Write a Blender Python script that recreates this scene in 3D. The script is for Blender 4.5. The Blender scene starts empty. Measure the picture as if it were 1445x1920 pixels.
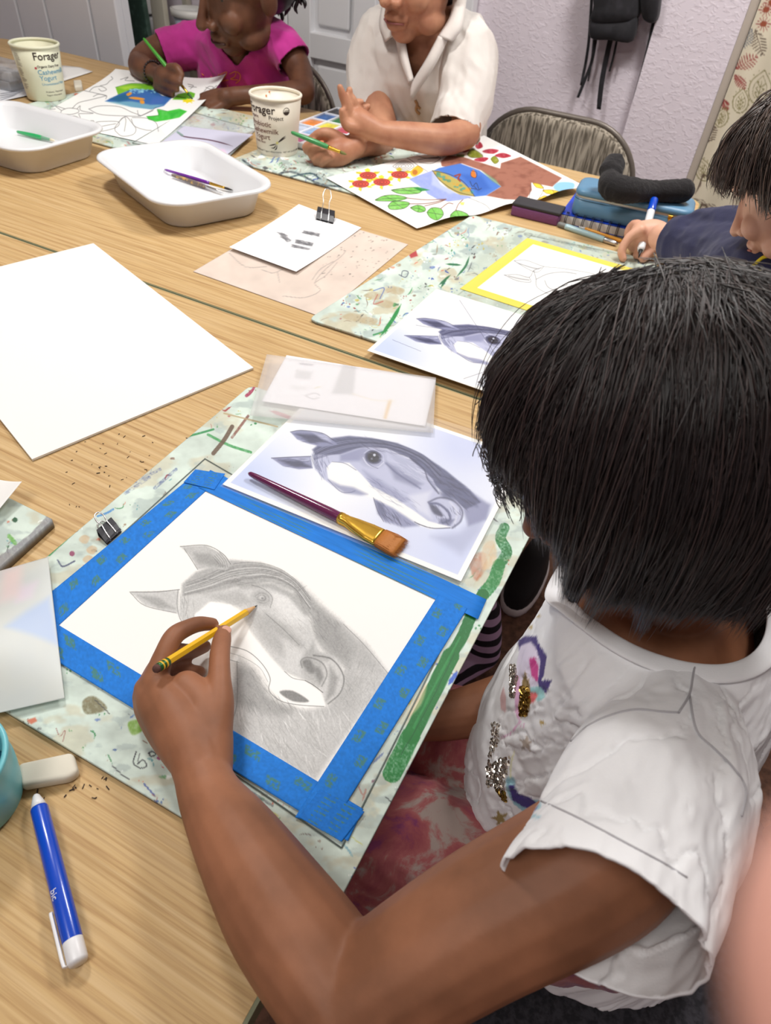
import bpy, bmesh, math, random
import numpy as np
from mathutils import Vector, Matrix, Quaternion
SC = bpy.context.scene
COL = SC.collection
# ------------------------------------------------------------------ camera
TZ = 0.73                       # table top height
CH = 0.56                       # lens height above the table top
FPX = 1250.0
UU = np.array([.9184, -.3957, 0.]); VV = np.array([.3957, .9184, 0.])
def _axes(pitch, roll):
    p, r = math.radians(pitch), math.radians(roll)
    fwd = np.array([0, math.cos(p), -math.sin(p)]); right = np.array([1., 0, 0]); up = np.cross(right, fwd)
    R = math.cos(r)*right + math.sin(r)*up; U = -math.sin(r)*right + math.cos(r)*up
    t = lambda a: np.array([a@UU, a@VV, a[2]])
    return t(fwd), t(R), t(U)
FW, RT, UPV = _axes(44, 6)
EYE = np.array([0., 0., TZ+CH])
cam_data = bpy.data.cameras.new('camera'); cam = bpy.data.objects.new('camera', cam_data); COL.objects.link(cam)
cam.matrix_world = Matrix(((RT[0], UPV[0], -FW[0], EYE[0]), (RT[1], UPV[1], -FW[1], EYE[1]), (RT[2], UPV[2], -FW[2], EYE[2]), (0, 0, 0, 1)))
cam_data.sensor_fit = 'VERTICAL'; cam_data.sensor_height = 36; cam_data.lens = FPX/1920*36
cam_data.clip_start = .004; cam_data.clip_end = 50
cam_data.dof.use_dof = True; cam_data.dof.focus_distance = .72; cam_data.dof.aperture_fstop = 11
SC.camera = cam
# ------------------------------------------------------------------ world, lights, exposure
SC.view_settings.view_transform = 'Standard'; SC.view_settings.look = 'None'
SC.view_settings.gamma = 1.0; SC.view_settings.use_curve_mapping = False
SC.view_settings.exposure = -0.08
w = bpy.data.worlds.new('world'); SC.world = w; w.use_nodes = True
w.node_tree.nodes['Background'].inputs[0].default_value = (.80, .88, 1, 1)
w.node_tree.nodes['Background'].inputs[1].default_value = .42
def area(name, loc, sx, sy, power, color, target=None):
    l = bpy.data.lights.new(name, 'AREA'); l.shape = 'RECTANGLE'; l.size = sx; l.size_y = sy; l.energy = power; l.color = color
    o = bpy.data.objects.new(name, l); COL.objects.link(o); o.location = loc
    if target is not None:
        o.rotation_euler = (Vector(target)-Vector(loc)).to_track_quat('-Z', 'Y').to_euler()
    return o
area('ceiling_lamp_light', (-1.25, 1.05, 2.43), .30, .30, 24, (1, .98, .95))
area('ceiling_lamp_light', (.10, 1.85, 2.43), .5, .5, 32, (1, .98, .96))
area('ceiling_lamp_light', (-.35, -.55, 2.43), .6, .6, 14, (1, .98, .95))
# ------------------------------------------------------------------ pixel <-> place helpers
def Ry(x, y):
    return FW + RT*(x-722.5)/FPX - UPV*(y-960)/FPX
def W(x, y, h=0.):              # point at height h above the table top
    d = Ry(x, y); return EYE + d*((CH-h)/-d[2])
def D(x, y, dist):              # point at a distance from the lens
    d = Ry(x, y); return EYE + d/np.linalg.norm(d)*dist
def Vy(x, y, v):                # point on the vertical plane Y = v
    d = Ry(x, y); return EYE + d*(v/d[1])
def Xu(x, y, u):
    d = Ry(x, y); return EYE + d*(u/d[0])
def PJ(P):                      # place -> pixel, arrays
    v = np.asarray(P, float) - EYE; z = v@FW
    return 722.5+FPX*(v@RT)/z, 960-FPX*(v@UPV)/z
def s2l(c):
    c = np.clip(np.asarray(c, float), 0, 1); return np.where(c <= .04045, c/12.92, ((c+.055)/1.055)**2.4)
def rgb(r, g, b): return tuple(s2l(np.array([r, g, b])/255.))
# ------------------------------------------------------------------ objects and tags
def link(name, me, m=None, parent=None, smooth=True):
    o = bpy.data.objects.new(name, me); COL.objects.link(o)
    if m is not None:
        for k in (m if isinstance(m, (list, tuple)) else [m]): me.materials.append(k)
    if smooth: me.polygons.foreach_set('use_smooth', np.ones(len(me.polygons), bool))
    if parent is not None: o.parent = parent; o.matrix_parent_inverse = parent.matrix_world.inverted()
    return o
def tag(o, label=None, cat=None, group=None, kind=None):
    if label: o['label'] = label
    if cat: o['category'] = cat
    if group: o['group'] = group
    if kind: o['kind'] = kind
    return o
def thing(name, label, cat, loc, group=None):
    o = bpy.data.objects.new(name, None); COL.objects.link(o); o.location = Vector(loc); o.empty_display_size = .02
    o.matrix_world = Matrix.Translation(Vector(loc))
    return tag(o, label, cat, group)
def mesh(name, V, F):
    me = bpy.data.meshes.new(name); me.from_pydata([tuple(map(float, v)) for v in V], [], [tuple(f) for f in F]); me.update(); return me
class MB:                       # collects shapes, becomes ONE mesh
    def __init__(s): s.V = []; s.F = []; s.M = []; s.n = 0
    def add(s, V, F, mi=0):
        V = np.asarray(V, float); k = s.n; s.V.append(V); s.F += [[i+k for i in f] for f in F]; s.M += [mi]*len(F); s.n += len(V); return s
    def box(s, c, size, rot=None, mi=0, bev=0):
        bm = bmesh.new(); bmesh.ops.create_cube(bm, size=1)
        bmesh.ops.scale(bm, vec=Vector(size), verts=bm.verts)
        if bev: bmesh.ops.bevel(bm, geom=list(bm.edges), offset=bev, segments=3, profile=.5, affect='EDGES')
        V = np.array([v.co[:] for v in bm.verts]); F = [[v.index for v in f.verts] for f in bm.faces]; bm.free()
        if rot is not None: V = V@np.array(rot).T
        return s.add(V+np.asarray(c, float), F, mi)
    def prism(s, pts, z0, z1, mi=0):          # pts (x, y) counter-clockwise
        n = len(pts); V = [(p[0], p[1], z0) for p in pts]+[(p[0], p[1], z1) for p in pts]
        F = [list(range(n))[::-1], list(range(n, 2*n))]+[[i, (i+1) % n, n+(i+1) % n, n+i] for i in range(n)]
        return s.add(V, F, mi)
    def tube(s, P, r, seg=10, mi=0, cap=True, flat=None):
        V, F = tube_vf(P, r, seg, cap, flat); return s.add(V, F, mi)
    def loft(s, rings, mi=0, cap=True, closed=True):
        V, F = loft_vf(rings, cap); return s.add(V, F, mi)
    def lathe(s, prof, c=(0, 0, 0), axis=None, seg=40, mi=0):
        V, F = lathe_vf(prof, seg)
        if axis is not None: V = V@np.array(frame(axis)).T[[0, 1, 2]]
        return s.add(V+np.asarray(c, float), F, mi)
    def build(s, name, m=None, parent=None, smooth=True, mod=None):
        me = mesh(name, np.vstack(s.V), s.F); o = link(name, me, m, parent, smooth)
        if isinstance(m, (list, tuple)): me.polygons.foreach_set('material_index', s.M)
        return o
def nrm(a): a = np.asarray(a, float); return a/max(np.linalg.norm(a), 1e-12)
def frame(axis):                # 3x3, rows-> columns x, y, z=axis
    z = nrm(axis); a = np.array([0, 0, 1.]) if abs(z[2]) < .9 else np.array([1., 0, 0])
    x = nrm(np.cross(a, z)); y = np.cross(z, x); return np.array([x, y, z]).T
def lathe_vf(prof, seg, cap=True):
    V = []; F = []; n = len(prof)
    for r, z in prof:
        for k in range(seg):
            a = 2*math.pi*k/seg; V.append((r*math.cos(a), r*math.sin(a), z))
    for i in range(n-1):
        for k in range(seg):
            k2 = (k+1) % seg; F.append([i*seg+k, i*seg+k2, (i+1)*seg+k2, (i+1)*seg+k])
    if cap and prof[0][0] > 1e-6: F.append([k for k in range(seg)][::-1])
    if cap and prof[-1][0] > 1e-6: F.append([(n-1)*seg+k for k in range(seg)])
    return np.array(V), F
def loft_vf(rings, cap=True):
    seg = len(rings[0]); V = np.vstack(rings); F = []
    for i in range(len(rings)-1):
        for k in range(seg):
            k2 = (k+1) % seg; F.append([i*seg+k, i*seg+k2, (i+1)*seg+k2, (i+1)*seg+k])
    if cap:
        F.append(list(range(seg))[::-1]); F.append([(len(rings)-1)*seg+k for k in range(seg)])
    return V, F
def path_frames(P):
    P = np.asarray(P, float); n = len(P); T = np.gradient(P, axis=0); T /= np.maximum(np.linalg.norm(T, axis=1, keepdims=True), 1e-12)
    a = np.array([0, 0, 1.]) if abs(T[0][2]) < .9 else np.array([1., 0, 0]); x = nrm(np.cross(a, T[0])); X = []
    for i in range(n):
        x = nrm(x-T[i]*(x@T[i])); X.append(x)
    X = np.array(X); return T, X, np.cross(T, X)
def tube_vf(P, r, seg=10, cap=True, flat=None):
    P = np.asarray(P, float); T, X, Y = path_frames(P); n = len(P); r = np.broadcast_to(np.asarray(r, float), (n,))
    a = np.arange(seg)*2*math.pi/seg; fl = 1 if flat is None else flat
    rings = [P[i]+r[i]*(np.cos(a)[:, None]*X[i]+fl*np.sin(a)[:, None]*Y[i]) for i in range(n)]
    return loft_vf(rings, cap)
def cr(P, n=8, closed=False):   # catmull-rom
    P = np.asarray(P, float)
    Q = np.vstack([P[-1], P, P[0], P[1]]) if closed else np.vstack([2*P[0]-P[1], P, 2*P[-1]-P[-2]])
    t = np.linspace(0, 1, n, endpoint=False)[:, None]; out = []
    for i in range(1, len(Q)-2):
        a, b, c, d = Q[i-1], Q[i], Q[i+1], Q[i+2]
        out.append(.5*((2*b)+(-a+c)*t+(2*a-5*b+4*c-d)*t*t+(-a+3*b-3*c+d)*t**3))
    out = np.vstack(out)
    return out if closed else np.vstack([out, P[-1]])
# ------------------------------------------------------------------ materials
def mat(name, color, rough=.6, metal=0, spec=.5, noise=None, bump=None, alpha=None, trans=0, sheen=0, coat=0, sss=0, scale=(1, 1, 1), coord='Object'):
    """noise=(scale, colour2, lo, hi); bump=(scale, strength, distance)"""
    m = bpy.data.materials.new(name); m.use_nodes = True; nt = m.node_tree; N = nt.nodes; L = nt.links
    b = N['Principled BSDF']; b.inputs['Base Color'].default_value = (*color, 1); b.inputs['Roughness'].default_value = rough
    b.inputs['Metallic'].default_value = metal; b.inputs['Specular IOR Level'].default_value = spec
    b.inputs['Transmission Weight'].default_value = trans; b.inputs['Sheen Weight'].default_value = sheen; b.inputs['Coat Weight'].default_value = coat
    if sss:
        b.inputs['Subsurface Weight'].default_value = sss; b.inputs['Subsurface Radius'].default_value = (.012, .004, .002); b.inputs['Subsurface Scale'].default_value = 1
    if alpha is not None: b.inputs['Alpha'].default_value = alpha
    if noise or bump:
        tc = N.new('ShaderNodeTexCoord'); mp = N.new('ShaderNodeMapping'); L.new(tc.outputs[coord], mp.inputs[0]); mp.inputs['Scale'].default_value = scale
    if noise:
        n = N.new('ShaderNodeTexNoise'); L.new(mp.outputs[0], n.inputs['Vector']); n.inputs['Scale'].default_value = noise[0]; n.inputs['Detail'].default_value = 6
        r = N.new('ShaderNodeValToRGB'); r.color_ramp.elements[0].position = noise[2]; r.color_ramp.elements[1].position = noise[3]
        r.color_ramp.elements[0].color = (*color, 1); r.color_ramp.elements[1].color = (*noise[1], 1)
        L.new(n.outputs['Fac'], r.inputs[0]); L.new(r.outputs[0], b.inputs['Base Color'])
    if bump:
        n2 = N.new('ShaderNodeTexNoise'); L.new(mp.outputs[0], n2.inputs['Vector']); n2.inputs['Scale'].default_value = bump[0]; n2.inputs['Detail'].default_value = 4
        bp = N.new('ShaderNodeBump'); bp.inputs['Strength'].default_value = bump[1]; bp.inputs['Distance'].default_value = bump[2]
        L.new(n2.outputs['Fac'], bp.inputs['Height']); L.new(bp.outputs[0], b.inputs['Normal'])
    return m
def painted(name, rough=.6, bump=None, spec=.5, coat=0, metal_attr=False, alpha=None, sheen=0):
    m = mat(name, (.8, .8, .8), rough, spec=spec, bump=bump, coat=coat, alpha=alpha, sheen=sheen); N = m.node_tree.nodes
    a = N.new('ShaderNodeAttribute'); a.attribute_name = 'Col'; m.node_tree.links.new(a.outputs['Color'], N['Principled BSDF'].inputs['Base Color'])
    return m
# ------------------------------------------------------------------ painting with the brush of numpy: marks fixed to a surface
def vnoise(x, y, seed=0):
    rs = np.random.RandomState(seed); tab = rs.rand(64, 64)
    xi = np.floor(x).astype(int); yi = np.floor(y).astype(int); fx = x-xi; fy = y-yi; fx = fx*fx*(3-2*fx); fy = fy*fy*(3-2*fy)
    g = lambda a, b: tab[a % 64, b % 64]
    return (g(xi, yi)*(1-fx)+g(xi+1, yi)*fx)*(1-fy)+(g(xi, yi+1)*(1-fx)+g(xi+1, yi+1)*fx)*fy
def fnoise(x, y, seed=0, o=4):
    s = 0; a = 1; t = 0
    for k in range(o): s = s+a*vnoise(x*2**k, y*2**k, seed+k); t += a; a *= .5
    return s/t
class Cv:
    def __init__(s, x, y, col): s.x = np.asarray(x, float); s.y = np.asarray(y, float); s.c = np.tile(np.array(col, float)/255, (len(s.x), 1))
    def _sel(s, P, m):
        return np.nonzero((s.x > P[:, 0].min()-m) & (s.x < P[:, 0].max()+m) & (s.y > P[:, 1].min()-m) & (s.y < P[:, 1].max()+m))[0]
    def _mix(s, I, a, col):
        a = np.clip(a, 0, 1)[:, None]; s.c[I] = s.c[I]*(1-a)+a*np.array(col, float)/255
    def _dist(s, I, P, closed):
        x = s.x[I]; y = s.y[I]; d = np.full(len(I), 1e9); ins = np.zeros(len(I), bool); tt = np.zeros(len(I))
        n = len(P); m = n if closed else n-1
        for i in range(m):
            a = P[i]; b = P[(i+1) % n]; e = b-a; L2 = e@e+1e-12
            t = np.clip(((x-a[0])*e[0]+(y-a[1])*e[1])/L2, 0, 1)
            q = np.hypot(x-a[0]-t*e[0], y-a[1]-t*e[1]); w = q < d; d[w] = q[w]; tt[w] = (i+t[w])/m
            if closed:
                c = (a[1] > y) != (b[1] > y)
                if abs(e[1]) > 1e-9: ins ^= c & (x < a[0]+e[0]*(y-a[1])/e[1])
        return d, ins, tt
    def fill(s, P, col, soft=1., op=1., sm=False, tex=0, seed=0):
        P = np.array(P, float); P = cr(P, 5, True) if sm else P
        I = s._sel(P, soft*2)
        if not len(I): return s
        d, ins, _ = s._dist(I, P, True); sd = np.where(ins, d, -d); a = np.clip(.5+sd/(2*soft), 0, 1); a = a*a*(3-2*a)*op
        if tex: a = a*(1-tex+tex*2*fnoise(s.x[I]/5, s.y[I]/5, seed, 3))
        s._mix(I, a, col); return s
    def line(s, P, w, col, op=1., soft=.8, sm=True, taper=False, tex=0, seed=0):
        P = np.array(P, float); P = cr(P, 5) if sm and len(P) > 2 else P
        I = s._sel(P, w+soft*2)
        if not len(I): return s
        d, _, t = s._dist(I, P, False); ww = w/2*(np.clip(np.sin(np.pi*t)*1.3, .15, 1) if taper else 1)
        a = np.clip((ww-d)/soft+.5, 0, 1)*op
        if tex: a = a*np.clip(1.4-tex*2.2*fnoise(s.x[I]/3, s.y[I]/3, seed, 3), 0, 1)
        s._mix(I, a, col); return s
    def dot(s, x, y, r, col, op=1., soft=.8, asp=1., ang=0.):
        I = np.nonzero((abs(s.x-x) < r*max(1, asp)+2) & (abs(s.y-y) < r*max(1, asp)+2))[0]
        if not len(I): return s
        dx = s.x[I]-x; dy = s.y[I]-y; c, n = math.cos(ang), math.sin(ang); a = (dx*c+dy*n)/asp; b = -dx*n+dy*c
        s._mix(I, np.clip((r-np.hypot(a, b))/soft+.5, 0, 1)*op, col); return s
    def hatch(s, P, col, n, ang, length, w=1., op=.3, seed=0, jit=.15, curve=0):
        """n pencil strokes inside polygon P"""
        rs = random.Random(seed); P = np.array(P, float); x0, y0 = P.min(0); x1, y1 = P.max(0); k = 0; tries = 0
        while k < n and tries < n*20:
            tries += 1; x = rs.uniform(x0, x1); y = rs.uniform(y0, y1)
            ins = False
            for i in range(len(P)):
                a = P[i]; b = P[(i+1) % len(P)]
                if (a[1] > y) != (b[1] > y) and x < a[0]+(b[0]-a[0])*(y-a[1])/(b[1]-a[1]): ins = not ins
            if not ins: continue
            A = ang+rs.gauss(0, jit); l = length*rs.uniform(.5, 1.2)/2; c, q = math.cos(A)*l, math.sin(A)*l
            s.line([(x-c, y-q), (x+curve*q*rs.uniform(-1, 1), y-curve*c*rs.uniform(-1, 1)), (x+c, y+q)], w, col, op*rs.uniform(.5, 1.2), taper=True); k += 1
        return s
def setcol(me, c, name='Col'):
    a = me.color_attributes.new(name, 'FLOAT_COLOR', 'POINT'); d = np.ones((len(me.vertices), 4)); n = min(len(c), len(d)); d[:n, :3] = s2l(c)[:n]
    a.data.foreach_set('color', d.ravel())
def verts(me):
    V = np.zeros(len(me.vertices)*3); me.vertices.foreach_get('co', V); return V.reshape(-1, 3)
def sheet(name, C4, nx, ny, thick, m, parent=None, paint=None, base=(250, 250, 250), bend=None, uvmap=None, smooth=True):
    """thin solid sheet; C4 = world corners going round; paint(cv) works in photograph pixels projected on the real surface"""
    A, B, C, Dd = [np.asarray(c, float) for c in C4]; s, t = np.meshgrid(np.linspace(0, 1, nx), np.linspace(0, 1, ny)); s = s.ravel(); t = t.ravel()
    P = A*((1-s)*(1-t))[:, None]+B*(s*(1-t))[:, None]+C*(s*t)[:, None]+Dd*((1-s)*t)[:, None]
    if bend is not None: P[:, 2] += bend(s, t)
    N = len(P); V = np.vstack([P, P-np.array([0, 0, thick])])
    flip = np.cross(B-A, Dd-A)[2] < 0
    F = []
    i, j = np.meshgrid(np.arange(nx-1), np.arange(ny-1)); q = (j*nx+i).ravel(); Q = np.stack([q, q+1, q+nx+1, q+nx], 1)
    if flip: Q = Q[:, ::-1]
    bd = list(range(nx))+[nx*k+nx-1 for k in range(1, ny)]+list(range(nx*ny-2, nx*(ny-1)-1, -1))+[nx*k for k in range(ny-2, 0, -1)]
    side = [[a, a+N, b+N, b] if not flip else [a, b, b+N, a+N] for a, b in zip(bd, bd[1:]+bd[:1])]
    F = [list(f) for f in Q.tolist()]+[list(f[::-1]) for f in (Q+N).tolist()]+side
    me = mesh(name, V, F)
    o = link(name, me, m, parent, smooth)
    if paint is not None:
        X, Y = PJ(P) if uvmap is None else uvmap(s, t)
        cv = Cv(X, Y, base); cv.s = s; cv.t = t; paint(cv); setcol(me, np.vstack([cv.c, cv.c]))
    return o
def remeshed(V, F, voxel, smooth=8, fac=.5):
    me = mesh('tmp', V, F); o = bpy.data.objects.new('tmp', me); COL.objects.link(o)
    r = o.modifiers.new('r', 'REMESH'); r.mode = 'VOXEL'; r.voxel_size = voxel; r.adaptivity = 0
    if smooth:
        k = o.modifiers.new('s', 'SMOOTH'); k.factor = fac; k.iterations = smooth
    dg = bpy.context.evaluated_depsgraph_get(); dg.update(); out = bpy.data.meshes.new_from_object(o.evaluated_get(dg))
    bpy.data.objects.remove(o); bpy.data.meshes.remove(me); return out
def ell(c, r, rot=None, seg=24, rings=14):     # ellipsoid verts/faces
    prof = [(math.sin(math.pi*i/rings), -math.cos(math.pi*i/rings)) for i in range(rings+1)]
    V, F = lathe_vf([(max(a, 1e-4), b) for a, b in prof], seg); V = V*np.asarray(r, float)
    if rot is not None: V = V@np.asarray(rot).T
    return V+np.asarray(c, float), F
class Blob:                     # a continuous organic surface grown from overlapping limbs
    def __init__(s): s.mb = MB()
    def chain(s, P, R, flat=None, seg=18, n=6):
        P = np.asarray(P, float); R = np.asarray(R, float)
        if len(P) > 2: Q = cr(np.hstack([P, R[:, None]]), n)
        else: Q = np.hstack([P, R[:, None]])
        P2, R2 = Q[:, :3], np.maximum(Q[:, 3], 1e-4)
        s.mb.tube(P2, R2, seg, flat=flat)
        if flat is None:
            for p, r in ((P2[0], R2[0]), (P2[-1], R2[-1])): s.mb.add(*ell(p, (r, r, r), None, seg, 10))
        return s
    def ell(s, c, r, rot=None): s.mb.add(*ell(c, r, rot)); return s
    def rings(s, rr): s.mb.loft(rr); return s
    def mesh(s, voxel, smooth=8): return remeshed(np.vstack(s.mb.V), s.mb.F, voxel, smooth)
def ring(c, X, Y, a, b, n=28, p=2.):            # superellipse ring
    th = np.arange(n)*2*math.pi/n; cx = np.sign(np.cos(th))*abs(np.cos(th))**(2/p); sy = np.sign(np.sin(th))*abs(np.sin(th))**(2/p)
    return np.asarray(c, float)+np.outer(cx*a, X)+np.outer(sy*b, Y)
def text_mesh(txt, size, bold=0., extr=0.0003, sp=1.0, serif=False):
    cu = bpy.data.curves.new('t', 'FONT'); cu.body = txt; cu.size = size; cu.extrude = extr; cu.offset = bold; cu.space_character = sp; cu.resolution_u = 3
    o = bpy.data.objects.new('t', cu); COL.objects.link(o); dg = bpy.context.evaluated_depsgraph_get(); dg.update()
    me = bpy.data.meshes.new_from_object(o.evaluated_get(dg)); V = verts(me).copy(); F = [list(p.vertices) for p in me.polygons]
    bpy.data.objects.remove(o); bpy.data.curves.remove(cu); bpy.data.meshes.remove(me); return V, F
# ================================================================== THE SETTING
def setting(name, mb, m, smooth=False):
    return tag(mb.build(name, m, smooth=smooth), kind='structure')
M_floor = mat('brown carpet', rgb(128, 92, 74), .95, noise=(60, rgb(78, 56, 46), .35, .7), bump=(300, .5, .004))
M_wall = mat('lilac stucco', rgb(232, 222, 230), .75)
def stucco(m):
    nt = m.node_tree; N = nt.nodes; L = nt.links; b = N['Principled BSDF']
    tc = N.new('ShaderNodeTexCoord'); mp = N.new('ShaderNodeMapping'); mp.inputs['Scale'].default_value = (1, 1, 1.6); mp.inputs['Rotation'].default_value = (0, .6, 0); L.new(tc.outputs['Object'], mp.inputs[0])
    n = N.new('ShaderNodeTexNoise'); n.inputs['Scale'].default_value = 42; n.inputs['Detail'].default_value = 4; n.inputs['Distortion'].default_value = .7; L.new(mp.outputs[0], n.inputs['Vector'])
    r = N.new('ShaderNodeValToRGB'); r.color_ramp.elements[0].position = .50; r.color_ramp.elements[1].position = .60; L.new(n.outputs['Fac'], r.inputs[0])
    bp = N.new('ShaderNodeBump'); bp.inputs['Strength'].default_value = .26; bp.inputs['Distance'].default_value = .006; L.new(r.outputs[0], bp.inputs['Height']); L.new(bp.outputs[0], b.inputs['Normal'])
stucco(M_wall)
M_white = mat('white door paint', rgb(238, 238, 240), .45)
M_panel = mat('grey white panel paint', rgb(216, 216, 220), .5, bump=(12, .1, .01))
M_ceil = mat('ceiling paint', rgb(240, 238, 232), .9)
M_trimtan = mat('tan trim', rgb(190, 178, 165), .6)
setting('floor', MB().box((-.6, .8, -.02), (6.6, 6.2, .04)), M_floor)
setting('ceiling', MB().box((-.6, .8, 2.56), (6.6, 6.2, .04)), M_ceil)
WV = 2.95
xj = Vy(1245, 0, WV)[0]
setting('wall_back', MB().box(((-3.9+xj)/2, WV+.05, 1.27), (xj+3.9, .1, 2.54)), M_wall)
# the right stretch of wall steps forward a little
xc = Vy(1408, 0, WV-.05)[0]
setting('wall_pier', MB().box(((xj+xc)/2, WV+.02, 1.27), (xc-xj, .14, 2.54)), M_wall)
setting('trim_1', MB().box((xc+.014, WV-.04, 1.27), (.026, .03, 2.54)), M_trimtan)
setting('wall_right', MB().box((2.72, .8, 1.27), (.1, 6.2, 2.54)), M_wall)
setting('wall_left', MB().box((-3.85, .8, 1.27), (.1, 6.2, 2.54)), M_wall)
setting('wall_front', MB().box((-.6, -2.28, 1.27), (6.6, .1, 2.54)), M_wall)
setting('wall_back_right', MB().box(((xc+2.7)/2+.02, WV+.10, 1.27), (2.7-xc, .1, 2.54)), M_wall)
setting('baseboard_back', MB().box(((-3.9+xj)/2, WV-.01, .05), (xj+3.9, .02, .1)), M_white)
# panelled door behind the children: stiles, rails and recessed panels
d0 = Vy(548, 40, WV-.02)[0]; d1 = Vy(845, 40, WV-.02)[0]
def door(name, x0, x1, y, zt=2.05):
    mb = MB(); w = x1-x0; st = .11; mid = (x0+x1)/2; t = .04
    zp = [(.22, .62), (.72, 1.12), (1.22, 1.86)]
    # measured from the photograph: the rail between two panels
    zr = Vy(630, 92, y)[2]; zp = [(.12, zr-.55), (zr-.47, zr-.045), (zr+.045, zr+.62), (zr+.72, 2.0)]
    zs = [0.005]+[v for p in zp for v in p]+[zt]
    cols = [(x0+st, mid-.05), (mid+.05, x1-st)]
    mb.box(((x0+x1)/2, y+.02, zt/2), (w, .012, zt-.01))
    for a, b in ((x0, x0+st), (mid-.05, mid+.05), (x1-st, x1)): mb.box(((a+b)/2, y, zt/2), (b-a, t, zt-.01), bev=.004)
    for i in range(0, len(zs), 2): mb.box(((x0+x1)/2, y, (zs[i]+zs[i+1])/2), (w-.02, t-.002, zs[i+1]-zs[i]), bev=.004)
    for c0, c1 in cols:
        for z0, z1 in zp: mb.box(((c0+c1)/2, y+.006, (z0+z1)/2), (c1-c0-.05, .02, z1-z0-.05), bev=.008)
    return setting(name, mb, M_white)
door('door_1', d0, d1, WV-.035)
tr = MB()
for x in (d0-.05, d1+.05):
    tr.box((x, WV-.03, 1.04), (.09, .05, 2.08), bev=.006); tr.box((x-.015, WV-.058, 1.04), (.025, .012, 2.08), bev=.003)
tr.box(((d0+d1)/2, WV-.03, 2.11), (d1-d0+.19, .05, .09), bev=.006)
setting('trim_2', tr, M_white)
# grey-white panelled doors on the left, close behind the table
PV = 2.20; px1 = Vy(232, 60, PV)[0]
pm = MB(); pm.box(((px1-2.9)/2-.5, PV+.03, 1.0), (px1+3.9, .03, 1.98))
x = px1-.001
edges = [Vy(a, 60, PV)[0] for a in (0, 50, 102, 183, 232)]
edges = [-3.75]+edges
for a, b in zip(edges[:-1], edges[1:]): pm.box(((a+b)/2, PV, 1.0), (b-a-.008, .035, 1.98), bev=.006)
setting('door_2', pm, M_panel)
# ceiling lamps (the fittings whose light falls on the tables)
M_lampw = mat('lamp housing', rgb(235, 235, 235), .5)
def glow(name, col, s):
    m = bpy.data.materials.new(name); m.use_nodes = True; b = m.node_tree.nodes['Principled BSDF']; b.inputs['Emission Color'].default_value = (*col, 1); b.inputs['Emission Strength'].default_value = s; return m
M_glow = glow('lamp diffuser', (1, .95, .87), 1.5)
for k, (x, y, s, lab) in enumerate(((-1.25, 1.05, .3, 'small square white ceiling lamp over the left end of the table'), (.10, 1.85, .5, 'square white ceiling lamp over the far right corner of the tables'), (-.35, -.55, .6, 'largest square white ceiling lamp, nearest the front wall'))):
    t = thing('ceiling_lamp', lab, 'lamp', (x, y, 2.54))
    MB().box((x, y, 2.505), (s+.1, s+.1, .06), bev=.01).build('housing', M_lampw, t)
    MB().box((x, y, 2.47), (s+.04, s+.04, .02), bev=.005).build('diffuser', M_glow, t)
# ================================================================== TABLES
M_wood = mat('light oak laminate', rgb(212, 176, 122), .5, spec=.3)
def oak(m):
    nt = m.node_tree; N = nt.nodes; L = nt.links; b = N['Principled BSDF']
    tc = N.new('ShaderNodeTexCoord'); mp = N.new('ShaderNodeMapping'); mp.inputs['Scale'].default_value = (2.2, 95, 95); L.new(tc.outputs['Object'], mp.inputs[0])
    n = N.new('ShaderNodeTexNoise'); n.inputs['Scale'].default_value = 1.6; n.inputs['Detail'].default_value = 5; n.inputs['Roughness'].default_value = .6; n.inputs['Distortion'].default_value = .3; L.new(mp.outputs[0], n.inputs['Vector'])
    r = N.new('ShaderNodeValToRGB'); e = r.color_ramp.elements; e[0].position = .33; e[0].color = (*rgb(172, 136, 92), 1); e[1].position = .62; e[1].color = (*rgb(206, 176, 130), 1)
    k = e.new(.45); k.color = (*rgb(196, 163, 113), 1); L.new(n.outputs['Fac'], r.inputs[0])
    mp2 = N.new('ShaderNodeMapping'); mp2.inputs['Scale'].default_value = (9, 420, 420); L.new(tc.outputs['Object'], mp2.inputs[0])
    n2 = N.new('ShaderNodeTexNoise'); n2.inputs['Scale'].default_value = 1; n2.inputs['Detail'].default_value = 3; L.new(mp2.outputs[0], n2.inputs['Vector'])
    mx = N.new('ShaderNodeMix'); mx.data_type = 'RGBA'; mx.blend_type = 'MULTIPLY'; mx.inputs[0].default_value = .42
    r2 = N.new('ShaderNodeValToRGB'); r2.color_ramp.elements[0].position = .36; r2.color_ramp.elements[0].color = (.62, .53, .43, 1); r2.color_ramp.elements[1].position = .56; r2.color_ramp.elements[1].color = (1, 1, 1, 1)
    L.new(n2.outputs['Fac'], r2.inputs[0]); L.new(r.outputs[0], mx.inputs[6]); L.new(r2.outputs[0], mx.inputs[7]); L.new(mx.outputs[2], b.inputs['Base Color'])
    bp = N.new('ShaderNodeBump'); bp.inputs['Strength'].default_value = .12; bp.inputs['Distance'].default_value = .001; L.new(n2.outputs['Fac'], bp.inputs['Height']); L.new(bp.outputs[0], b.inputs['Normal'])
oak(M_wood)
M_edge = mat('olive grey edge band', rgb(120, 122, 92), .5)
M_legm = mat('brown metal tube', rgb(104, 78, 66), .35, metal=.6)
def rrect(x0, y0, x1, y1, r, n=8):
    out = []
    for cx, cy, a0, rr in ((x1-r[0], y0+r[0], -90, r[0]), (x1-r[1], y1-r[1], 0, r[1]), (x0+r[2], y1-r[2], 90, r[2]), (x0+r[3], y0+r[3], 180, r[3])):
        for k in range(n+1):
            a = math.radians(a0+90*k/n); out.append((cx+rr*math.cos(a), cy+rr*math.sin(a)))
    return out
TX = -.062; SEAM = .822
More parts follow.
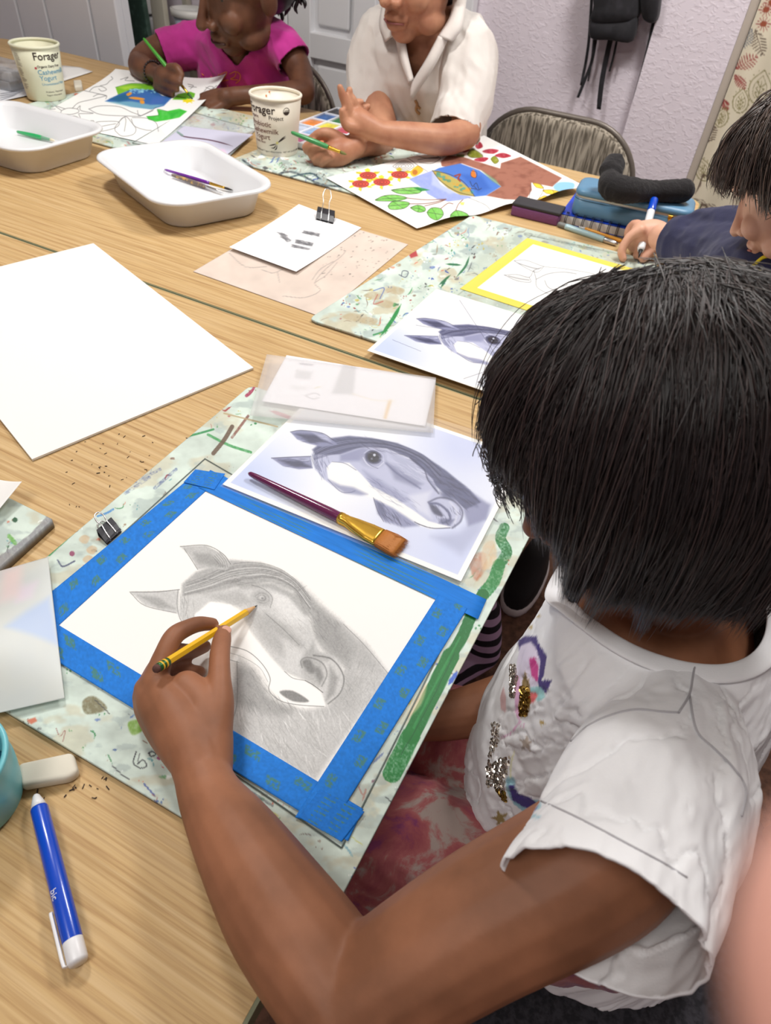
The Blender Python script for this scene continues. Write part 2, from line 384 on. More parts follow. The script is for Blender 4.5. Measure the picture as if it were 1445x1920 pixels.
def table(label, x0, y0, x1, y1, r, legs):
    t = thing('folding_table', label, 'table', ((x0+x1)/2, (y0+y1)/2, 0))
    MB().prism(rrect(x0+.002, y0+.002, x1-.002, y1-.002, r), TZ-.001, TZ-.0005).build('core', M_wood, t) if 0 else None
    MB().prism(rrect(x0+.003, y0+.003, x1-.003, y1-.003, r), TZ-.026, TZ).build('tabletop', M_wood, t, smooth=False)
    # edge band: a thin ring round the top
    a = np.array(rrect(x0, y0, x1, y1, r)); b = np.array(rrect(x0+.003, y0+.003, x1-.003, y1-.003, r)); n = len(a)
    V = np.vstack([np.c_[a, np.full(n, TZ-.028)], np.c_[a, np.full(n, TZ-.0006)], np.c_[b, np.full(n, TZ-.0006)], np.c_[b, np.full(n, TZ-.028)]])
    F = [[k*n+i, k*n+(i+1) % n, ((k+1) % 4)*n+(i+1) % n, ((k+1) % 4)*n+i] for k in range(4) for i in range(n)]
    MB().add(V, F).build('edge_band', M_edge, t, smooth=False)
    for (lx, ly) in legs:
        m = MB()
        for dy in (-.02, .02): m.tube([(lx, ly+dy, TZ-.03), (lx, ly+dy, .012)], .009, 12)
        m.box((lx, ly, TZ-.035), (.05, .09, .015)); m.box((lx, ly, .02), (.03, .07, .012)); m.build('leg', M_legm, t)
        MB().box((lx, ly, .0065), (.036, .076, .013), bev=.003).build('foot_cap', mat('black rubber', (.02, .02, .02), .7), t)
    return t
lg = W(950, 1140, -.25)
table('long wood-topped folding table nearest the camera, under the girl\'s board', -1.9, -.04, TX-.020, SEAM-.001, (.05, .004, .004, .05), [(-.17, .68), (-1.8, .12), (-1.8, .72), (-.6, .72)])
table('wood-topped folding table beyond the seam, with trays and yogurt cups', -2.6, SEAM+.001, TX, 2.0, (.004, .05, .05, .004), [(-.16, 1.9), (-2.5, .92), (-2.5, 1.9)])
# ================================================================== PAINT-SPATTERED BOARDS
M_board = painted('painted board', .55, bump=(90, .12, .0015))
M_paper = painted('paper', .85, spec=.25)
M_plain = mat('white paper', rgb(234, 233, 230), .85, spec=.25)
MINT = (200, 214, 204)
def splatter(cv, seed, n=160, k=1.0, hor=(0.0, .45), strong=1.0, region=None):
    rs = random.Random(seed); x0, x1, y0, y1 = cv.x.min(), cv.x.max(), cv.y.min(), cv.y.max()
    if region: x0, y0, x1, y1 = region
    cv.c *= (1-.06*(fnoise(cv.x/(40*k), cv.y/(25*k), seed, 4)-.5)*2*1.4)[:, None]
    a = np.clip((fnoise(cv.x/(55*k), cv.y/(30*k), seed+9, 4)-.56)*6, 0, .55)*strong; cv._mix(np.arange(len(cv.x)), a, (188, 178, 150))
    a = np.clip((fnoise(cv.x/(30*k), cv.y/(16*k), seed+19, 4)-.60)*7, 0, .6)*strong; cv._mix(np.arange(len(cv.x)), a, (160, 175, 172))
    pal = [(150, 125, 95), (120, 110, 100), (60, 90, 150), (40, 70, 160), (35, 120, 60), (70, 140, 80), (150, 50, 50), (200, 90, 60), (190, 170, 60), (60, 60, 65), (235, 240, 236), (235, 240, 236), (90, 150, 160), (120, 90, 75), (60, 60, 65)]
    for i in range(n):
        x = rs.uniform(x0, x1); y = rs.uniform(y0, y1); c = rs.choice(pal); t = rs.random(); A = rs.gauss(*hor); L = k*rs.uniform(5, 26)
        if t < .42:
            q = [(x, y)]
            for _ in range(3): A += rs.gauss(0, .5); q.append((q[-1][0]+L/3*math.cos(A), q[-1][1]+L/3*math.sin(A)))
            cv.line(q, k*rs.uniform(.6, 2.6), c, rs.uniform(.65, 1.), taper=True, tex=.35, seed=i)
        elif t < .60:
            p = [(x+L*.4*rs.uniform(.5, 1)*math.cos(b), y+L*.22*rs.uniform(.4, 1)*math.sin(b)) for b in np.arange(0, 6.2, .9)]
            cv.fill(p, c, 1., rs.uniform(.45, .95), sm=True, tex=.5, seed=i)
        else:
            for _ in range(rs.randint(1, 7)): cv.dot(x+rs.gauss(0, 6*k), y+rs.gauss(0, 4*k), k*rs.uniform(.5, 1.6), c, .85, asp=rs.uniform(1, 1.8), ang=rs.uniform(0, 3))
def rounded(o, r, n):            # draw the four corners of a sheet's outline in to a radius
    V = verts(o.data); h = V[:n]; A, B, C2 = h.copy()[0], None, None
    return o
def corner_round(V, corners, r):
    for i, c in enumerate(corners):
        a = nrm(corners[(i+1) % 4]-c)[:2]; b = nrm(corners[(i-1) % 4]-c)[:2]; q = V[:, :2]-c[:2]; u = q@a; v = q@b
        s = (u < r) & (v < r) & (u > -1e-6) & (v > -1e-6); du = r-u[s]; dv = r-v[s]; m = np.maximum(du, dv); d = np.hypot(du, dv)+1e-9; f = m/d
        un = r-du*f; vn = r-dv*f; V[s, :2] = c[:2]+np.outer(un, a)+np.outer(vn, b)
    return V
def board(name, label, C4, nx, ny, paint, thick=.005, r=.012, group='paint-spattered drawing boards'):
    C4 = [np.asarray(c, float) for c in C4]
    o = sheet(name, C4, nx, ny, thick, M_board, paint=paint, base=MINT)
    V = corner_round(verts(o.data).copy(), C4, r); o.data.vertices.foreach_set('co', V.ravel()); o.data.update()
    n = len(V)//2; a = o.data.color_attributes['Col']; col = np.zeros((len(V), 4)); a.data.foreach_get('color', col.ravel()) if 0 else None
    buf = np.zeros(len(V)*4); a.data.foreach_get('color', buf); buf = buf.reshape(-1, 4); buf[n:, :3] = (.16, .13, .10); a.data.foreach_set('color', buf.ravel())
    return tag(o, label, 'drawing board', group)
BH = .0055
A_tl = W(470, 722, BH); A_bl = W(-145, 1240, BH); A_br = W(628, 1704, BH); A_tr = A_br+nrm(W(994, 1003, BH)-A_br)*np.linalg.norm(A_tl-A_bl)
def paint_A(cv):
    splatter(cv, 3, 330, 1.25, (.0, .6), .9); splatter(cv, 5, 420, .75, (-.5, .7), .0)
    G = (12, 100, 38)
    # long green stroke down the right side
    s = [(945, 990), (938, 1010), (950, 1035), (935, 1060), (925, 1090), (905, 1115), (885, 1150), (868, 1190), (845, 1230), (820, 1280), (795, 1330), (770, 1380), (750, 1420), (735, 1450)]
    cv.line(s[:4], 20, G, .95, tex=.6, seed=4); cv.line(s[3:6], 24, (20, 116, 46), .95, tex=.5, seed=5); cv.line(s[5:9], 22, G, .97, tex=.3, seed=6); cv.line(s[8:12], 32, (18, 106, 42), .97, tex=.3, seed=7); cv.line(s[11:], 36, (24, 116, 48), .95, tex=.5, seed=8)
    cv.line([(862, 1195), (820, 1275), (775, 1365)], 4, (50, 145, 75), .7, tex=.4); cv.line([(852, 1225), (800, 1330), (752, 1415)], 2, (18, 80, 40), .7)
    # greens, browns and reds by the upper left edge
    cv.line([(390, 815), (430, 835), (470, 848)], 5, (50, 140, 70), .85, tex=.4); cv.line([(435, 800), (420, 825), (400, 850)], 8, (95, 75, 60), .9, tex=.3)
    cv.line([(505, 770), (530, 778), (560, 790)], 7, (165, 40, 50), .85, tex=.4, taper=True); cv.line([(465, 780), (450, 800), (435, 820)], 5, (120, 70, 60), .8, tex=.5)
    cv.line([(352, 818), (375, 812), (400, 805)], 4, (40, 130, 70), .9, tex=.4); cv.line([(420, 775), (480, 790), (520, 800)], 3, (170, 150, 110), .8)
    cv.line([(478, 722), (470, 735), (462, 742)], 6, (150, 35, 70), .9, tex=.4)
    cv.line([(92, 1040), (130, 1005), (160, 975)], 6, (40, 130, 70), .8, tex=.5)
    for q in (((250, 905), (300, 880)), ((235, 925), (280, 895)), ((330, 880), (290, 915))): cv.line(q, 6, (60, 75, 130), .6, tex=.8)
    cv.line([(183, 968), (200, 962), (212, 955)], 4, (50, 120, 190), .8, tex=.4)
    cv.dot(135, 1038, 5, (130, 40, 80), .8); cv.line([(108, 1050), (118, 1062), (140, 1052)], 3, (50, 55, 90), .8, tex=.4)
    for x, y in ((158, 1010), (172, 1030), (165, 1048)): cv.fill([(x-10, y), (x, y-7), (x+10, y-2), (x+4, y+9), (x-6, y+7)], (196, 172, 138), 1.5, .8, True, .3)
    # lower left strip
    cv.fill([(155, 1315), (175, 1305), (200, 1325), (190, 1335), (160, 1338)], (120, 115, 85), 2, .9, True, .5); cv.line([(178, 1312), (205, 1338)], 2, (60, 60, 60), .8)
    cv.fill([(240, 1355), (262, 1350), (268, 1368), (248, 1378)], (120, 160, 60), 2, .9, True, .5); cv.line([(245, 1345), (255, 1340), (268, 1352)], 3, (60, 100, 170), .7, tex=.5)
    cv.line([(105, 1365), (112, 1380), (122, 1370), (118, 1390)], 1.2, (130, 50, 50), .8); cv.fill([(50, 1350), (66, 1345), (70, 1352), (58, 1358)], (200, 90, 60), 1.5, .8)
    cv.line([(255, 1410), (250, 1430), (262, 1440), (275, 1436), (268, 1425), (258, 1432)], 2.4, (40, 42, 48), .9); cv.line([(262, 1412), (258, 1428)], 1.4, (40, 42, 48), .9)
    cv.line([(278, 1412), (286, 1409), (292, 1414), (284, 1418), (278, 1412)], 2.6, (40, 42, 48), .9); cv.dot(299, 1421, 4, (140, 35, 90), .8, asp=1.3); cv.line([(210, 1435), (228, 1452), (242, 1462)], 2, (50, 50, 58), .9)
    cv.line([(270, 1470), (290, 1492)], 3, (50, 70, 150), .85); cv.line([(285, 1490), (295, 1495), (290, 1502)], 1.2, (150, 70, 60), .7); cv.line([(302, 1435), (308, 1442)], 1.4, (180, 60, 60), .8)
    cv.line([(450, 1470), (480, 1492), (510, 1510)], 6, (70, 72, 80), .75, tex=.6); cv.line([(480, 1505), (520, 1530)], 4, (190, 175, 70), .7, tex=.5)
    # marks beside the green stroke
    cv.fill([(880, 1050), (905, 1035), (912, 1060), (892, 1090)], (178, 120, 90), 3, .75, True, .6); cv.fill([(905, 1025), (925, 1015), (930, 1050), (905, 1070)], (205, 180, 145), 3, .75, True, .4)
    cv.line([(858, 1258), (840, 1285)], 8, (55, 90, 190), .9, tex=.3, taper=True); cv.line([(720, 1410), (698, 1432)], 4, (70, 90, 150), .8, taper=True); cv.fill([(763, 1308), (772, 1312), (768, 1322), (758, 1318)], (200, 175, 60), 1.5, .9)
    cv.line([(672, 1475), (680, 1490), (686, 1480), (680, 1500)], 3, (165, 105, 90), .8, tex=.3); cv.dot(700, 1465, 3, (110, 50, 80), .8, asp=1.4)
    cv.fill([(800, 1280), (790, 1320), (765, 1345), (770, 1320)], (215, 190, 150), 3, .6, True)
    cv.line([(618, 1555), (650, 1590), (660, 1605)], 4, (90, 150, 175), .6, tex=.6); cv.line([(660, 1570), (680, 1585)], 2, (190, 190, 90), .7)
board('drawing_board', 'paint-spattered mint board holding the blue-taped horse drawing, with a long green stroke', [A_tl, A_bl, A_br, A_tr], 560, 520, paint_A, .0055)
B_bl = W(578, 598, BH); B_tl = W(885, 403, BH); B_tr = W(1235, 492, BH)
def paint_B(cv):
    splatter(cv, 11, 620, .95, (-.35, .5), 1.25); splatter(cv, 12, 500, .6, (-.35, .5), .0)
    cv.fill([(995, 415), (1180, 450), (1235, 492), (1150, 620), (830, 560), (900, 480)], (170, 180, 165), 8, .5)
    cv.line([(998, 440), (850, 560)], 2, (120, 130, 115), .5); cv.line([(985, 440), (1180, 480)], 2, (120, 130, 115), .5)
    cv.line([(752, 570), (735, 600), (712, 632)], 7, (30, 130, 60), .95, tex=.3, taper=True); cv.line([(700, 628), (725, 620)], 3, (30, 130, 60), .8)
    for q in ([(880, 480), (872, 500), (855, 520)], [(835, 495), (865, 497)], [(838, 520), (826, 540)], [(845, 515), (822, 535)]): cv.line(q, 4, (30, 100, 60), .9, taper=True)
    cv.line([(748, 515), (760, 520), (765, 510), (755, 508), (752, 518)], 1.4, (50, 55, 80), .8); cv.fill([(765, 475), (780, 470), (783, 480), (770, 484)], (170, 50, 55), 1.5, .9)
    for x, y in ((760, 465), (750, 478), (832, 435), (820, 440), (845, 425)): cv.line([(x-7, y+3), (x+6, y-3)], 3.5, (50, 80, 160), .8, tex=.5)
    for x, y in ((700, 555), (720, 570), (660, 595), (690, 602), (740, 545)): cv.fill([(x-18, y), (x-2, y-8), (x+18, y-2), (x+8, y+8)], (178, 165, 135), 2, .8, True, .4)
    cv.line([(700, 545), (720, 540), (712, 560)], 1.6, (60, 90, 170), .8); cv.line([(708, 552), (700, 570), (718, 565)], 1.6, (170, 60, 60), .7)
    cv.line([(990, 443), (995, 440), (1120, 470)], 6, (70, 75, 75), .35, tex=.8)
board('drawing_board', 'paint-spattered mint board under the yellow-taped horse drawing, mottled grey and brown', [B_tl, B_bl, B_bl+B_tr-B_tl, B_tr], 460, 330, paint_B, .0055)
q0 = W(40, 197, BH); q1 = W(200, 272, BH); xr = W(470, 245, BH)[0]
board('drawing_board', 'paint-spattered board beneath the left child\'s half-painted flower page', [(q0[0], q1[1], TZ+BH), (xr, q1[1], TZ+BH), (xr, q1[1]+.47, TZ+BH), (q0[0], q1[1]+.47, TZ+BH)], 260, 190, lambda cv: (splatter(cv, 21, 420, .8, (.3, .5), 1.2), splatter(cv, 22, 300, .5, (.3, .5), .0)), .0055)
c0 = W(432, 300, BH); c1 = W(745, 405, BH)
board('drawing_board', 'paint-spattered board under the white-shirted child\'s arms and the second yogurt cup', [(c0[0], c0[1]-.002, TZ+BH), (c1[0]-.02, c0[1]-.002, TZ+BH), (c1[0]-.02, c0[1]+.46, TZ+BH), (c0[0], c0[1]+.46, TZ+BH)], 320, 220, lambda cv: (splatter(cv, 31, 520, .85, (.35, .45), 1.3), splatter(cv, 32, 400, .55, (.3, .5), .0), cv.line([(455, 300), (500, 330), (545, 322), (600, 345), (640, 350)], 4, (40, 50, 60), .85, tex=.6), cv.line([(530, 335), (580, 325), (600, 335)], 3, (30, 60, 75), .85, tex=.5)), .0055)
c = W(99, 974, .012); a = nrm(W(20, 935, .012)-c); b = nrm(W(0, 1063, .012)-c)
board('drawing_board', 'paint-spattered board cut off by the left edge, grey along its chipped side', [c, c+b*.26, c+b*.26+a*.3, c+a*.3], 220, 220, lambda cv: (splatter(cv, 41, 260, 1.2, (-.3, .6), .9), cv.line([(98, 972), (60, 1012), (0, 1055)], 22, (125, 122, 128), .75, tex=.4), cv.line([(17, 1005), (28, 1018)], 8, (90, 160, 60), .8, tex=.5), cv.dot(28, 975, 5, (20, 70, 40), .9)), .011, .008)
# ================================================================== THE HORSE: one picture, used for the drawing and the prints
def X3(P, o=(200, 1000), k=2.58): return [(o[0]+x/k, o[1]+y/k) for x, y in P]
def paint_drawing(cv):
    g = lambda v: (v, v, v-1)
    Z = X3
    cv.fill(Z([(905, 215), (1010, 330), (1130, 430), (1260, 540), (1372, 690), (1300, 790), (1190, 930), (1010, 1190), (930, 1160), (760, 1050), (590, 960), (590, 840), (640, 640), (700, 660), (770, 780), (830, 825), (960, 855), (1070, 835), (1150, 740), (1150, 650), (1060, 590), (1000, 500), (985, 400)]), g(196), 7, .95)
    cv.fill(Z([(930, 250), (1020, 340), (1130, 440), (1200, 560), (1170, 640), (1080, 585), (1010, 510), (990, 400)]), g(150), 13, .75)
    cv.fill(Z([(1130, 440), (1250, 540), (1340, 680), (1200, 640), (1150, 560)]), g(172), 12, .6)
    cv.fill(Z([(640, 600), (720, 660), (790, 790), (900, 850), (850, 890), (720, 860), (600, 820)]), g(158), 11, .7)
    cv.fill(Z([(1150, 650), (1250, 700), (1200, 860), (1060, 900), (1060, 850)]), g(176), 12, .5)
    cv.hatch(Z([(620, 830), (1080, 860), (1250, 800), (1000, 1180), (640, 950)]), g(150), 130, 1.1, 34, 1.2, .28, 1, .25, .4)
    cv.hatch(Z([(620, 830), (1180, 860), (1000, 1180), (640, 950)]), g(240), 40, 1.2, 30, 1.6, .5, 2, .25)
    cv.hatch(Z([(1150, 640), (1370, 700), (1200, 900), (1080, 860)]), g(160), 60, .9, 26, 1.2, .3, 3)
    # face
    cv.fill(Z([(355, 310), (480, 290), (640, 262), (790, 240), (900, 290), (975, 390), (990, 470), (1030, 570), (1110, 600), (1155, 690), (1140, 770), (1060, 830), (1035, 760), (960, 712), (860, 668), (790, 590), (700, 480), (640, 360), (560, 330), (490, 335), (430, 390), (440, 420), (370, 440), (345, 390)]), g(200), 4, .95)
    cv.fill(Z([(800, 250), (900, 290), (965, 390), (960, 450), (860, 420), (800, 350)]), g(226), 12, .8)
    cv.fill(Z([(480, 300), (640, 275), (700, 330), (640, 352), (560, 330)]), g(172), 7, .6)
    cv.fill(Z([(760, 380), (860, 440), (960, 540), (940, 560), (840, 500), (770, 430)]), g(160), 7, .55)
    cv.fill(Z([(860, 520), (960, 590), (930, 680), (860, 660)]), g(214), 8, .7)
    cv.fill(Z([(1000, 520), (1010, 570), (1090, 600), (1060, 620), (960, 590)]), g(150), 6, .5)
    # blaze down to the lip, kept white
    cv.fill(Z([(425, 395), (500, 332), (600, 345), (655, 400), (700, 490), (790, 600), (860, 672), (960, 716), (1035, 770), (1060, 835), (960, 845), (860, 820), (790, 750), (760, 680), (700, 610), (590, 540), (440, 440)]), (246, 245, 243), 2.2, 1)
    cv.fill(Z([(835, 768), (900, 762), (978, 812), (900, 812)]), g(130), 2, .9, True)
    cv.line(Z([(590, 545), (680, 570), (750, 630), (790, 700), (785, 760), (840, 810), (930, 830), (1050, 838)]), 1.4, g(120), .8)
    cv.line(Z([(585, 575), (660, 600), (740, 650), (780, 720)]), 1., g(140), .6); cv.line(Z([(590, 610), (640, 625)]), 1., g(110), .7)
    # mane and forelock
    cv.fill(Z([(365, 245), (430, 188), (600, 128), (740, 140), (850, 180), (940, 250), (1000, 340), (1010, 400), (975, 380), (900, 280), (790, 235), (640, 258), (500, 290), (360, 308)]), g(172), 4, .95)
    for k in range(26):
        t = k/25; cv.line(Z([(375+10*t, 300-60*t), (480, 275-70*t), (620, 235-90*t), (780, 215-65*t), (900, 262-50*t), (985, 370-60*t)]), 1., g(random.Random(k).choice([120, 140, 205, 130, 225])), .5, tex=.4, seed=k)
    # ears
    cv.fill(Z([(356, 64), (480, 58), (560, 100), (610, 150), (575, 182), (510, 165), (440, 175), (420, 140), (395, 100)]), g(186), 3, .95); cv.fill(Z([(420, 95), (500, 100), (570, 160), (500, 160), (440, 140)]), g(150), 5, .7)
    cv.line(Z([(356, 64), (480, 58), (560, 98), (600, 150)]), 1.2, g(110), .8); cv.line(Z([(375, 75), (405, 120), (440, 175)]), 1.2, g(130), .8)
    for k in range(5): cv.line(Z([(545-k*8, 90+k*6), (575-k*8, 130+k*5), (585-k*12, 165)]), 1., g(120), .6)
    cv.fill(Z([(112, 284), (240, 280), (350, 275), (345, 388), (280, 375), (185, 348)]), g(196), 2.5, .95); cv.fill(Z([(150, 300), (250, 310), (330, 365), (250, 360)]), g(155), 4, .7)
    cv.line(Z([(112, 284), (240, 283), (352, 272)]), 1.3, g(105), .85); cv.line(Z([(115, 288), (185, 350), (335, 385)]), 1.2, g(130), .8)
    cv.line(Z([(345, 275), (340, 340), (350, 400), (370, 440)]), 1.2, g(130), .8); cv.line(Z([(375, 310), (390, 350), (380, 400)]), 1.1, g(150), .7)
    cv.hatch(Z([(350, 300), (420, 300), (430, 420), (360, 440)]), g(150), 26, 1.5, 26, 1., .4, 7)
    cv.hatch(Z([(640, 270), (960, 400), (1000, 560), (800, 560), (700, 440)]), g(150), 90, .8, 18, 1., .22, 8)
    # eye
    ex, ey = 200+750/2.58, 1000+312/2.58
    cv.dot(ex, ey, 15, g(168), .6, 8, 1.3, .3); cv.dot(ex, ey, 8.5, g(150), .7, 4, 1.2, .3); cv.dot(ex-1, ey-1, 4.5, g(205), .8, 3, 1.3, .3); cv.dot(ex+1, ey+1, 2.2, g(130), .8, 2)
    for dx, r_, v in ((0, 12.5, 135), (.5, 9, 215), (0, 6, 140)): cv.line([(ex-r_*1.1, ey-2), (ex-r_*.3, ey-r_*.75), (ex+r_*.7, ey-r_*.55), (ex+r_*1.1, ey+r_*.3), (ex+r_*.3, ey+r_*.85), (ex-r_*.6, ey+r_*.6)], 1.1, g(v), .55, tex=.5)
    cv.fill(Z([(620, 240), (800, 240), (930, 300), (985, 390), (960, 400), (880, 310), (780, 262), (650, 268)]), g(150), 5, .6)
    cv.fill(Z([(690, 330), (760, 400), (850, 520), (860, 600), (780, 540), (700, 430)]), g(166), 8, .55)
    cv.fill(Z([(960, 560), (1040, 600), (1050, 680), (1020, 740), (960, 700), (930, 640)]), g(172), 6, .6)
    cv.fill(Z([(1080, 640), (1120, 700), (1100, 780), (1060, 810), (1075, 720)]), g(140), 5, .6)
    cv.fill(Z([(1000, 640), (1030, 650), (1050, 700), (1030, 730), (1010, 690)]), g(130), 5, .7)
    cv.hatch(Z([(700, 640), (860, 820), (960, 850), (820, 900), (660, 860)]), g(120), 70, 1.0, 22, 1., .35, 18)
    cv.hatch(Z([(900, 250), (1130, 440), (1160, 600), (1010, 500)]), g(130), 90, .95, 22, 1., .3, 19)
    cv.hatch(Z([(1150, 560), (1370, 700), (1250, 860), (1130, 820)]), g(150), 70, 1.9, 30, 1.2, .28, 20)
    cv.hatch(Z([(380, 240), (600, 140), (840, 190), (960, 280), (800, 230), (640, 250)]), g(120), 90, -.15, 26, 1., .35, 21, .25)
    cv.hatch(Z([(660, 880), (1050, 880), (960, 1130), (760, 1040)]), g(165), 60, 1.0, 44, 1.6, .3, 22)
    cv.line(Z([(700, 250), (760, 270), (800, 310), (790, 360)]), 1.3, g(120), .6); cv.line(Z([(770, 390), (850, 460), (930, 540)]), 1.6, g(120), .5)
    # nostril and muzzle
    cv.line(Z([(945, 650), (940, 615), (975, 600), (1040, 625), (1065, 680), (1040, 740)]), 2.2, g(115), .65, soft=2, tex=.3); cv.line(Z([(1000, 590), (1090, 610), (1145, 690), (1130, 770), (1070, 825)]), 2.4, g(105), .7, soft=2, tex=.3)
    cv.fill(Z([(945, 620), (985, 612), (1005, 670), (975, 672)]), g(120), 4, .75, True)
    cv.line(Z([(960, 712), (1000, 735), (1045, 770)]), 1.6, g(100), .8); cv.line(Z([(860, 668), (900, 700), (960, 712)]), 1.2, g(120), .7)
    cv.line(Z([(1145, 440), (1250, 545), (1370, 690)]), 1.2, g(120), .6); cv.line(Z([(630, 620), (632, 760), (625, 850), (590, 950)]), 1.8, g(110), .6, tex=.5)
    n = fnoise(cv.x/2.2, cv.y/2.2, 5, 3); dark = (cv.c[:, 0] < .93); cv.c += (dark*(n-.5)*.10)[:, None]
S_c = [W(*p, BH+.0012) for p in ((385, 922), (107, 1170), (592, 1463), (818, 1123))]
cen = sum(S_c)/4; S_o = [cen+(p-cen)*1.04 for p in S_c]
dr = thing('pencil_drawing', 'grey pencil drawing of a horse\'s head on white paper, held by blue masking tape', 'drawing', cen)
sheet('paper', S_o, 560, 440, .0003, M_paper, dr, paint_drawing, (240, 239, 236))
M_tape = painted('blue masking tape', .7, bump=(160, .25, .0008), spec=.3)
def paint_tape(base, ink, seed, step=70, d=(1, 0)):
    def f(cv):
        rs = random.Random(seed); L = np.array([cv.x.max()-cv.x.min(), cv.y.max()-cv.y.min()])
        cv.c *= (1+.10*(fnoise(cv.x/4, cv.y/4, seed, 3)-.5)*2)[:, None]
        o = fnoise(cv.x/1.6, cv.y/1.6, seed+3, 2)
        for k in range(14):          # small faded olive print marks in a row along the tape
            s0 = k/13+rs.uniform(-.01, .01); m = (abs(cv.s-s0) < .022) & (abs(cv.t-(.3 if k % 2 else .7)) < .13) & (o > .42)
            cv._mix(np.nonzero(m)[0], np.full(m.sum(), .55), ink)
    return f
for k, (q, h) in enumerate((([(350, 901), (418, 891), (97, 1184), (86, 1118)], .0018), ([(372, 914), (394, 881), (912, 1124), (896, 1161)], .0023), ([(92, 1161), (112, 1243), (652, 1577), (681, 1517)], .0020), ([(822, 1115), (876, 1141), (618, 1556), (553, 1532)], .0026))):
    P4 = [W(x, y, BH+h) for x, y in q]
    if k in (0, 3): P4 = [P4[0], P4[3], P4[2], P4[1]]
    elif k == 2: P4 = [P4[0], P4[3], P4[2], P4[1]]
    t = sheet('tape_strip', P4, 220, 24, .0003, M_tape, dr, paint_tape((0, 0, 0), (100, 130, 60), 50+k), (28, 118, 208)); t['label'] = 'blue masking tape strip'
t = sheet('tape_strip', [W(x, y, BH+.003) for x, y in ((560, 1532), (600, 1480), (683, 1522), (640, 1578))], 60, 40, .0003, M_tape, dr, paint_tape((0, 0, 0), (100, 130, 60), 61), (26, 114, 204)); t['label'] = 'short torn piece of blue tape over the corner'
t = sheet('tape_strip', [W(x, y, BH+.003) for x, y in ((344, 904), (366, 880), (422, 888), (402, 918))], 60, 40, .0003, M_tape, dr, paint_tape((0, 0, 0), (100, 130, 60), 62), (26, 114, 204)); t['label'] = 'short torn piece of blue tape over the corner'
# clear acrylic sheet under the drawing
M_clear = mat('clear plastic', (.93, .97, .97), .12, alpha=.05)
M_cedge = mat('plastic edge', rgb(120, 132, 128), .3, alpha=.75)
def clear_sheet(name, label, px, h, thick=.0012, hs=None, edge=.0005, m=None, cat='plastic sheet'):
    P4 = [W(x, y, (hs[i] if hs else h)) for i, (x, y) in enumerate(px)]; c = sum(P4)/4
    t = thing(name, label, cat, c); sheet('pane', P4, 2, 2, thick, m or M_clear, t, smooth=False)
    mb = MB()
    for i in range(4):
        mb.tube([P4[i], P4[(i+1) % 4]], edge, 6)
    mb.build('rim', M_cedge, t); return t
clear_sheet('acrylic_sheet', 'clear acrylic sheet lying between the mint board and the blue-taped drawing', [(384, 860), (40, 1172), (640, 1590), (866, 1140)], BH+.0008, .0006, edge=.0007)
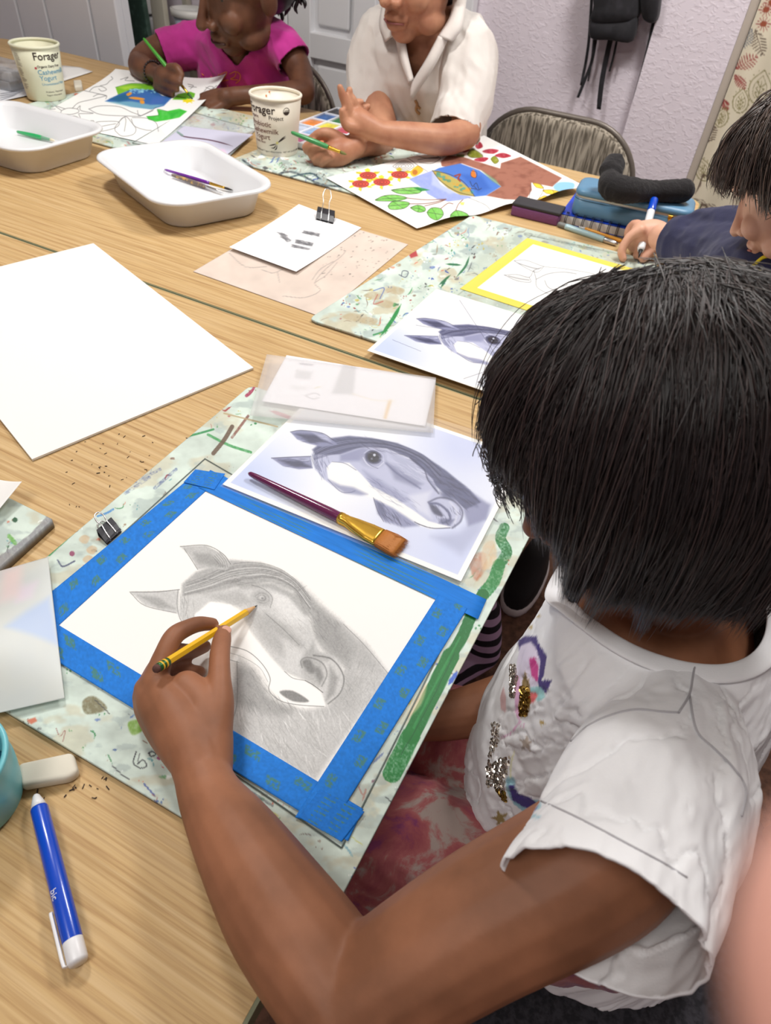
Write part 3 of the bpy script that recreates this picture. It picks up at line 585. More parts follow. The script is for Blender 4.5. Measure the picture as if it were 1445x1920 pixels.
# horse print -------------------------------------------------------
def Zp(P): return [(380+x/2.33, 740+y/2.33) for x, y in P]
def paint_print(cv):
    n = fnoise(cv.x/60, cv.y/60, 77, 3)
    def blue(cx, cy, r, col, op): d = np.hypot(cv.x-cx, (cv.y-cy)*1.2)/r; cv._mix(np.arange(len(cv.x)), np.clip(1.2-d, 0, 1)*op, col)
    Z = Zp
    blue(450, 900, 130, (190, 203, 238), .9); blue(870, 830, 130, (196, 204, 234), .9); blue(860, 1040, 150, (196, 205, 236), .9); blue(620, 800, 110, (226, 230, 240), .7); blue(720, 1020, 120, (205, 212, 238), .8)
    D1 = (88, 92, 126); D2 = (132, 136, 170); LT = (184, 188, 214); DK = (52, 54, 80); WH = (240, 241, 240)
    cv.fill(Z([(1120, 600), (1255, 480), (1220, 600), (1130, 700), (1000, 620)]), (170, 176, 205), 12, .8)
    cv.fill(Z([(1090, 370), (1165, 420), (1255, 482), (1240, 545), (1160, 575), (1130, 480), (1060, 430)]), D2, 5, .9)
    cv.fill(Z([(560, 190), (640, 180), (740, 190), (850, 212), (960, 262), (1060, 330), (1165, 415), (1215, 470), (1150, 500), (1060, 440), (1020, 400), (975, 350), (900, 275), (800, 235), (700, 228), (600, 262), (500, 275), (478, 240), (510, 215)]), D1, 2.5, .95)
    cv.fill(Z([(480, 262), (600, 262), (700, 228), (800, 236), (900, 282), (965, 330), (1005, 370), (1030, 432), (1100, 450), (1138, 500), (1130, 555), (1095, 585), (1000, 578), (930, 560), (860, 500), (760, 430), (690, 360), (640, 315), (570, 292), (540, 320), (548, 370), (570, 400), (530, 370), (490, 325)]), LT, 2, .98)
    cv.fill(Z([(600, 262), (700, 230), (730, 250), (680, 290), (600, 290)]), D2, 5, .8); cv.fill(Z([(700, 330), (800, 390), (900, 460), (860, 470), (760, 420)]), D2, 6, .6)
    cv.fill(Z([(800, 240), (900, 285), (960, 330), (1000, 380), (940, 370), (860, 320)]), (168, 172, 198), 6, .8); cv.fill(Z([(800, 290), (870, 330), (960, 390), (930, 405), (840, 370)]), (128, 132, 162), 6, .8)
    cv.fill(Z([(900, 440), (1000, 420), (980, 470), (1000, 540), (930, 500)]), (214, 217, 232), 6, .8); cv.fill(Z([(980, 360), (1020, 420), (1120, 445), (1200, 490), (1130, 470), (1050, 450)]), (90, 94, 128), 5, .8)
    # blaze
    cv.fill(Z([(542, 318), (565, 293), (640, 298), (690, 345), (740, 400), (830, 445), (920, 505), (985, 552), (1085, 578), (1000, 588), (940, 572), (880, 530), (800, 480), (700, 435), (640, 398), (590, 392), (555, 365)]), WH, 1.8, .97)
    cv.fill(Z([(548, 370), (600, 395), (660, 405), (720, 435), (690, 440), (620, 430), (580, 405)]), D2, 4, .8); cv.fill(Z([(750, 458), (830, 495), (890, 535), (945, 572), (880, 580), (800, 556), (765, 520)]), D2, 4, .9); cv.fill(Z([(750, 458), (790, 480), (800, 555), (768, 520)]), D1, 4, .7)
    cv.line(Z([(925, 556), (960, 572), (1010, 584), (1080, 582)]), 1.6, DK, .8); cv.line(Z([(548, 372), (600, 422), (640, 428), (665, 420)]), 1.4, D1, .7); cv.line(Z([(745, 450), (765, 510), (790, 555)]), 1.3, DK, .6)
    # mane strands
    for k in range(22):
        t = k/21; cv.line(Z([(485+8*t, 285-50*t), (560, 262-62*t), (680, 232-45*t), (820, 236-30*t), (950, 290-35*t), (1040, 385-60*t)]), 1., random.Random(k).choice([DK, (92, 96, 128), (160, 164, 190), DK]), .5, tex=.3, seed=k)
    for k in range(5): cv.line(Z([(480+k*6, 250), (470+k*7, 280), (490+k*7, 320+k*4)]), 1.2, random.Random(k).choice([D1, LT]), .8)
    # ears
    cv.fill(Z([(383, 163), (430, 155), (520, 168), (570, 200), (590, 218), (520, 228), (455, 212), (412, 195)]), D2, 1.5, .97); cv.fill(Z([(410, 170), (500, 175), (545, 205), (470, 208)]), DK, 4, .75); cv.fill(Z([(480, 165), (540, 180), (560, 205), (520, 195)]), LT, 3, .8)
    cv.line(Z([(383, 163), (430, 156), (520, 168), (572, 200)]), 1.3, DK, .8)
    cv.fill(Z([(300, 277), (380, 272), (470, 268), (480, 322), (420, 326), (350, 312)]), D2, 1.5, .97); cv.fill(Z([(330, 285), (420, 290), (470, 315), (400, 315)]), DK, 4, .75); cv.line(Z([(300, 277), (380, 273), (472, 270)]), 1.3, DK, .8); cv.fill(Z([(380, 276), (468, 272), (470, 295), (430, 288)]), LT, 3, .7)
    # eye
    ex, ey = 380+745/2.33, 740+273/2.33
    cv.dot(ex-2, ey, 20, (150, 153, 182), .6, 8, 1.3, .2); cv.dot(ex, ey, 12.5, DK, .85, 3, 1.25, .25); cv.dot(ex, ey, 9.5, (34, 34, 46), .95, 1.5, 1.15, .3); cv.dot(ex+2, ey-4, 2.6, (210, 214, 228), .9); cv.dot(ex-3, ey+3, 2, (150, 155, 175), .6)
    cv.line(Z([(705, 255), (740, 238), (785, 262), (790, 292)]), 1.6, LT, .9); cv.line(Z([(700, 275), (720, 305), (760, 318), (790, 296)]), 2., (205, 208, 225), .8); cv.line(Z([(712, 285), (735, 310), (765, 322)]), 1.2, D1, .7)
    # nostril
    cv.line(Z([(985, 470), (1035, 450), (1092, 462), (1132, 505), (1126, 552), (1090, 582)]), 3., DK, .6, soft=3); cv.line(Z([(990, 475), (1030, 478), (1070, 510), (1080, 545), (1050, 560)]), 4, D1, .9, soft=3); cv.fill(Z([(990, 480), (1020, 490), (1050, 530), (1010, 520)]), DK, 3, .8, True)
    cv.line(Z([(1080, 470), (1110, 510), (1100, 560)]), 4, (206, 209, 226), .8, soft=3); cv.fill(Z([(1040, 540), (1100, 545), (1080, 572), (1030, 562)]), D1, 3, .7)
    for P_, n_, an, ln, w_, op_, c_ in (([(560, 190), (740, 190), (960, 262), (1165, 415), (1060, 440), (900, 275), (700, 228)], 120, .35, 26, 1.1, .3, DK), ([(1060, 330), (1215, 470), (1150, 500), (1020, 400)], 50, .7, 24, 1.2, .35, DK), ([(330, 285), (470, 275), (470, 315), (380, 315)], 26, .05, 20, 1.1, .45, DK), ([(400, 170), (540, 180), (560, 215), (450, 208)], 30, .2, 20, 1.1, .4, DK), ([(690, 330), (900, 430), (960, 500), (860, 490), (760, 430)], 60, .55, 22, 1.2, .25, D1), ([(760, 460), (940, 570), (800, 556)], 40, .9, 22, 1.2, .35, DK), ([(1000, 470), (1130, 500), (1100, 580), (1020, 550)], 40, 1.1, 12, 1.1, .4, DK), ([(700, 240), (960, 330), (1000, 400), (860, 340)], 60, .5, 20, 1.3, .3, (215, 218, 234)), ([(480, 270), (560, 265), (545, 320), (520, 370)], 30, 1.2, 18, 1.2, .4, D1)):
        cv.hatch(Z(P_), c_, n_, an, ln, w_, op_, n_, .2)
    cv.line(Z([(905, 275), (965, 325), (985, 375), (1030, 432)]), 2.4, DK, .6, soft=2); cv.line(Z([(800, 300), (850, 345), (920, 390), (950, 410)]), 3, D1, .6, soft=3); cv.line(Z([(565, 293), (620, 300), (670, 330)]), 1.4, D1, .6)
    # white border of the print
    e = np.minimum(np.minimum(cv.s, 1-cv.s)*.246, np.minimum(cv.t, 1-cv.t)*.325); cv._mix(np.arange(len(cv.x)), np.clip((.0068-e)/.0006+.5, 0, 1), (246, 245, 240))
p_bl = W(417, 908, .010); p_tl = p_bl+nrm(W(548, 779, .010)-p_bl)*.246; p_br = W(864, 1090, .010); p_tr = p_tl+p_br-p_bl
M_gloss = painted('glossy photo print', .22, spec=.5)
pa = thing('horse_print', 'glossy blue-grey horse head print under the purple paintbrush, beside the girl', 'print', (p_tl+p_br)/2)
sheet('photo', [p_tl, p_bl, p_br, p_tr], 260, 420, .0006, M_gloss, pa, paint_print, (238, 240, 243))
sl = [p_tl+nrm(p_tl-p_br)*.004, p_bl+(p_bl-p_tl)*.02, p_br+(p_br-p_bl)*.045+(p_br-p_tr)*.03, p_tr+(p_br-p_bl)*.045+(p_tr-p_br)*.10]
sl = [p+np.array([0, 0, .0009]) for p in sl]
o = sheet('plastic_sleeve', sl, 2, 2, .0002, mat('sleeve plastic', (.95, .97, 1), .1, alpha=.05), pa, smooth=False)
# second print, further away, same picture with thin ruled lines
r_bl = W(688, 657, .012); r_tl = W(838, 548, .012); ex_ = nrm(W(890, 727, .012)-r_bl); ey_ = nrm(r_tl-r_bl); ey_ = nrm(ey_-ex_*(ex_@ey_))
LS, LL = np.linalg.norm(r_tl-r_bl), np.linalg.norm(r_tl-r_bl)*1.36
def map_print(s, t):            # same surface coordinates on the first print
    P = p_tl*((1-s)*(1-t))[:, None]+p_bl*(s*(1-t))[:, None]+p_br*(s*t)[:, None]+p_tr*((1-s)*t)[:, None]; return PJ(P)
def paint_print2(cv):
    paint_print(cv)
    w = lambda *P: [tuple(np.array(PJ(p_tl*(1-s)*(1-t)+p_bl*s*(1-t)+p_br*s*t+p_tr*(1-s)*t))) for s, t in P]
    for q in (((.06, .15), (.6, .5)), ((.55, .08), (.45, .3)), ((.95, .45), (.1, .78)), ((.8, .05), (.82, .2)), ((.3, .9), (.9, .95)), ((.7, .5), (.72, .9))): cv.line(w(*q), 1., (70, 74, 90), .7, sm=False)
b_tl = r_bl+ey_*LS; b_br = r_bl+ex_*LL
pb = sheet('horse_print', [b_tl, r_bl, b_br, b_br+ey_*LS], 240, 380, .0008, M_gloss, None, paint_print2, (238, 238, 234), uvmap=map_print)
tag(pb, 'horse head print crossed by thin ruled lines, its corner resting off the far board', 'print')
# ================================================================== LOOSE SHEETS
big = [W(175, 456, .004), W(475, 689, .004), W(60, 861, .004)]; big.append(big[0]+big[2]-big[1])
tag(sheet('foam_board', big, 2, 2, .003, M_plain, smooth=False), 'large blank white board lying across the left of the near table', 'board')
# trimmed note with shading swatches, clip on its far edge
def paint_note(cv):
    rs = random.Random(4)
    for P, v in (([(520, 435), (533, 438), (546, 452), (538, 455)], 120), ([(570, 432), (600, 438), (598, 444), (566, 437)], 110), ([(555, 449), (588, 455), (585, 462), (552, 456)], 90), ([(548, 458), (582, 466), (578, 469), (546, 463)], 130)):
        cv.fill(P, (v, v, v+4), 1.6, .75, tex=.5, seed=v); cv.hatch(P, (80, 80, 85), 20, .25, 22, .8, .5, v)
    for k in range(50): cv.dot(rs.uniform(560, 665), rs.uniform(400, 470), rs.uniform(.3, .8), (90, 90, 92), .8)
def paint_tan(cv):
    rs = random.Random(6); cv.c *= (1+.05*(fnoise(cv.x/30, cv.y/18, 4, 3)-.5)*2)[:, None]
    for k in range(110): cv.dot(rs.uniform(600, 755), rs.uniform(425, 520), rs.uniform(.4, 1.2), (80, 78, 76), .8)
    for q in ([(530, 555), (570, 558), (600, 545), (590, 530), (610, 505), (640, 480), (648, 470)], [(585, 525), (600, 505), (625, 490)], [(590, 530), (612, 515), (632, 492)], [(520, 510), (524, 530)], [(490, 505), (510, 512), (530, 505)], [(430, 475), (460, 500), (500, 500)]): cv.line(q, 1.3, (140, 132, 128), .7, tex=.4)
tan = [W(362, 509, .0012), W(602, 594, .0012), W(765, 458, .0012)]; tan.append(tan[0]+tan[2]-tan[1])
tag(sheet('tracing_paper', tan, 160, 120, .0003, mat('x', (1, 1, 1)) if 0 else painted('tan tracing paper', .7), None, paint_tan, (212, 196, 184)), 'pinkish tan tracing paper with faint pencil lines, under the clipped note', 'paper')
nt4 = [W(560, 384, .003), W(430, 468, .003), W(555, 514, .003), W(677, 428, .003)]
note = sheet('note_paper', nt4, 120, 120, .0003, M_paper, None, paint_note, (250, 250, 252), bend=lambda s, t: .006*(np.abs(s-.35)**2)*2)
tag(note, 'small white paper with pencil shading swatches, clipped at its top', 'paper')
# vellum and white test sheet near the girl
clear_m = mat('frosted vellum', rgb(214, 210, 208), .5, alpha=.62)
v4 = [W(500, 664, .012), W(468, 779, .014), W(812, 812, .016), W(817, 708, .012)]
def paint_test(cv):
    cv.fill([(643, 683), (668, 683), (662, 740), (622, 738)], (195, 196, 200), 4, .9); cv.fill([(556, 693), (586, 697), (580, 712), (552, 709)], (205, 206, 210), 3, .9); cv.fill([(560, 680), (588, 683), (586, 686), (562, 684)], (150, 150, 160), 1.2, .7); cv.fill([(546, 722), (575, 725), (573, 732), (545, 730)], (222, 223, 226), 2, .9)
    cv.line([(572, 742), (590, 737), (600, 743), (588, 748), (572, 742)], 1.2, (130, 130, 135), .7); cv.line([(731, 752), (727, 765), (722, 783)], 5, (225, 170, 60), .75, soft=4, tex=.2); cv.line([(590, 728), (600, 725)], 1.4, (190, 185, 90), .6); cv.line([(660, 738), (700, 750), (740, 752)], 2, (235, 225, 200), .8)
tag(sheet('test_paper', [W(537, 666, .0105), W(490, 752, .0115), W(797, 799, .013), W(817, 712, .011)], 150, 110, .0003, M_paper, None, paint_test, (238, 238, 243)), 'torn white paper with grey swatches and a yellow stain, inside the vellum', 'paper')
tag(sheet('vellum_sheet', v4, 12, 12, .0003, mat('vellum', rgb(238, 236, 236), .5, alpha=.30), None), 'frosted vellum folded over a white test paper between the two horse prints', 'vellum')
# large translucent film at lower left, over the board's corner
def paint_film(cv):
    n = fnoise(cv.x/50, cv.y/40, 9, 3)
    cv._mix(np.arange(len(cv.x)), np.clip(n-.3, 0, .4), (212, 214, 206))
    cv.fill([(92, 1120), (110, 1210), (60, 1190), (10, 1175), (50, 1145)], (165, 190, 235), 9, .75); cv.fill([(5, 1070), (40, 1060), (40, 1120), (0, 1130)], (232, 205, 205), 14, .7); cv.fill([(40, 1100), (70, 1090), (60, 1120), (30, 1130)], (225, 205, 225), 10, .6)
film = [W(90, 1044, .016), W(121, 1309, .012), W(-70, 1352, .014), W(-120, 1105, .018)]
tag(sheet('acetate_film', film, 120, 120, .0003, painted('frosted film', .35, alpha=.70), None, paint_film, (205, 210, 208), bend=lambda s, t: .012*np.sin(np.pi*s)*t), 'frosted translucent film with soft pastel tints overlapping the left corner of the board', 'plastic sheet')
tag(sheet('loose_paper', [W(46, 915, .022), W(0, 972, .016), W(-120, 960, .016), W(-60, 885, .02)], 24, 24, .0003, M_plain, None, bend=lambda s, t: .01*(1-t)**3), 'curling blank white paper on the chipped board at the left edge', 'paper')
# yellow-taped line drawing
y_tl = W(988, 446, BH+.001); y_bl = W(862, 541, BH+.001); ex2 = nrm(W(1130, 487, BH+.001)-y_tl); hh = np.linalg.norm(y_bl-y_tl); y_tr = y_tl+ex2*hh*1.05; y_br = y_bl+ex2*hh*1.05
def paint_line(cv):
    e = np.minimum(np.minimum(cv.s, 1-cv.s)*hh, np.minimum(cv.t, 1-cv.t)*hh*1.05); cv._mix(np.arange(len(cv.x)), np.clip((.024-e)/.001+.5, 0, 1), (224, 204, 88)); cv._mix(np.arange(len(cv.x)), np.clip((.012-abs(e-.012))/.003, 0, 1)*np.clip(.024-e, 0, 1)*12, (236, 216, 110))
    g = (150, 150, 152); Z = lambda P: [(850+x/2.429, 250+y/2.429) for x, y in P]
    cv.fill(Z([(275, 580), (330, 580), (410, 610), (370, 632), (320, 605)]), (214, 214, 214), 2, .9); cv.fill(Z([(230, 645), (290, 645), (345, 655), (350, 678), (290, 672)]), (208, 208, 208), 2, .9)
    cv.fill(Z([(345, 640), (440, 630), (560, 625), (620, 700), (450, 730), (370, 690)]), (222, 222, 222), 4, .8); cv.fill(Z([(415, 665), (460, 640), (560, 640), (500, 700), (440, 700)]), (246, 246, 244), 2, .9)
    for q in ([(275, 580), (330, 578), (410, 606), (470, 612), (560, 625), (640, 640)], [(275, 580), (320, 608), (370, 632), (395, 625), (410, 606)], [(230, 645), (290, 643), (345, 655), (365, 625), (400, 612)], [(230, 645), (290, 672), (350, 678), (345, 655)], [(365, 625), (375, 660), (380, 700), (430, 730), (480, 740)], [(375, 665), (430, 640), (500, 632), (560, 640)], [(415, 670), (430, 700), (470, 720)], [(290, 590), (350, 610), (390, 618)], [(250, 650), (300, 662), (345, 668)]): cv.line(Z(q), 1.1, (110, 110, 112), .8)
tag(sheet('line_drawing', [y_tl, y_bl, y_br, y_tr], 240, 300, .0005, M_paper, None, paint_line, (248, 248, 246)), 'pale pencil outline of a horse head on paper edged with yellow tape', 'drawing')
# ================================================================== THE CHILDREN'S FLOWER PAINTINGS
def Z4(P): return [(610+x/3.01, 240+y/3.01) for x, y in P]
def paint_k1(cv):
    Z = Z4; K = (45, 42, 45)
    cv.fill(Z([(650, 190), (690, 155), (760, 158), (860, 190), (985, 228), (990, 198), (1100, 162), (1335, 282), (1280, 332), (1160, 308), (1165, 350), (1140, 390), (1080, 405), (1010, 402), (905, 382), (990, 330), (960, 300), (880, 240), (770, 200), (690, 222), (655, 215)]), (156, 102, 84), 1.2, .97)
    a = np.clip((fnoise(cv.x/14, cv.y/6, 3, 3)-.5)*1.2, 0, .35); br = (abs(cv.c[:, 0]-156/255) < .03); cv._mix(np.nonzero(br)[0], a[br]*1.6, (120, 72, 58))
    cv.fill(Z([(468, 288), (600, 240), (650, 320), (740, 370), (835, 390), (760, 408), (690, 416), (630, 402), (575, 372), (560, 350)]), (146, 160, 222), 1.2, .95, tex=.1); cv.fill(Z([(600, 240), (650, 310), (740, 365), (700, 372), (600, 320)]), (186, 196, 235), 3, .7)
    cv.fill(Z([(610, 240), (640, 225), (760, 200), (870, 240), (990, 330), (905, 382), (845, 388), (760, 300), (680, 262)]), (72, 116, 200), 1.2, .97); cv.fill(Z([(760, 260), (880, 270), (930, 340), (860, 370)]), (50, 90, 175), 5, .6)
    cv.fill(Z([(880, 240), (960, 290), (990, 330), (940, 300)]), (110, 140, 110), 2, .8)
    cv.fill(Z([(602, 240), (640, 242), (700, 268), (770, 305), (815, 345), (842, 386), (760, 378), (690, 340), (640, 295)]), (176, 160, 84), 1., .97)
    rs = random.Random(3)
    for k in range(34):
        t = rs.random(); x, y = 615+215*t, 250+120*t*rs.uniform(.85, 1.1)+rs.uniform(-8, 12); cv.dot(*Z([(x, y)])[0], rs.uniform(1.2, 3), rs.choice([(70, 150, 150), (80, 140, 120), (200, 150, 60)]), .75, asp=1.5)
    cv.line(Z([(602, 240), (650, 300), (740, 358), (842, 386)]), 1.2, K, .7); cv.line(Z([(602, 240), (700, 262), (780, 305), (842, 386)]), 1.2, K, .7)
    cv.line(Z([(730, 270), (760, 262), (748, 285), (760, 300)]), 3, (150, 60, 40), .9); cv.fill(Z([(820, 255), (835, 235), (850, 265), (845, 282), (825, 275)]), (225, 120, 40), 1, .95, True); cv.line(Z([(820, 240), (852, 250), (848, 280), (822, 272), (820, 250)]), 1, K, .8)
    for q in ([(815, 300), (830, 330), (850, 310), (865, 345)], [(840, 330), (860, 350), (880, 340)], [(820, 340), (850, 345)]): cv.line(Z(q), 1., K, .9)
    for x, y in ((240, 268), (198, 316), (318, 306), (418, 264)):
        for k in range(6):
            A = k*1.05+.3; cv.fill(Z([(x, y), (x+62*math.cos(A)-8, y+34*math.sin(A)), (x+78*math.cos(A+.2), y+42*math.sin(A+.2)), (x+60*math.cos(A+.45), y+32*math.sin(A+.45))]), (240, 214, 54), .8, .95); 
            if k % 2: cv.line(Z([(x+40*math.cos(A), y+20*math.sin(A)), (x+78*math.cos(A+.2), y+42*math.sin(A+.2))]), .8, K, .7)
    for x, y in ((240, 268), (198, 316), (318, 306), (418, 264)):
        cv.fill(Z([(x-48, y), (x-30, y-19), (x+25, y-19), (x+48, y-2), (x+30, y+18), (x-25, y+18)]), (226, 84, 70), 1, .98, True)
        for r in (48, 30, 14): cv.line(Z([(x-r, y), (x, y-r*.4), (x+r, y), (x+2, y+r*.4), (x-r*.9, y+2)]), 1., K, .8)
    cv.fill(Z([(478, 250), (520, 212), (552, 240), (500, 275)]), (236, 180, 52), 1, .95, True); cv.dot(*Z([(505, 250)])[0], 5, (180, 110, 50), .9)
    for r in (60, 45, 30, 15): cv.line(Z([(440-r, 215), (440, 215-r*.5), (440+r, 215), (440, 215+r*.5), (440-r, 218)]), .9, K, .8)
    for q in ([(440, 160), (480, 180), (520, 210), (575, 245)], [(515, 150), (570, 138), (640, 165), (570, 170), (515, 155)], [(520, 180), (580, 170), (650, 168), (600, 200), (530, 195)], [(810, 395), (860, 415), (910, 440), (945, 485)]): cv.line(Z(q), .9, K, .75)
    for P in ([(370, 350), (430, 340), (500, 335), (540, 350), (520, 370), (420, 372)], [(280, 405), (330, 382), (400, 378), (460, 395), (400, 412), (300, 412)], [(352, 440), (380, 415), (450, 415), (475, 428), (440, 455), (370, 460)], [(478, 450), (520, 435), (560, 448), (560, 470), (520, 475)], [(572, 475), (600, 450), (650, 455), (665, 490), (630, 520), (590, 505)], [(705, 490), (740, 465), (800, 485), (810, 520), (760, 540), (710, 525)]):
        cv.fill(Z(P), (118, 190, 84), 1, .95, True, .25); cv.line(Z(P+[P[0]]), 1., K, .8); c = np.mean(P, 0); cv.line(Z([P[0], tuple(c), P[3]]), .8, K, .7); cv.line(Z([P[1], tuple(c), P[4]]), .7, K, .6)
    cv.fill(Z([(490, 335), (520, 332), (590, 350), (540, 358)]), (40, 130, 60), 1, .9)
    for q in ([(460, 395), (560, 405), (680, 402)], [(475, 428), (580, 425), (680, 402)], [(560, 440), (640, 420), (680, 402)], [(650, 455), (690, 425), (720, 428)], [(735, 465), (750, 430), (775, 405)]): cv.line(Z(q), 1.6, (120, 75, 60), .9)
    cv.fill(Z([(760, 420), (785, 418), (780, 436), (762, 434)]), (240, 225, 80), 1, .8)
    for P in ([(845, 100), (870, 78), (888, 105), (860, 118)], [(755, 118), (790, 105), (815, 125), (780, 138)], [(885, 130), (930, 118), (978, 125), (950, 145), (905, 142)], [(955, 155), (1000, 140), (1048, 158), (1000, 170)], [(838, 180), (880, 165), (920, 170), (890, 192)]): cv.fill(Z(P), (164, 44, 60), 1, .95, True, .3)
    for P in ([(800, 150), (830, 118), (890, 160), (830, 168)], [(932, 175), (955, 158), (978, 185), (955, 202)]): cv.fill(Z(P), (134, 140, 40), 1, .95, True, .3); cv.line(Z(P+[P[0]]), .8, K, .6)
    cv.fill(Z([(740, 150), (785, 150), (780, 166), (740, 160)]), (90, 110, 50), 1, .8); cv.fill(Z([(630, 105), (700, 125), (690, 138), (640, 118)]), (150, 180, 90), 1, .8)
    cv.fill(Z([(1285, 335), (1320, 305), (1400, 310), (1395, 345), (1320, 358)]), (130, 186, 222), 2, .9, True); cv.fill(Z([(1085, 402), (1140, 395), (1190, 412), (1120, 412)]), (110, 180, 70), 1, .9)
    for P in ([(1170, 310), (1210, 318), (1230, 340), (1190, 335)], [(1225, 350), (1280, 350), (1300, 372), (1250, 370)], [(1195, 405), (1235, 382), (1255, 395), (1215, 420)], [(1280, 350), (1325, 362), (1300, 376)]): cv.fill(Z(P), (232, 200, 60), 1, .95, True, .2); cv.line(Z(P+[P[0]]), .9, (120, 95, 30), .9)
    cv.line(Z([(1160, 308), (1150, 400)]), 1, K, .6); cv.line(Z([(1190, 420), (1230, 350), (1215, 320)]), 1, (110, 90, 40), .8)
k1 = [W(906, 261, .010), W(611, 333, .010), W(781, 428, .006), W(1095, 357, .008)]
tag(sheet('flower_painting', k1, 330, 330, .0004, M_paper, None, paint_k1, (244, 243, 240), bend=lambda s, t: .012*np.sin(np.pi*s*1.0)*np.clip(t*1.2-.1, 0, 1)*0+.010*(1-s)**4*(t < 2)+.008*np.sin(3*np.pi*s)**2*t**3), 'flower painting with a blue vase, brown ground and red roses, before the white-shirted child', 'painting', 'children\'s flower pages')
def Z5(P): return [(60+x/3.44, 120+y/3.44) for x, y in P]
def paint_k0(cv):
    Z = Z5; K = (90, 88, 90)
    cv.fill(Z([(538, 150), (640, 125), (760, 130), (850, 175), (800, 190), (700, 172), (610, 175), (555, 200)]), (120, 190, 40), 1, .97); cv.fill(Z([(560, 150), (640, 138), (700, 145), (600, 165)]), (190, 225, 70), 3, .7)
    cv.fill(Z([(905, 230), (940, 195), (1020, 178), (1052, 190), (1045, 215), (985, 232)]), (104, 180, 40), 1, .97)
    cv.fill(Z([(470, 240), (560, 195), (650, 160), (790, 168), (840, 205), (905, 215), (850, 270), (770, 292), (640, 275), (560, 252)]), (50, 100, 170), 1.2, .97); cv.fill(Z([(480, 243), (640, 240), (760, 262), (850, 262), (770, 292), (640, 278)]), (120, 175, 195), 2, .85); cv.fill(Z([(500, 225), (600, 190), (640, 225), (560, 245)]), (30, 95, 130), 3, .8)
    rs = random.Random(8)
    for k in range(36): cv.dot(*Z([(rs.uniform(620, 800), rs.uniform(162, 188))])[0], rs.uniform(.7, 1.7), (150, 210, 230), .7, asp=1.8)
    cv.fill(Z([(780, 215), (860, 210), (840, 250), (760, 262)]), (70, 105, 180), 3, .7)
    for P in ([(608, 195), (630, 182), (645, 190), (620, 206)], [(622, 218), (660, 212), (722, 222), (715, 232), (660, 228)], [(695, 235), (720, 236), (724, 254), (702, 256)]): cv.fill(Z(P), (226, 150, 50), .9, .97, True)
    cv.fill(Z([(738, 338), (815, 330), (808, 292), (870, 304), (950, 288), (1000, 305), (950, 345), (870, 362), (800, 372), (750, 358)]), (64, 190, 60), 1, .97, tex=.15); cv.fill(Z([(880, 320), (960, 300), (900, 350)]), (40, 165, 50), 3, .6)
    cv.fill(Z([(970, 235), (1015, 225), (1045, 236), (1000, 252)]), (240, 220, 30), 1, .97)
    for k in range(7): A = k*.9; cv.line(Z([(1008, 238), (1008+38*math.cos(A), 238+15*math.sin(A))]), 1.5, (240, 220, 30), .95)
    L = [[(365, 290), (440, 270), (560, 275), (640, 310), (700, 335), (600, 335), (440, 325), (365, 290)], [(680, 300), (685, 325), (700, 335), (780, 300)], [(535, 430), (540, 400), (600, 340), (640, 375), (670, 420), (650, 455), (580, 465), (535, 430)], [(600, 345), (605, 370), (595, 435)], [(640, 355), (660, 400), (730, 425), (770, 428)], [(645, 345), (740, 350), (800, 380), (815, 435)], [(355, 430), (400, 380), (480, 370), (560, 375), (540, 410), (440, 435), (355, 430)], [(370, 425), (460, 400), (540, 385)], [(560, 375), (580, 350), (600, 340)], [(260, 285), (300, 250), (380, 230), (480, 205)], [(190, 300), (230, 285), (290, 290), (300, 310), (250, 325), (190, 318), (190, 300)], [(190, 300), (150, 270), (215, 290)], [(290, 290), (310, 270), (315, 300), (395, 318), (305, 320)], [(300, 320), (310, 350), (270, 335), (180, 345), (220, 325)], [(150, 290), (100, 295), (160, 315), (110, 325), (180, 320)], [(370, 175), (400, 150), (450, 145), (480, 165), (450, 175), (430, 160)], [(440, 140), (480, 130), (500, 110), (520, 95), (510, 80)], [(395, 210), (430, 195), (480, 205), (475, 225)], [(330, 170), (420, 190), (480, 205)], [(570, 100), (620, 85), (600, 105), (660, 110)], [(270, 365), (340, 370), (395, 365), (390, 385), (350, 380)], [(1005, 130), (1040, 140), (1020, 160)], [(1010, 145), (1060, 150)], [(1110, 175), (1140, 145), (1170, 150), (1150, 170)], [(1165, 165), (1190, 140), (1195, 165), (1175, 175)], [(1120, 150), (1190, 180)], [(700, 335), (770, 300), (800, 280)]]
    for q in L: cv.line(Z(q), 1., K, .8)
    for P in ([(538, 150), (640, 125), (760, 130)], [(738, 338), (815, 330), (808, 292), (870, 304)]): cv.line(Z(P), .9, (40, 80, 40), .7)
k0 = [W(218, 137, .008), W(62, 222, .008), W(292, 272, .008), W(428, 163, .008)]
tag(sheet('flower_painting', k0, 300, 300, .0004, M_paper, None, paint_k0, (243, 243, 241), bend=lambda s, t: .03*(t**8)*(1-s)**2+.012*(1-s)**6), 'half-painted flower page with a blue pond and green leaves, in front of the pink-shirted child', 'painting', 'children\'s flower pages')
# ================================================================== THINGS ON THE TABLES
def isx(a, b, c, d): return None
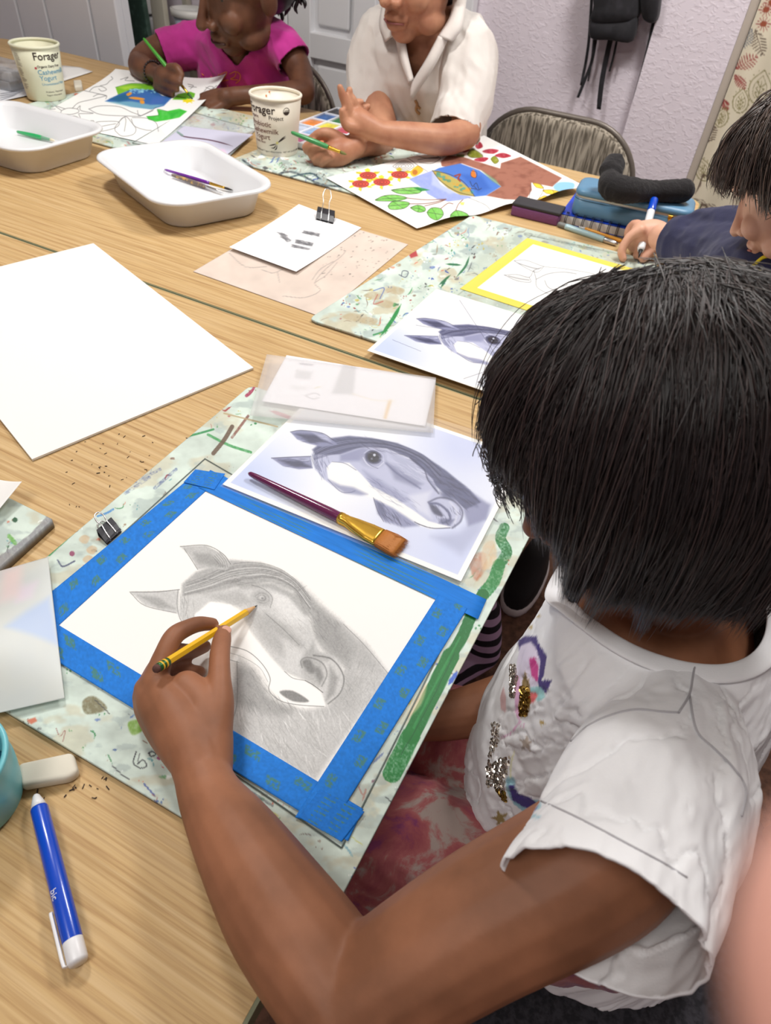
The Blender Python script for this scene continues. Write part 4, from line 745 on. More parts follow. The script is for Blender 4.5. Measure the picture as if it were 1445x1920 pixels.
# ---------------------------------------------------------------- yogurt cups
M_cup = mat('cream coated paper', rgb(238, 232, 218), .45, noise=(9, rgb(230, 222, 204), .4, .7))
M_cupg = mat('pale green tinted coated paper', rgb(228, 230, 205), .45, noise=(9, rgb(222, 218, 190), .4, .7))
M_ink = mat('dark brown ink', rgb(58, 44, 40), .7); M_blue = mat('teal blue ink', rgb(92, 158, 190), .7); M_red = mat('red ink', rgb(190, 60, 80), .7)
CR0, CR1, CHT = .0510, .0665, .133      # radius at foot, at rim, height
def wrap(V, c, th0, z0, r_at, lean=0):
    out = V.copy(); z = z0+V[:, 1]; r = r_at(z); th = th0+V[:, 0]/r_at(z0); rr = r+.0004+V[:, 2]
    out[:, 0] = c[0]+rr*np.cos(th); out[:, 1] = c[1]+rr*np.sin(th); out[:, 2] = c[2]+z; return out
def cup(c, label, m, lines, toward, extra=None, inner=None):
    c = np.asarray(c, float); t = thing('yogurt_cup', label, 'cup', c, 'emptied yogurt cups')
    r_at = lambda z: CR0+(CR1-.003-CR0)*np.asarray(z)/CHT
    prof = [(.0001, .004), (CR0-.004, .004), (CR0-.002, .0), (CR0, .0), (CR0+.0006, .002), (r_at(CHT*.5), CHT*.5), (r_at(CHT-.007), CHT-.007)]
    MB().lathe(prof+[(r_at(CHT-.007)-.0012, CHT-.007), (r_at(.01)-.0012, .009), (.0001, .007)], c, seg=72).build('wall', m, t)
    rim = [(CR1-.004+.0032*math.cos(a), CHT-.004+.0036*math.sin(a)) for a in np.linspace(0, 2*math.pi, 14)]
    V, F = lathe_vf(rim, 72, False); MB().add(V+c, F).build('rim', m, t)
    for name, mt, items in lines:
        for txt, size, dth, z, bold in items:
            V, F = text_mesh(txt, size, bold, .0001); V = wrap(V, c, toward+dth, z, r_at); MB().add(V, F).build(name, mt, t, smooth=False)
    if extra: extra(t, c, r_at)
    return t
def toCam(c): return math.atan2(-c[1], -c[0])
def seal(t, c, r_at, th0, z0, r, m=None):
    mb = MB(); a = np.linspace(0, 2*math.pi, 33)[:-1]
    for r0, r1 in ((r*.86, r),):
        V = np.array([(x*math.cos(q), x*math.sin(q), 0) for q in a for x in (r0, r1)]); F = [[2*i, 2*i+1, (2*i+3) % 64, (2*i+2) % 64] for i in range(32)]; mb.add(wrap(V, c, th0, z0, r_at), F)
    V = [(r*.86*math.cos(q), r*.86*math.sin(q), 0) for q in np.linspace(math.pi*1.05, math.pi*1.95, 14)]; mb.add(wrap(np.array(V), c, th0, z0, r_at), [list(range(14))])
    for k in range(2):
        V, F = text_mesh(('USDA', 'ORGANIC')[k], r*(.55, .36)[k], 0, .0001); V[:, 0] -= V[:, 0].mean(); V[:, 1] += r*(.05, -.2)[k]; mb.add(wrap(V, c, th0, z0, r_at), F)
    mb.build('seal_print', M_ink, t, smooth=False)
cB = W(520, 283, BH)
thB = toCam(cB)
def vanilla(t, c, r_at):
    seal(t, c, r_at, thB+.42, .105, .0085)
    mb = MB()
    def leafy(P, wd):
        P = cr(P, 6); V = []; F = []
        for i, p in enumerate(P):
            d = P[min(i+1, len(P)-1)]-P[max(i-1, 0)]; n = np.array([-d[1], d[0]])/np.linalg.norm(d); k = wd*max(.15, math.sin(math.pi*(i+.3)/len(P))); V += [(*(p+n*k), 0), (*(p-n*k), 0)]
        F = [[2*i, 2*i+1, 2*i+3, 2*i+2] for i in range(len(P)-1)]; mb.add(wrap(np.array(V), c, thB, .03, r_at), F)
    for q in ([(.002, .006), (.012, .014), (.021, .020)], [(.001, .004), (.010, .010), (.022, .017)], [(-.002, .002), (-.010, -.001), (-.021, -.004)], [(-.002, .001), (-.008, -.008), (-.016, -.009)], [(.0, .0), (-.003, -.010), (-.008, -.013)]): leafy(q, .0014)
    mb.build('bean_print', M_ink, t, smooth=False)
    V = [(.0045*math.cos(q)*(1 if k % 2 else .5), .004+.0045*math.sin(q)*(1 if k % 2 else .5), .0001) for k, q in enumerate(np.linspace(0, 2*math.pi, 13)[:-1])]
    MB().add(wrap(np.array(V), c, thB, .03, r_at), [list(range(12))]).build('flower_print', mat('pale yellow ink', rgb(225, 215, 130), .7), t)
    # dried paint drops inside
    mb = MB()
    for th, z, r in ((1.9, .112, .0022), (1.6, .103, .0016), (1.2, .105, .0014), (1.0, .098, .0012), (1.75, .12, .0018)):
        q = thB+math.pi-1.5+th; rr = r_at(z)-.0014; mb.add(*ell(c+np.array([rr*math.cos(q), rr*math.sin(q), z]), (r, r, r*1.2)))
    mb.build('paint_drops', mat('orange paint', rgb(214, 130, 80), .6), t)
cup(cB, 'tall cream yogurt cup beside the open watercolour palette', M_cup,
    [('brand_text', M_ink, [('Forager', .0255, -1.38, .098, .0004), ('Project', .0125, -.33, .0855, .0001)]),
     ('flavour_text', mat('brown ink', rgb(112, 66, 54), .7), [('Organic', .010, -1.36, .086, 0), ('Probiotic', .0165, -1.30, .0685, .0001), ('Cashewmilk', .0165, -1.38, .0535, .0001), ('Yogurt', .0165, -1.16, .0395, .0001), ('Vanilla Bean', .0075, -1.22, .030, 0)]),
     ('small_text', M_ink, [('Plant-Based Yogurt Alternative', .0062, -1.30, .010, 0)]), ('weight_text', M_ink, [('NET WT 24 OZ (680g)', .0055, .27, .010, 0)])], thB, vanilla)
cA = W(88, 182, BH*0+.0005+.0055)
thA = toCam(cA)
def side_print(t, c, r_at):
    mb = MB(); rs = random.Random(5)
    for k in range(30):
        z = .112-.0029*k; 
        if k in (11, 19, 24): continue
        L = rs.uniform(.012, .022); V = np.array([(x, y, .0001) for x in np.linspace(0, L, 8) for y in (0, .0011)]); F = [[2*i, 2*i+2, 2*i+3, 2*i+1] for i in range(7)]; mb.add(wrap(V, c, thA-1.18, z, r_at), F)
    mb.build('nutrition_print', mat('grey brown ink', rgb(140, 132, 118), .7), t, smooth=False)
    V = [(.003*math.cos(q), .0025+.003*math.sin(q), .0002) for q in np.linspace(0, 6.2, 12)]
    MB().add(wrap(np.array(V), c, thA-.18, .080, r_at), [list(range(12))]).build('berry_print', M_red, t)
cup(cA, 'pale green-tinted yogurt cup standing at the far left of the table', M_cupg,
    [('brand_text', M_ink, [('Forager', .0255, -.20, .1015, .0004)]), ('small_text', M_ink, [('Organic Dairy Free', .0082, -.12, .083, .0001), ('Probiotic, Plant-based', .006, .02, .022, 0), ('Yogurt Alternative', .006, .02, .014, 0)]),
     ('flavour_text', M_blue, [('Cashewmilk', .0165, -.15, .067, .0001), ('Yogurt', .0165, -.12, .0525, .0001), ('Unsweetened Plain', .0088, -.08, .0405, 0)])], thA, side_print)
# ---------------------------------------------------------------- white trays
M_tray = mat('white enamel plastic', rgb(226, 227, 229), .3)
def tray(label, c, ang, L=.37, Wd=.27, H=.061):
    ca, sa = math.cos(ang), math.sin(ang); c = np.asarray(c, float)
    t = thing('plastic_tray', label, 'tray', c, 'white plastic trays')
    def rr(l, w, r, z):
        p = np.array(rrect(-l/2, -w/2, l/2, w/2, (r, r, r, r), 10)); return np.c_[c[0]+p[:, 0]*ca-p[:, 1]*sa, c[1]+p[:, 0]*sa+p[:, 1]*ca, np.full(len(p), c[2]+z)]
    R = [(L-.09, Wd-.09, .035, .0), (L-.074, Wd-.074, .045, .0), (L-.064, Wd-.064, .05, .004), (L-.036, Wd-.036, .055, H-.006), (L-.022, Wd-.022, .06, H-.007), (L-.006, Wd-.006, .064, H-.007), (L, Wd, .066, H-.004), (L-.003, Wd-.003, .065, H), (L-.014, Wd-.014, .061, H+.0008), (L-.026, Wd-.026, .056, H-.001), (L-.04, Wd-.04, .052, H-.008), (L-.068, Wd-.068, .046, .008), (L-.078, Wd-.078, .04, .0042), (L-.10, Wd-.10, .03, .003)]
    MB().loft([rr(*q) for q in R]).build('basin', M_tray, t); return t
tray('white plastic tray in the middle of the far table, holding two dark brushes', (-1.063, 1.18, TZ+.0006), math.radians(-24))
tray('white plastic tray cut by the left edge, holding a green brush', (-1.555, 1.17, TZ+.0006), 0)
# ---------------------------------------------------------------- brushes, pencils, pens
def rod(name, label, cat, a, b, segs, group=None, seg=16):
    """segs: list of (part, material, t0, t1, [(t, r)...]) along a->b"""
    a = np.asarray(a, float); b = np.asarray(b, float); L = np.linalg.norm(b-a); ax = nrm(b-a); t = thing(name, label, cat, a, group)
    for part, m, prof, kw in segs:
        P = np.array([a+ax*L*q for q, r in prof]); r = np.array([max(r, .0002) for q, r in prof]); V, F = tube_vf(np.vstack([P]), r, kw.get('seg', seg), True, kw.get('flat'))
        mb = MB().add(V, F); o = mb.build(part, m, t, smooth=kw.get('smooth', True))
        if kw.get('label'): o['label'] = kw['label']
    return t
M_gold = mat('brass ferrule', rgb(226, 180, 72), .25, metal=.9); M_silver = mat('silver metal', rgb(200, 200, 200), .25, metal=.9)
M_black = mat('black plastic', rgb(30, 30, 32), .4); M_purple = mat('dark purple lacquer', rgb(100, 32, 76), .18, coat=.6); M_violet = mat('violet translucent acrylic', rgb(110, 44, 150), .15, coat=.5)
M_greenac = mat('green translucent acrylic', rgb(30, 180, 100), .12, coat=.5, alpha=.85); M_bristle = mat('amber bristles', rgb(176, 108, 38), .6, bump=(400, .6, .001), scale=(1, 1, 1)); M_dkbr = mat('dark bristles', rgb(40, 34, 30), .6)
# large purple flat brush on the print
a = W(466, 887, .0172); b = W(757, 1030, .0150); ax = nrm(b-a); L = np.linalg.norm(b-a); up = np.array([0, 0, 1.]); sd = nrm(np.cross(up, ax))
t = thing('paintbrush', 'large flat paintbrush with purple handle and gold ferrule, lying on the glossy horse print', 'paintbrush', a, 'loose paintbrushes')
q = [(0, .0015), (.012, .0030), (.05, .0037), (.2, .0046), (.42, .0060), (.55, .0068), (.615, .0066), (.625, .0062)]
MB().tube([a+ax*L*s for s, r in q], [r for s, r in q], 20).build('handle', M_purple, t)
rr = []; hb = 1
for s, w_, h_ in ((.605, .0068, .0068), (.625, .0070, .0070), (.632, .0066, .0066), (.645, .0070, .0068), (.655, .0067, .0064), (.70, .0095, .0058), (.78, .0125, .0048), (.79, .0130, .0047), (.80, .0128, .0046), (.84, .0134, .0045), (.855, .0134, .0044)):
    rr.append(ring(a+ax*L*s, sd, up, w_, h_, 28, 2.6))
MB().loft(rr).build('ferrule', M_gold, t)
mb = MB(); rs = random.Random(2)
mb.loft([ring(a+ax*L*s, sd, up, w_, h_, 24, 3) for s, w_, h_ in ((.85, .0128, .0040), (.90, .0138, .0040), (.95, .0142, .0030), (.975, .0140, .0020))])
for k in range(420):
    x = rs.uniform(-1, 1); z = rs.uniform(-1, 1)*.9; e = rs.uniform(.965, 1.0)
    mb.tube([a+ax*L*.86+sd*x*.0128+up*z*.0037, a+ax*L*.93+sd*x*.0141+up*z*.0038, a+ax*L*e+sd*(x*.0146+rs.gauss(0, .0004))+up*(z*.0022-.001)], [.0003, .0003, .0001], 4, cap=False)
mb.build('bristles', M_bristle, t)
# two brushes in the middle tray, a green one in the left tray
def brush(label, a, b, mh, rmax=.0035, tip=M_dkbr, ferr=M_gold, group='loose paintbrushes', marks=True):
    return rod('paintbrush', label, 'paintbrush', a, b, [('handle', mh, [(0, rmax*.45), (.03, rmax*.7), (.4, rmax), (.62, rmax*.95), (.68, rmax*.75)], {}), ('ferrule', ferr, [(.67, rmax*.85), (.70, rmax*.8), (.86, rmax*.6), (.88, rmax*.62)], {}), ('bristles', tip, [(.87, rmax*.5), (.92, rmax*.65), (.97, rmax*.4), (1, .0003)], {})], group)
brush('violet-handled brush with a gold ferrule, upper of two in the middle tray', W(309, 318, .0135), W(437, 357, .0115), M_violet, .0042)
brush('grey and brown striped brush with a white end, lower of two in the middle tray', W(322, 328, .0105), W(420, 362, .0095), mat('worn grey lacquer', rgb(112, 98, 92), .4, noise=(120, rgb(196, 160, 90), .55, .62)), .0048, mat('white bristles', rgb(220, 220, 220), .6), M_silver)
brush('green translucent brush lying in the left tray', W(32, 247, .011), W(103, 264, .010), M_greenac, .0055, mat('pale bristles', rgb(226, 216, 190), .6), mat('smoky green acrylic', rgb(120, 170, 140), .2))
# ---------------------------------------------------------------- clear folder with lavender page, left child's side
fh = .0085
fo = thing('plastic_folder', 'clear plastic folder lying across the left spattered board, between tray and flower page', 'plastic folder', W(380, 250, fh))
sheet('cover', [W(350, 208, fh), W(248, 268, fh), W(420, 303, fh), W(480, 243, fh)], 2, 2, .0015, mat('folder plastic', (.90, .93, .95), .12, alpha=.22), fo, smooth=False)
mb = MB(); F4 = [W(350, 208, fh), W(248, 268, fh), W(420, 303, fh), W(480, 243, fh)]
for i in range(4): mb.tube([F4[i], F4[(i+1) % 4]], .0009, 6)
mb.build('edge', M_cedge, fo)
def paint_lav(cv):
    cv.fill([(405, 283), (420, 280), (424, 292), (408, 295)], (232, 200, 225), 3, .8, True)
    cv.line([(333, 249), (345, 256), (390, 262), (420, 269), (436, 274)], 2.4, (90, 60, 78), .9, taper=True); cv.line([(333, 248), (342, 254)], 4, (120, 150, 140), .8)
tag(sheet('lavender_paper', [W(345, 236, fh+.0025), W(300, 268, fh+.0025), W(412, 300, fh+.0025), W(474, 252, fh+.0025)], 110, 80, .0008, painted('lavender paper', .5), None, paint_lav, (206, 206, 226)), 'lavender sheet with one dark thin brush line, by the middle tray\'s far side', 'paper')
# ---------------------------------------------------------------- watercolour palette
pc = W(612, 228, BH); ppx = [W(560, 195, .02), W(655, 212, .02), W(600, 275, .02), W(520, 255, .02)]
M_pal = mat('white palette plastic', rgb(232, 236, 244), .3)
tp = thing('watercolour_palette', 'open white watercolour palette with bright paint pans behind the second yogurt cup', 'paint palette', pc)
c = W(625, 200, .0)*0; px0 = W(575, 262, BH); ax_ = np.array([1., 0, 0]); ay_ = np.array([0, 1., 0])
PX0, PY0 = W(500, 264, BH)[0], W(500, 264, BH)[1]; PW_, PD_ = W(622, 300, BH)[0]-PX0, W(578, 190, .02)[1]-PY0
mb = MB(); mb.box((PX0+PW_/2, PY0+PD_/2, TZ+BH+.004), (PW_, PD_, .006), bev=.002)
for x in np.linspace(0, PW_, 5): mb.box((PX0+x, PY0+PD_/2, TZ+BH+.011), (.006, PD_, .012), bev=.002)
for y in np.linspace(0, PD_, 6): mb.box((PX0+PW_/2, PY0+y, TZ+BH+.011), (PW_, .006, .012), bev=.002)
mb.build('case', M_pal, tp)
pans = [[(226, 232, 242), (214, 120, 160), (236, 120, 70), (220, 120, 150)], [(206, 216, 236), (150, 185, 225), (214, 222, 240), (228, 110, 90)], [(240, 140, 50), (236, 222, 40), (200, 70, 90), (190, 60, 70)], [(40, 110, 190), (30, 130, 60), (160, 60, 60), (180, 60, 80)], [(50, 52, 58), (150, 100, 80), (170, 110, 85), (120, 60, 50)]]
for j in range(5):
    for i in range(4):
        x = PX0+PW_*(i+.5)/4; y = PY0+PD_*(j+.5)/5; m = mat('paint pan colour', rgb(*pans[j][i]), .35, bump=(60, .5, .003), noise=(50, tuple(v*.55 for v in rgb(*pans[j][i])), .45, .75))
        o = MB().box((x, y, TZ+BH+.0095), (PW_/4-.007, PD_/5-.007, .006), bev=.0015).build('paint_pan', m, tp)
# ---------------------------------------------------------------- erasers, loose bits, teal cup
M_eras = mat('worn white rubber', rgb(222, 216, 200), .8, noise=(14, rgb(205, 198, 182), .4, .7), bump=(30, .3, .001))
def slab(name, label, cat, px, h, bev, m, jit=0, group=None, z=0):
    P = [W(x, y, h)[:2] for x, y in px]; c = np.mean(P, 0); n = len(P); bm = bmesh.new()
    ar = sum(P[i][0]*P[(i+1) % n][1]-P[(i+1) % n][0]*P[i][1] for i in range(n)); P = P if ar > 0 else P[::-1]
    vb = [bm.verts.new((p[0], p[1], TZ+z)) for p in P]; vt = [bm.verts.new((p[0], p[1], TZ+h)) for p in P]
    bm.faces.new(vb[::-1]); bm.faces.new(vt)
    for i in range(n): bm.faces.new([vb[i], vb[(i+1) % n], vt[(i+1) % n], vt[i]])
    bmesh.ops.bevel(bm, geom=list(bm.edges), offset=bev, segments=4, profile=.5, affect='EDGES')
    me = bpy.data.meshes.new(name); bm.to_mesh(me); bm.free(); o = link(name, me, m)
    if label: tag(o, label, cat, group)
    return o
slab('eraser', 'worn white eraser with a smudged corner beside the teal cup', 'eraser', [(32, 1430), (135, 1408), (146, 1445), (128, 1458), (36, 1474)], .012, .004, M_eras)
slab('eraser', 'small white eraser stub between the left yogurt cup and the flower page', 'eraser', [(137, 150), (152, 149), (154, 160), (139, 162)], .016, .004, M_eras)
M_teal = mat('teal plastic', rgb(112, 190, 200), .35)
tc = W(-100, 1440, .06); tc[2] = TZ+.0005
def teal():
    t = thing('teal_cup', 'round teal plastic cup cut off by the left edge, in front of the white eraser', 'cup', tc)
    r = .043; H_ = .066
    MB().lathe([(.0001, 0), (r*.78, 0), (r*.84, .004), (r*.93, H_*.45), (r*.955, H_*.62), (r*.94, H_*.66), (r*.97, H_*.86), (r*1.0, H_*.97), (r*1.0, H_), (r*.97, H_+.002), (r*.90, H_), (r*.88, H_*.9), (r*.82, H_*.3), (r*.74, .006), (.0001, .005)], tc, seg=72).build('wall', M_teal, t)
    MB().lathe([(.0001, .022), (r*.81, .022), (r*.81, .0215), (.0001, .0215)], tc, seg=48).build('water', mat('dark teal water', rgb(20, 80, 110), .05), t)
teal()
# ---------------------------------------------------------------- blue pen in front
a = W(67, 1490, .0075); b = W(147, 1806, .0085)
M_bluepl = mat('blue plastic', rgb(10, 70, 190), .25, coat=.4); M_wpl = mat('white plastic', rgb(228, 228, 230), .35)
t = rod('mechanical_pencil', 'blue retractable pen with white tip and clip, lying on the wood at lower left', 'pen', a, b, [
    ('barrel', M_bluepl, [(.09, .0062), (.1, .0066), (.5, .0068), (.88, .0068), (.885, .0066)], {'seg': 24}), ('tip', M_wpl, [(0, .0015), (.01, .0026), (.05, .0045), (.095, .0062)], {'label': 'white conical tip', 'seg': 24}), ('end_cap', M_wpl, [(.88, .0066), (.89, .0068), (.985, .0068), (1, .0060)], {'label': 'white end cap', 'seg': 24})])
ax = nrm(b-a); L = np.linalg.norm(b-a); sd = nrm(np.cross(ax, [0, 0, 1.])); s_ = sd if (PJ(a+sd*.01)[0] < PJ(a)[0]) else -sd
MB().loft([ring(a+ax*L*q+s_*o_+np.array([0, 0, .001]), s_, np.cross(ax, s_), .0012, .0022, 16, 4) for q, o_ in ((.70, .0085), (.71, .0088), (.95, .0088), (.985, .0085), (.99, .007), (.992, .004))]).build('clip', M_wpl, t)
V, F = text_mesh('bic', .007, 0, .0001)
n_ = nrm(-FW); lx = ax; ly = nrm(np.cross(n_, lx)); n_ = np.cross(lx, ly); o0 = a+ax*L*.60
V2 = o0+np.outer(V[:, 0], lx)+np.outer(V[:, 1]-.002, ly)+np.outer(np.sqrt(np.maximum(.00705**2-(V[:, 1]-.002)**2, 0))+V[:, 2], n_)
MB().add(V2, F).build('printed_text', mat('white ink', (.8, .8, .85), .5), t, smooth=False)
# ---------------------------------------------------------------- binder clips
M_clipb = mat('black enamel steel', rgb(44, 44, 50), .3, spec=.6)
def binder(label, c, X, Yd, w_=.020, tilt=.0, h=.0, open_=.35):
    """X along the jaw, Yd from jaw lips towards the spine"""
    c = np.asarray(c, float); X = nrm(X); Yd = nrm(Yd); Z = np.cross(X, Yd); Z = Z if Z[2] > 0 else -Z
    t = thing('binder_clip', label, 'clip', c, 'black binder clips'); l = w_*.75; hh = w_*.36; th = .0006
    def quad(p, mb):
        V = [];
        for s in (-1, 1): V += [c+X*s*w_/2+Yd*y+Z*z for y, z in p]
        n = len(p); F = [[i, i+1, n+i+1, n+i] for i in range(n-1)]; mb.add(V, F)
    mb = MB(); q = [(0, .0012), (.0015, .0026), (.003, .0014), (l*.5, hh*.6), (l, hh), (l, -hh*.15), (l*.5, -.0002), (.003, -.0004), (.0015, -.0016), (0, -.0006)]
    q2 = [(y+(0 if 2 < i < 7 else 0), z+.0018) for i, (y, z) in enumerate(q)]; quad(q2, mb); o = mb.build('body', M_clipb, t, smooth=False); md = o.modifiers.new('s', 'SOLIDIFY'); md.thickness = .0008
    for s in (1, -1):
        z0 = .0036 if s > 0 else .0010; P = [(-.28, .002), (-.22, .001), (-.21, l*.5), (-.17, l*1.0), (-.24, l*1.35), (-.16, l*1.75), (0, l*1.85), (.16, l*1.75), (.24, l*1.35), (.17, l*1.0), (.21, l*.5), (.22, .001), (.28, .002)]
        pts = cr([c+X*x*w_+Yd*y+Z*(z0+(hh*.55+.001)*min(y/l, 1)*(s > 0)+(open_*max(y-l*.2, 0) if s > 0 else 0)) for x, y in P], 4)
        MB().tube(pts, .0008, 8).build('wire_handle', M_silver, t)
    return t
p0 = W(215, 985, BH+.002); pj = W(204, 1019, BH+.001); pk = W(225, 1000, BH+.001)
binder('small black binder clip resting on the mint board by the left blue tape', (pj+pk)/2, pk-pj, W(190, 985, BH+.001)-(pj+pk)/2, .023, open_=.25)
pj = W(593, 412, .004); pk = W(623, 420, .004)
binder('black binder clip gripping the top of the white shading note', (pj+pk)/2, pk-pj, W(618, 385, .004)-(pj+pk)/2, .042, open_=.75)
# ---------------------------------------------------------------- grey desk eraser box, notebook, case, sock, pens
t = thing('board_eraser', 'purple felt block with a black top, lying against the flower painting', 'eraser', W(1000, 405, 0))
A, B, Cc = W(956, 404, .0), W(1043, 425, .0), W(1052, 405, .0)
def oblock(name, m, A, ex, ey, Lx, Ly, z0, z1, bev, parent):
    ex = nrm(ex); ey = nrm(np.cross([0, 0, 1.], ex)); c = A+ex*Lx/2+ey*Ly/2; R = np.array([ex, ey, [0, 0, 1.]]).T; c = np.array([c[0], c[1], TZ+(z0+z1)/2]); return MB().box(c, (Lx, Ly, z1-z0), R, bev=bev).build(name, m, parent)
ex = B-A; Lx = np.linalg.norm(ex)*1.0
o = oblock('felt_pad', mat('purple felt', rgb(124, 74, 120), .9, bump=(200, .5, .002)), A, ex, 0, Lx, .052, .0005, .022, .003, t); o['label'] = 'purple felt block'
o = oblock('holder', mat('black foam', rgb(48, 46, 50), .7), A-nrm(ex)*.001, ex, 0, Lx+.003, .054, .022, .030, .0035, t); o['label'] = 'black top'
# spiral notebook
A = W(1048, 418, .0); B = W(1180, 449, .0); ex = nrm(B-A); ey = nrm(np.cross([0, 0, 1.], ex)); Lx = .335
nb = thing('spiral_notebook', 'blue-covered spiral notebook under the blue pencil case', 'notebook', A)
oblock('pages', mat('page edges', rgb(232, 228, 222), .8), A, ex, 0, Lx, .20, .002, .019, .001, nb)
oblock('cover', mat('bright blue card', rgb(24, 70, 200), .35), A-ex*.003, ex, 0, Lx+.006, .205, .0195, .0212, .0006, nb); oblock('back_cover', mat('bright blue card back', rgb(24, 70, 200), .35), A-ex*.003, ex, 0, Lx+.006, .205, .0004, .0018, .0004, nb)
mb = MB()
for k in range(17):
    for d in (0, .0035):
        c = A+ex*(.012+k*.0195+d); c = np.array([c[0], c[1], TZ+.0142]); mb.tube([c+ey*(.001+.0125*math.cos(q))+np.array([0, 0, .0125*math.sin(q)]) for q in np.linspace(0, 2*math.pi, 19)], .0009, 6)
mb.build('wire_spiral', M_black, nb)
# pencil case
A2 = W(1067, 401, .024); B2 = W(1245, 441, .022); ex = nrm(B2-A2); ex = np.array([ex[0], ex[1], 0]); ex = nrm(ex); ey = nrm(np.cross([0, 0, 1.], ex)); Lc, Dc, Hc_ = .255, .105, .058
M_case = mat('blue leatherette', rgb(92, 136, 168), .42, bump=(260, .15, .001)); z0 = TZ+.0216
pcse = thing('pencil_case', 'dusty blue zipped pencil case on the spiral notebook, a black sock on its lid', 'pencil case', A2)
def rr3(gx, r, z): 
    p = np.array(rrect(gx, gx, Lc-gx, Dc-gx, (r, r, r, r), 8)); return np.array([A2[0], A2[1], 0])+np.outer(p[:, 0], ex)+np.outer(p[:, 1], ey)+np.array([0, 0, z0+z])
MB().loft([rr3(.006, .018, 0), rr3(.001, .022, .003), rr3(0, .024, .010), rr3(0, .024, .039)]).build('body', M_case, pcse)
MB().loft([rr3(.001, .023, .0385), rr3(.002, .022, .040), rr3(.002, .022, .0435), rr3(.001, .023, .045)]).build('zip_band', mat('silver zip', rgb(190, 188, 182), .35, metal=.6), pcse)
MB().loft([rr3(0, .024, .0445), rr3(-.001, .025, .047), rr3(-.001, .025, .052), rr3(.003, .022, .0565), rr3(.012, .016, Hc_)]).build('lid', M_case, pcse)
mb = MB()
mb.loft([np.array([A2[0], A2[1], 0])+np.outer(q[:, 0], ex)+np.outer(q[:, 1], ey)+np.array([0, 0, z0+z]) for z in (.012,) for q in []] or [rr3(-.0006, .0246, .0365), rr3(-.0006, .0246, .0372)]); mb.build('piping', mat('dark blue stitching', rgb(54, 86, 112), .6), pcse)
zp = np.array([A2[0], A2[1], z0])+ex*(Lc*.83)-ey*.003
MB().box(zp+np.array([0, 0, .040]), (.010, .006, .008), np.array([ex, ey, [0, 0, 1.]]).T, bev=.001).box(zp+np.array([0, 0, .022])-ey*.002, (.0055, .0015, .030), np.array([ex, ey, [0, 0, 1.]]).T, bev=.0006).build('zip_pull', M_gold, pcse)
# lavender tissue beneath the case
o = MB().loft([ring(W(1300, 372, .02)+np.array([0, -.005, dz]), ex, ey, a_, b_, 20, 2.6) for dz, a_, b_ in ((-.0195, .05, .05), (0, .052, .05), (.012, .03, .04), (.016, .01, .02))]) if 0 else None
# black sock lying on the lid
M_sock = mat('black ribbed knit', rgb(24, 21, 23), .95, bump=(500, .9, .002), sheen=.08)
zt = z0+Hc_
def onlid(x, y, h): return W(x, y, zt-TZ+h)
bl = Blob()
bl.chain([onlid(1140, 318, .050), onlid(1152, 306, .056), onlid(1150, 325, .045)], [.019, .022, .019], n=4)
bl.chain([onlid(1150, 322, .045), onlid(1143, 340, .034), onlid(1150, 352, .027), onlid(1180, 357, .025), onlid(1220, 358, .0215), onlid(1262, 358, .023), onlid(1280, 358, .024)], [.015, .024, .027, .026, .021, .023, .024], n=5)
me = bl.mesh(.0022, 5); V = verts(me).copy(); nz = fnoise(V[:, 0]*160, V[:, 1]*160, 3, 3)-.5; me.vertices.foreach_set('co', (V+np.c_[nz*.003, nz*.003, nz*.004]).ravel()); me.update()
tag(link('sock', me, M_sock), 'black knitted sock crumpled on the lid of the blue pencil case', 'sock')
tis = [W(1105, 330, .022), W(1125, 332, .03), W(1120, 345, .022)]
# lavender cloth corner peeping out behind
tag(sheet('lavender_tissue', [W(1285, 352, .060), W(1240, 388, .024), W(1288, 392, .024), W(1298, 366, .045)], 14, 14, .0012, mat('lavender tissue', rgb(196, 180, 214), .8), bend=lambda s, t: .004*np.sin(9*s+4*t)), 'lavender tissue corner sticking out behind the right end of the pencil case', 'tissue')
rod('marker_pen', 'pale blue mechanical pencil lying in front of the spiral notebook', 'pen', W(1046, 420, .006), W(1158, 458, .006), [('grip', mat('grey grip', rgb(120, 122, 118), .5), [(0, .0045), (.02, .006), (.13, .0062), (.135, .006)], {}), ('barrel', mat('pale aqua plastic', rgb(176, 208, 214), .3), [(.13, .0062), (.16, .0066), (.76, .0066), (.78, .0060)], {}), ('end_section', M_silver, [(.78, .0060), (.80, .0062), (.95, .005), (1, .002)], {})])
rod('pencil', 'orange mechanical pencil just behind the pale blue one', 'pencil', W(1085, 425, .006), W(1165, 452, .005), [('barrel', mat('orange plastic', rgb(232, 160, 50), .35), [(.15, .0035), (.2, .0038), (.95, .0038), (1, .003)], {}), ('tip', M_wpl, [(0, .001), (.08, .002), (.16, .0035)], {})])
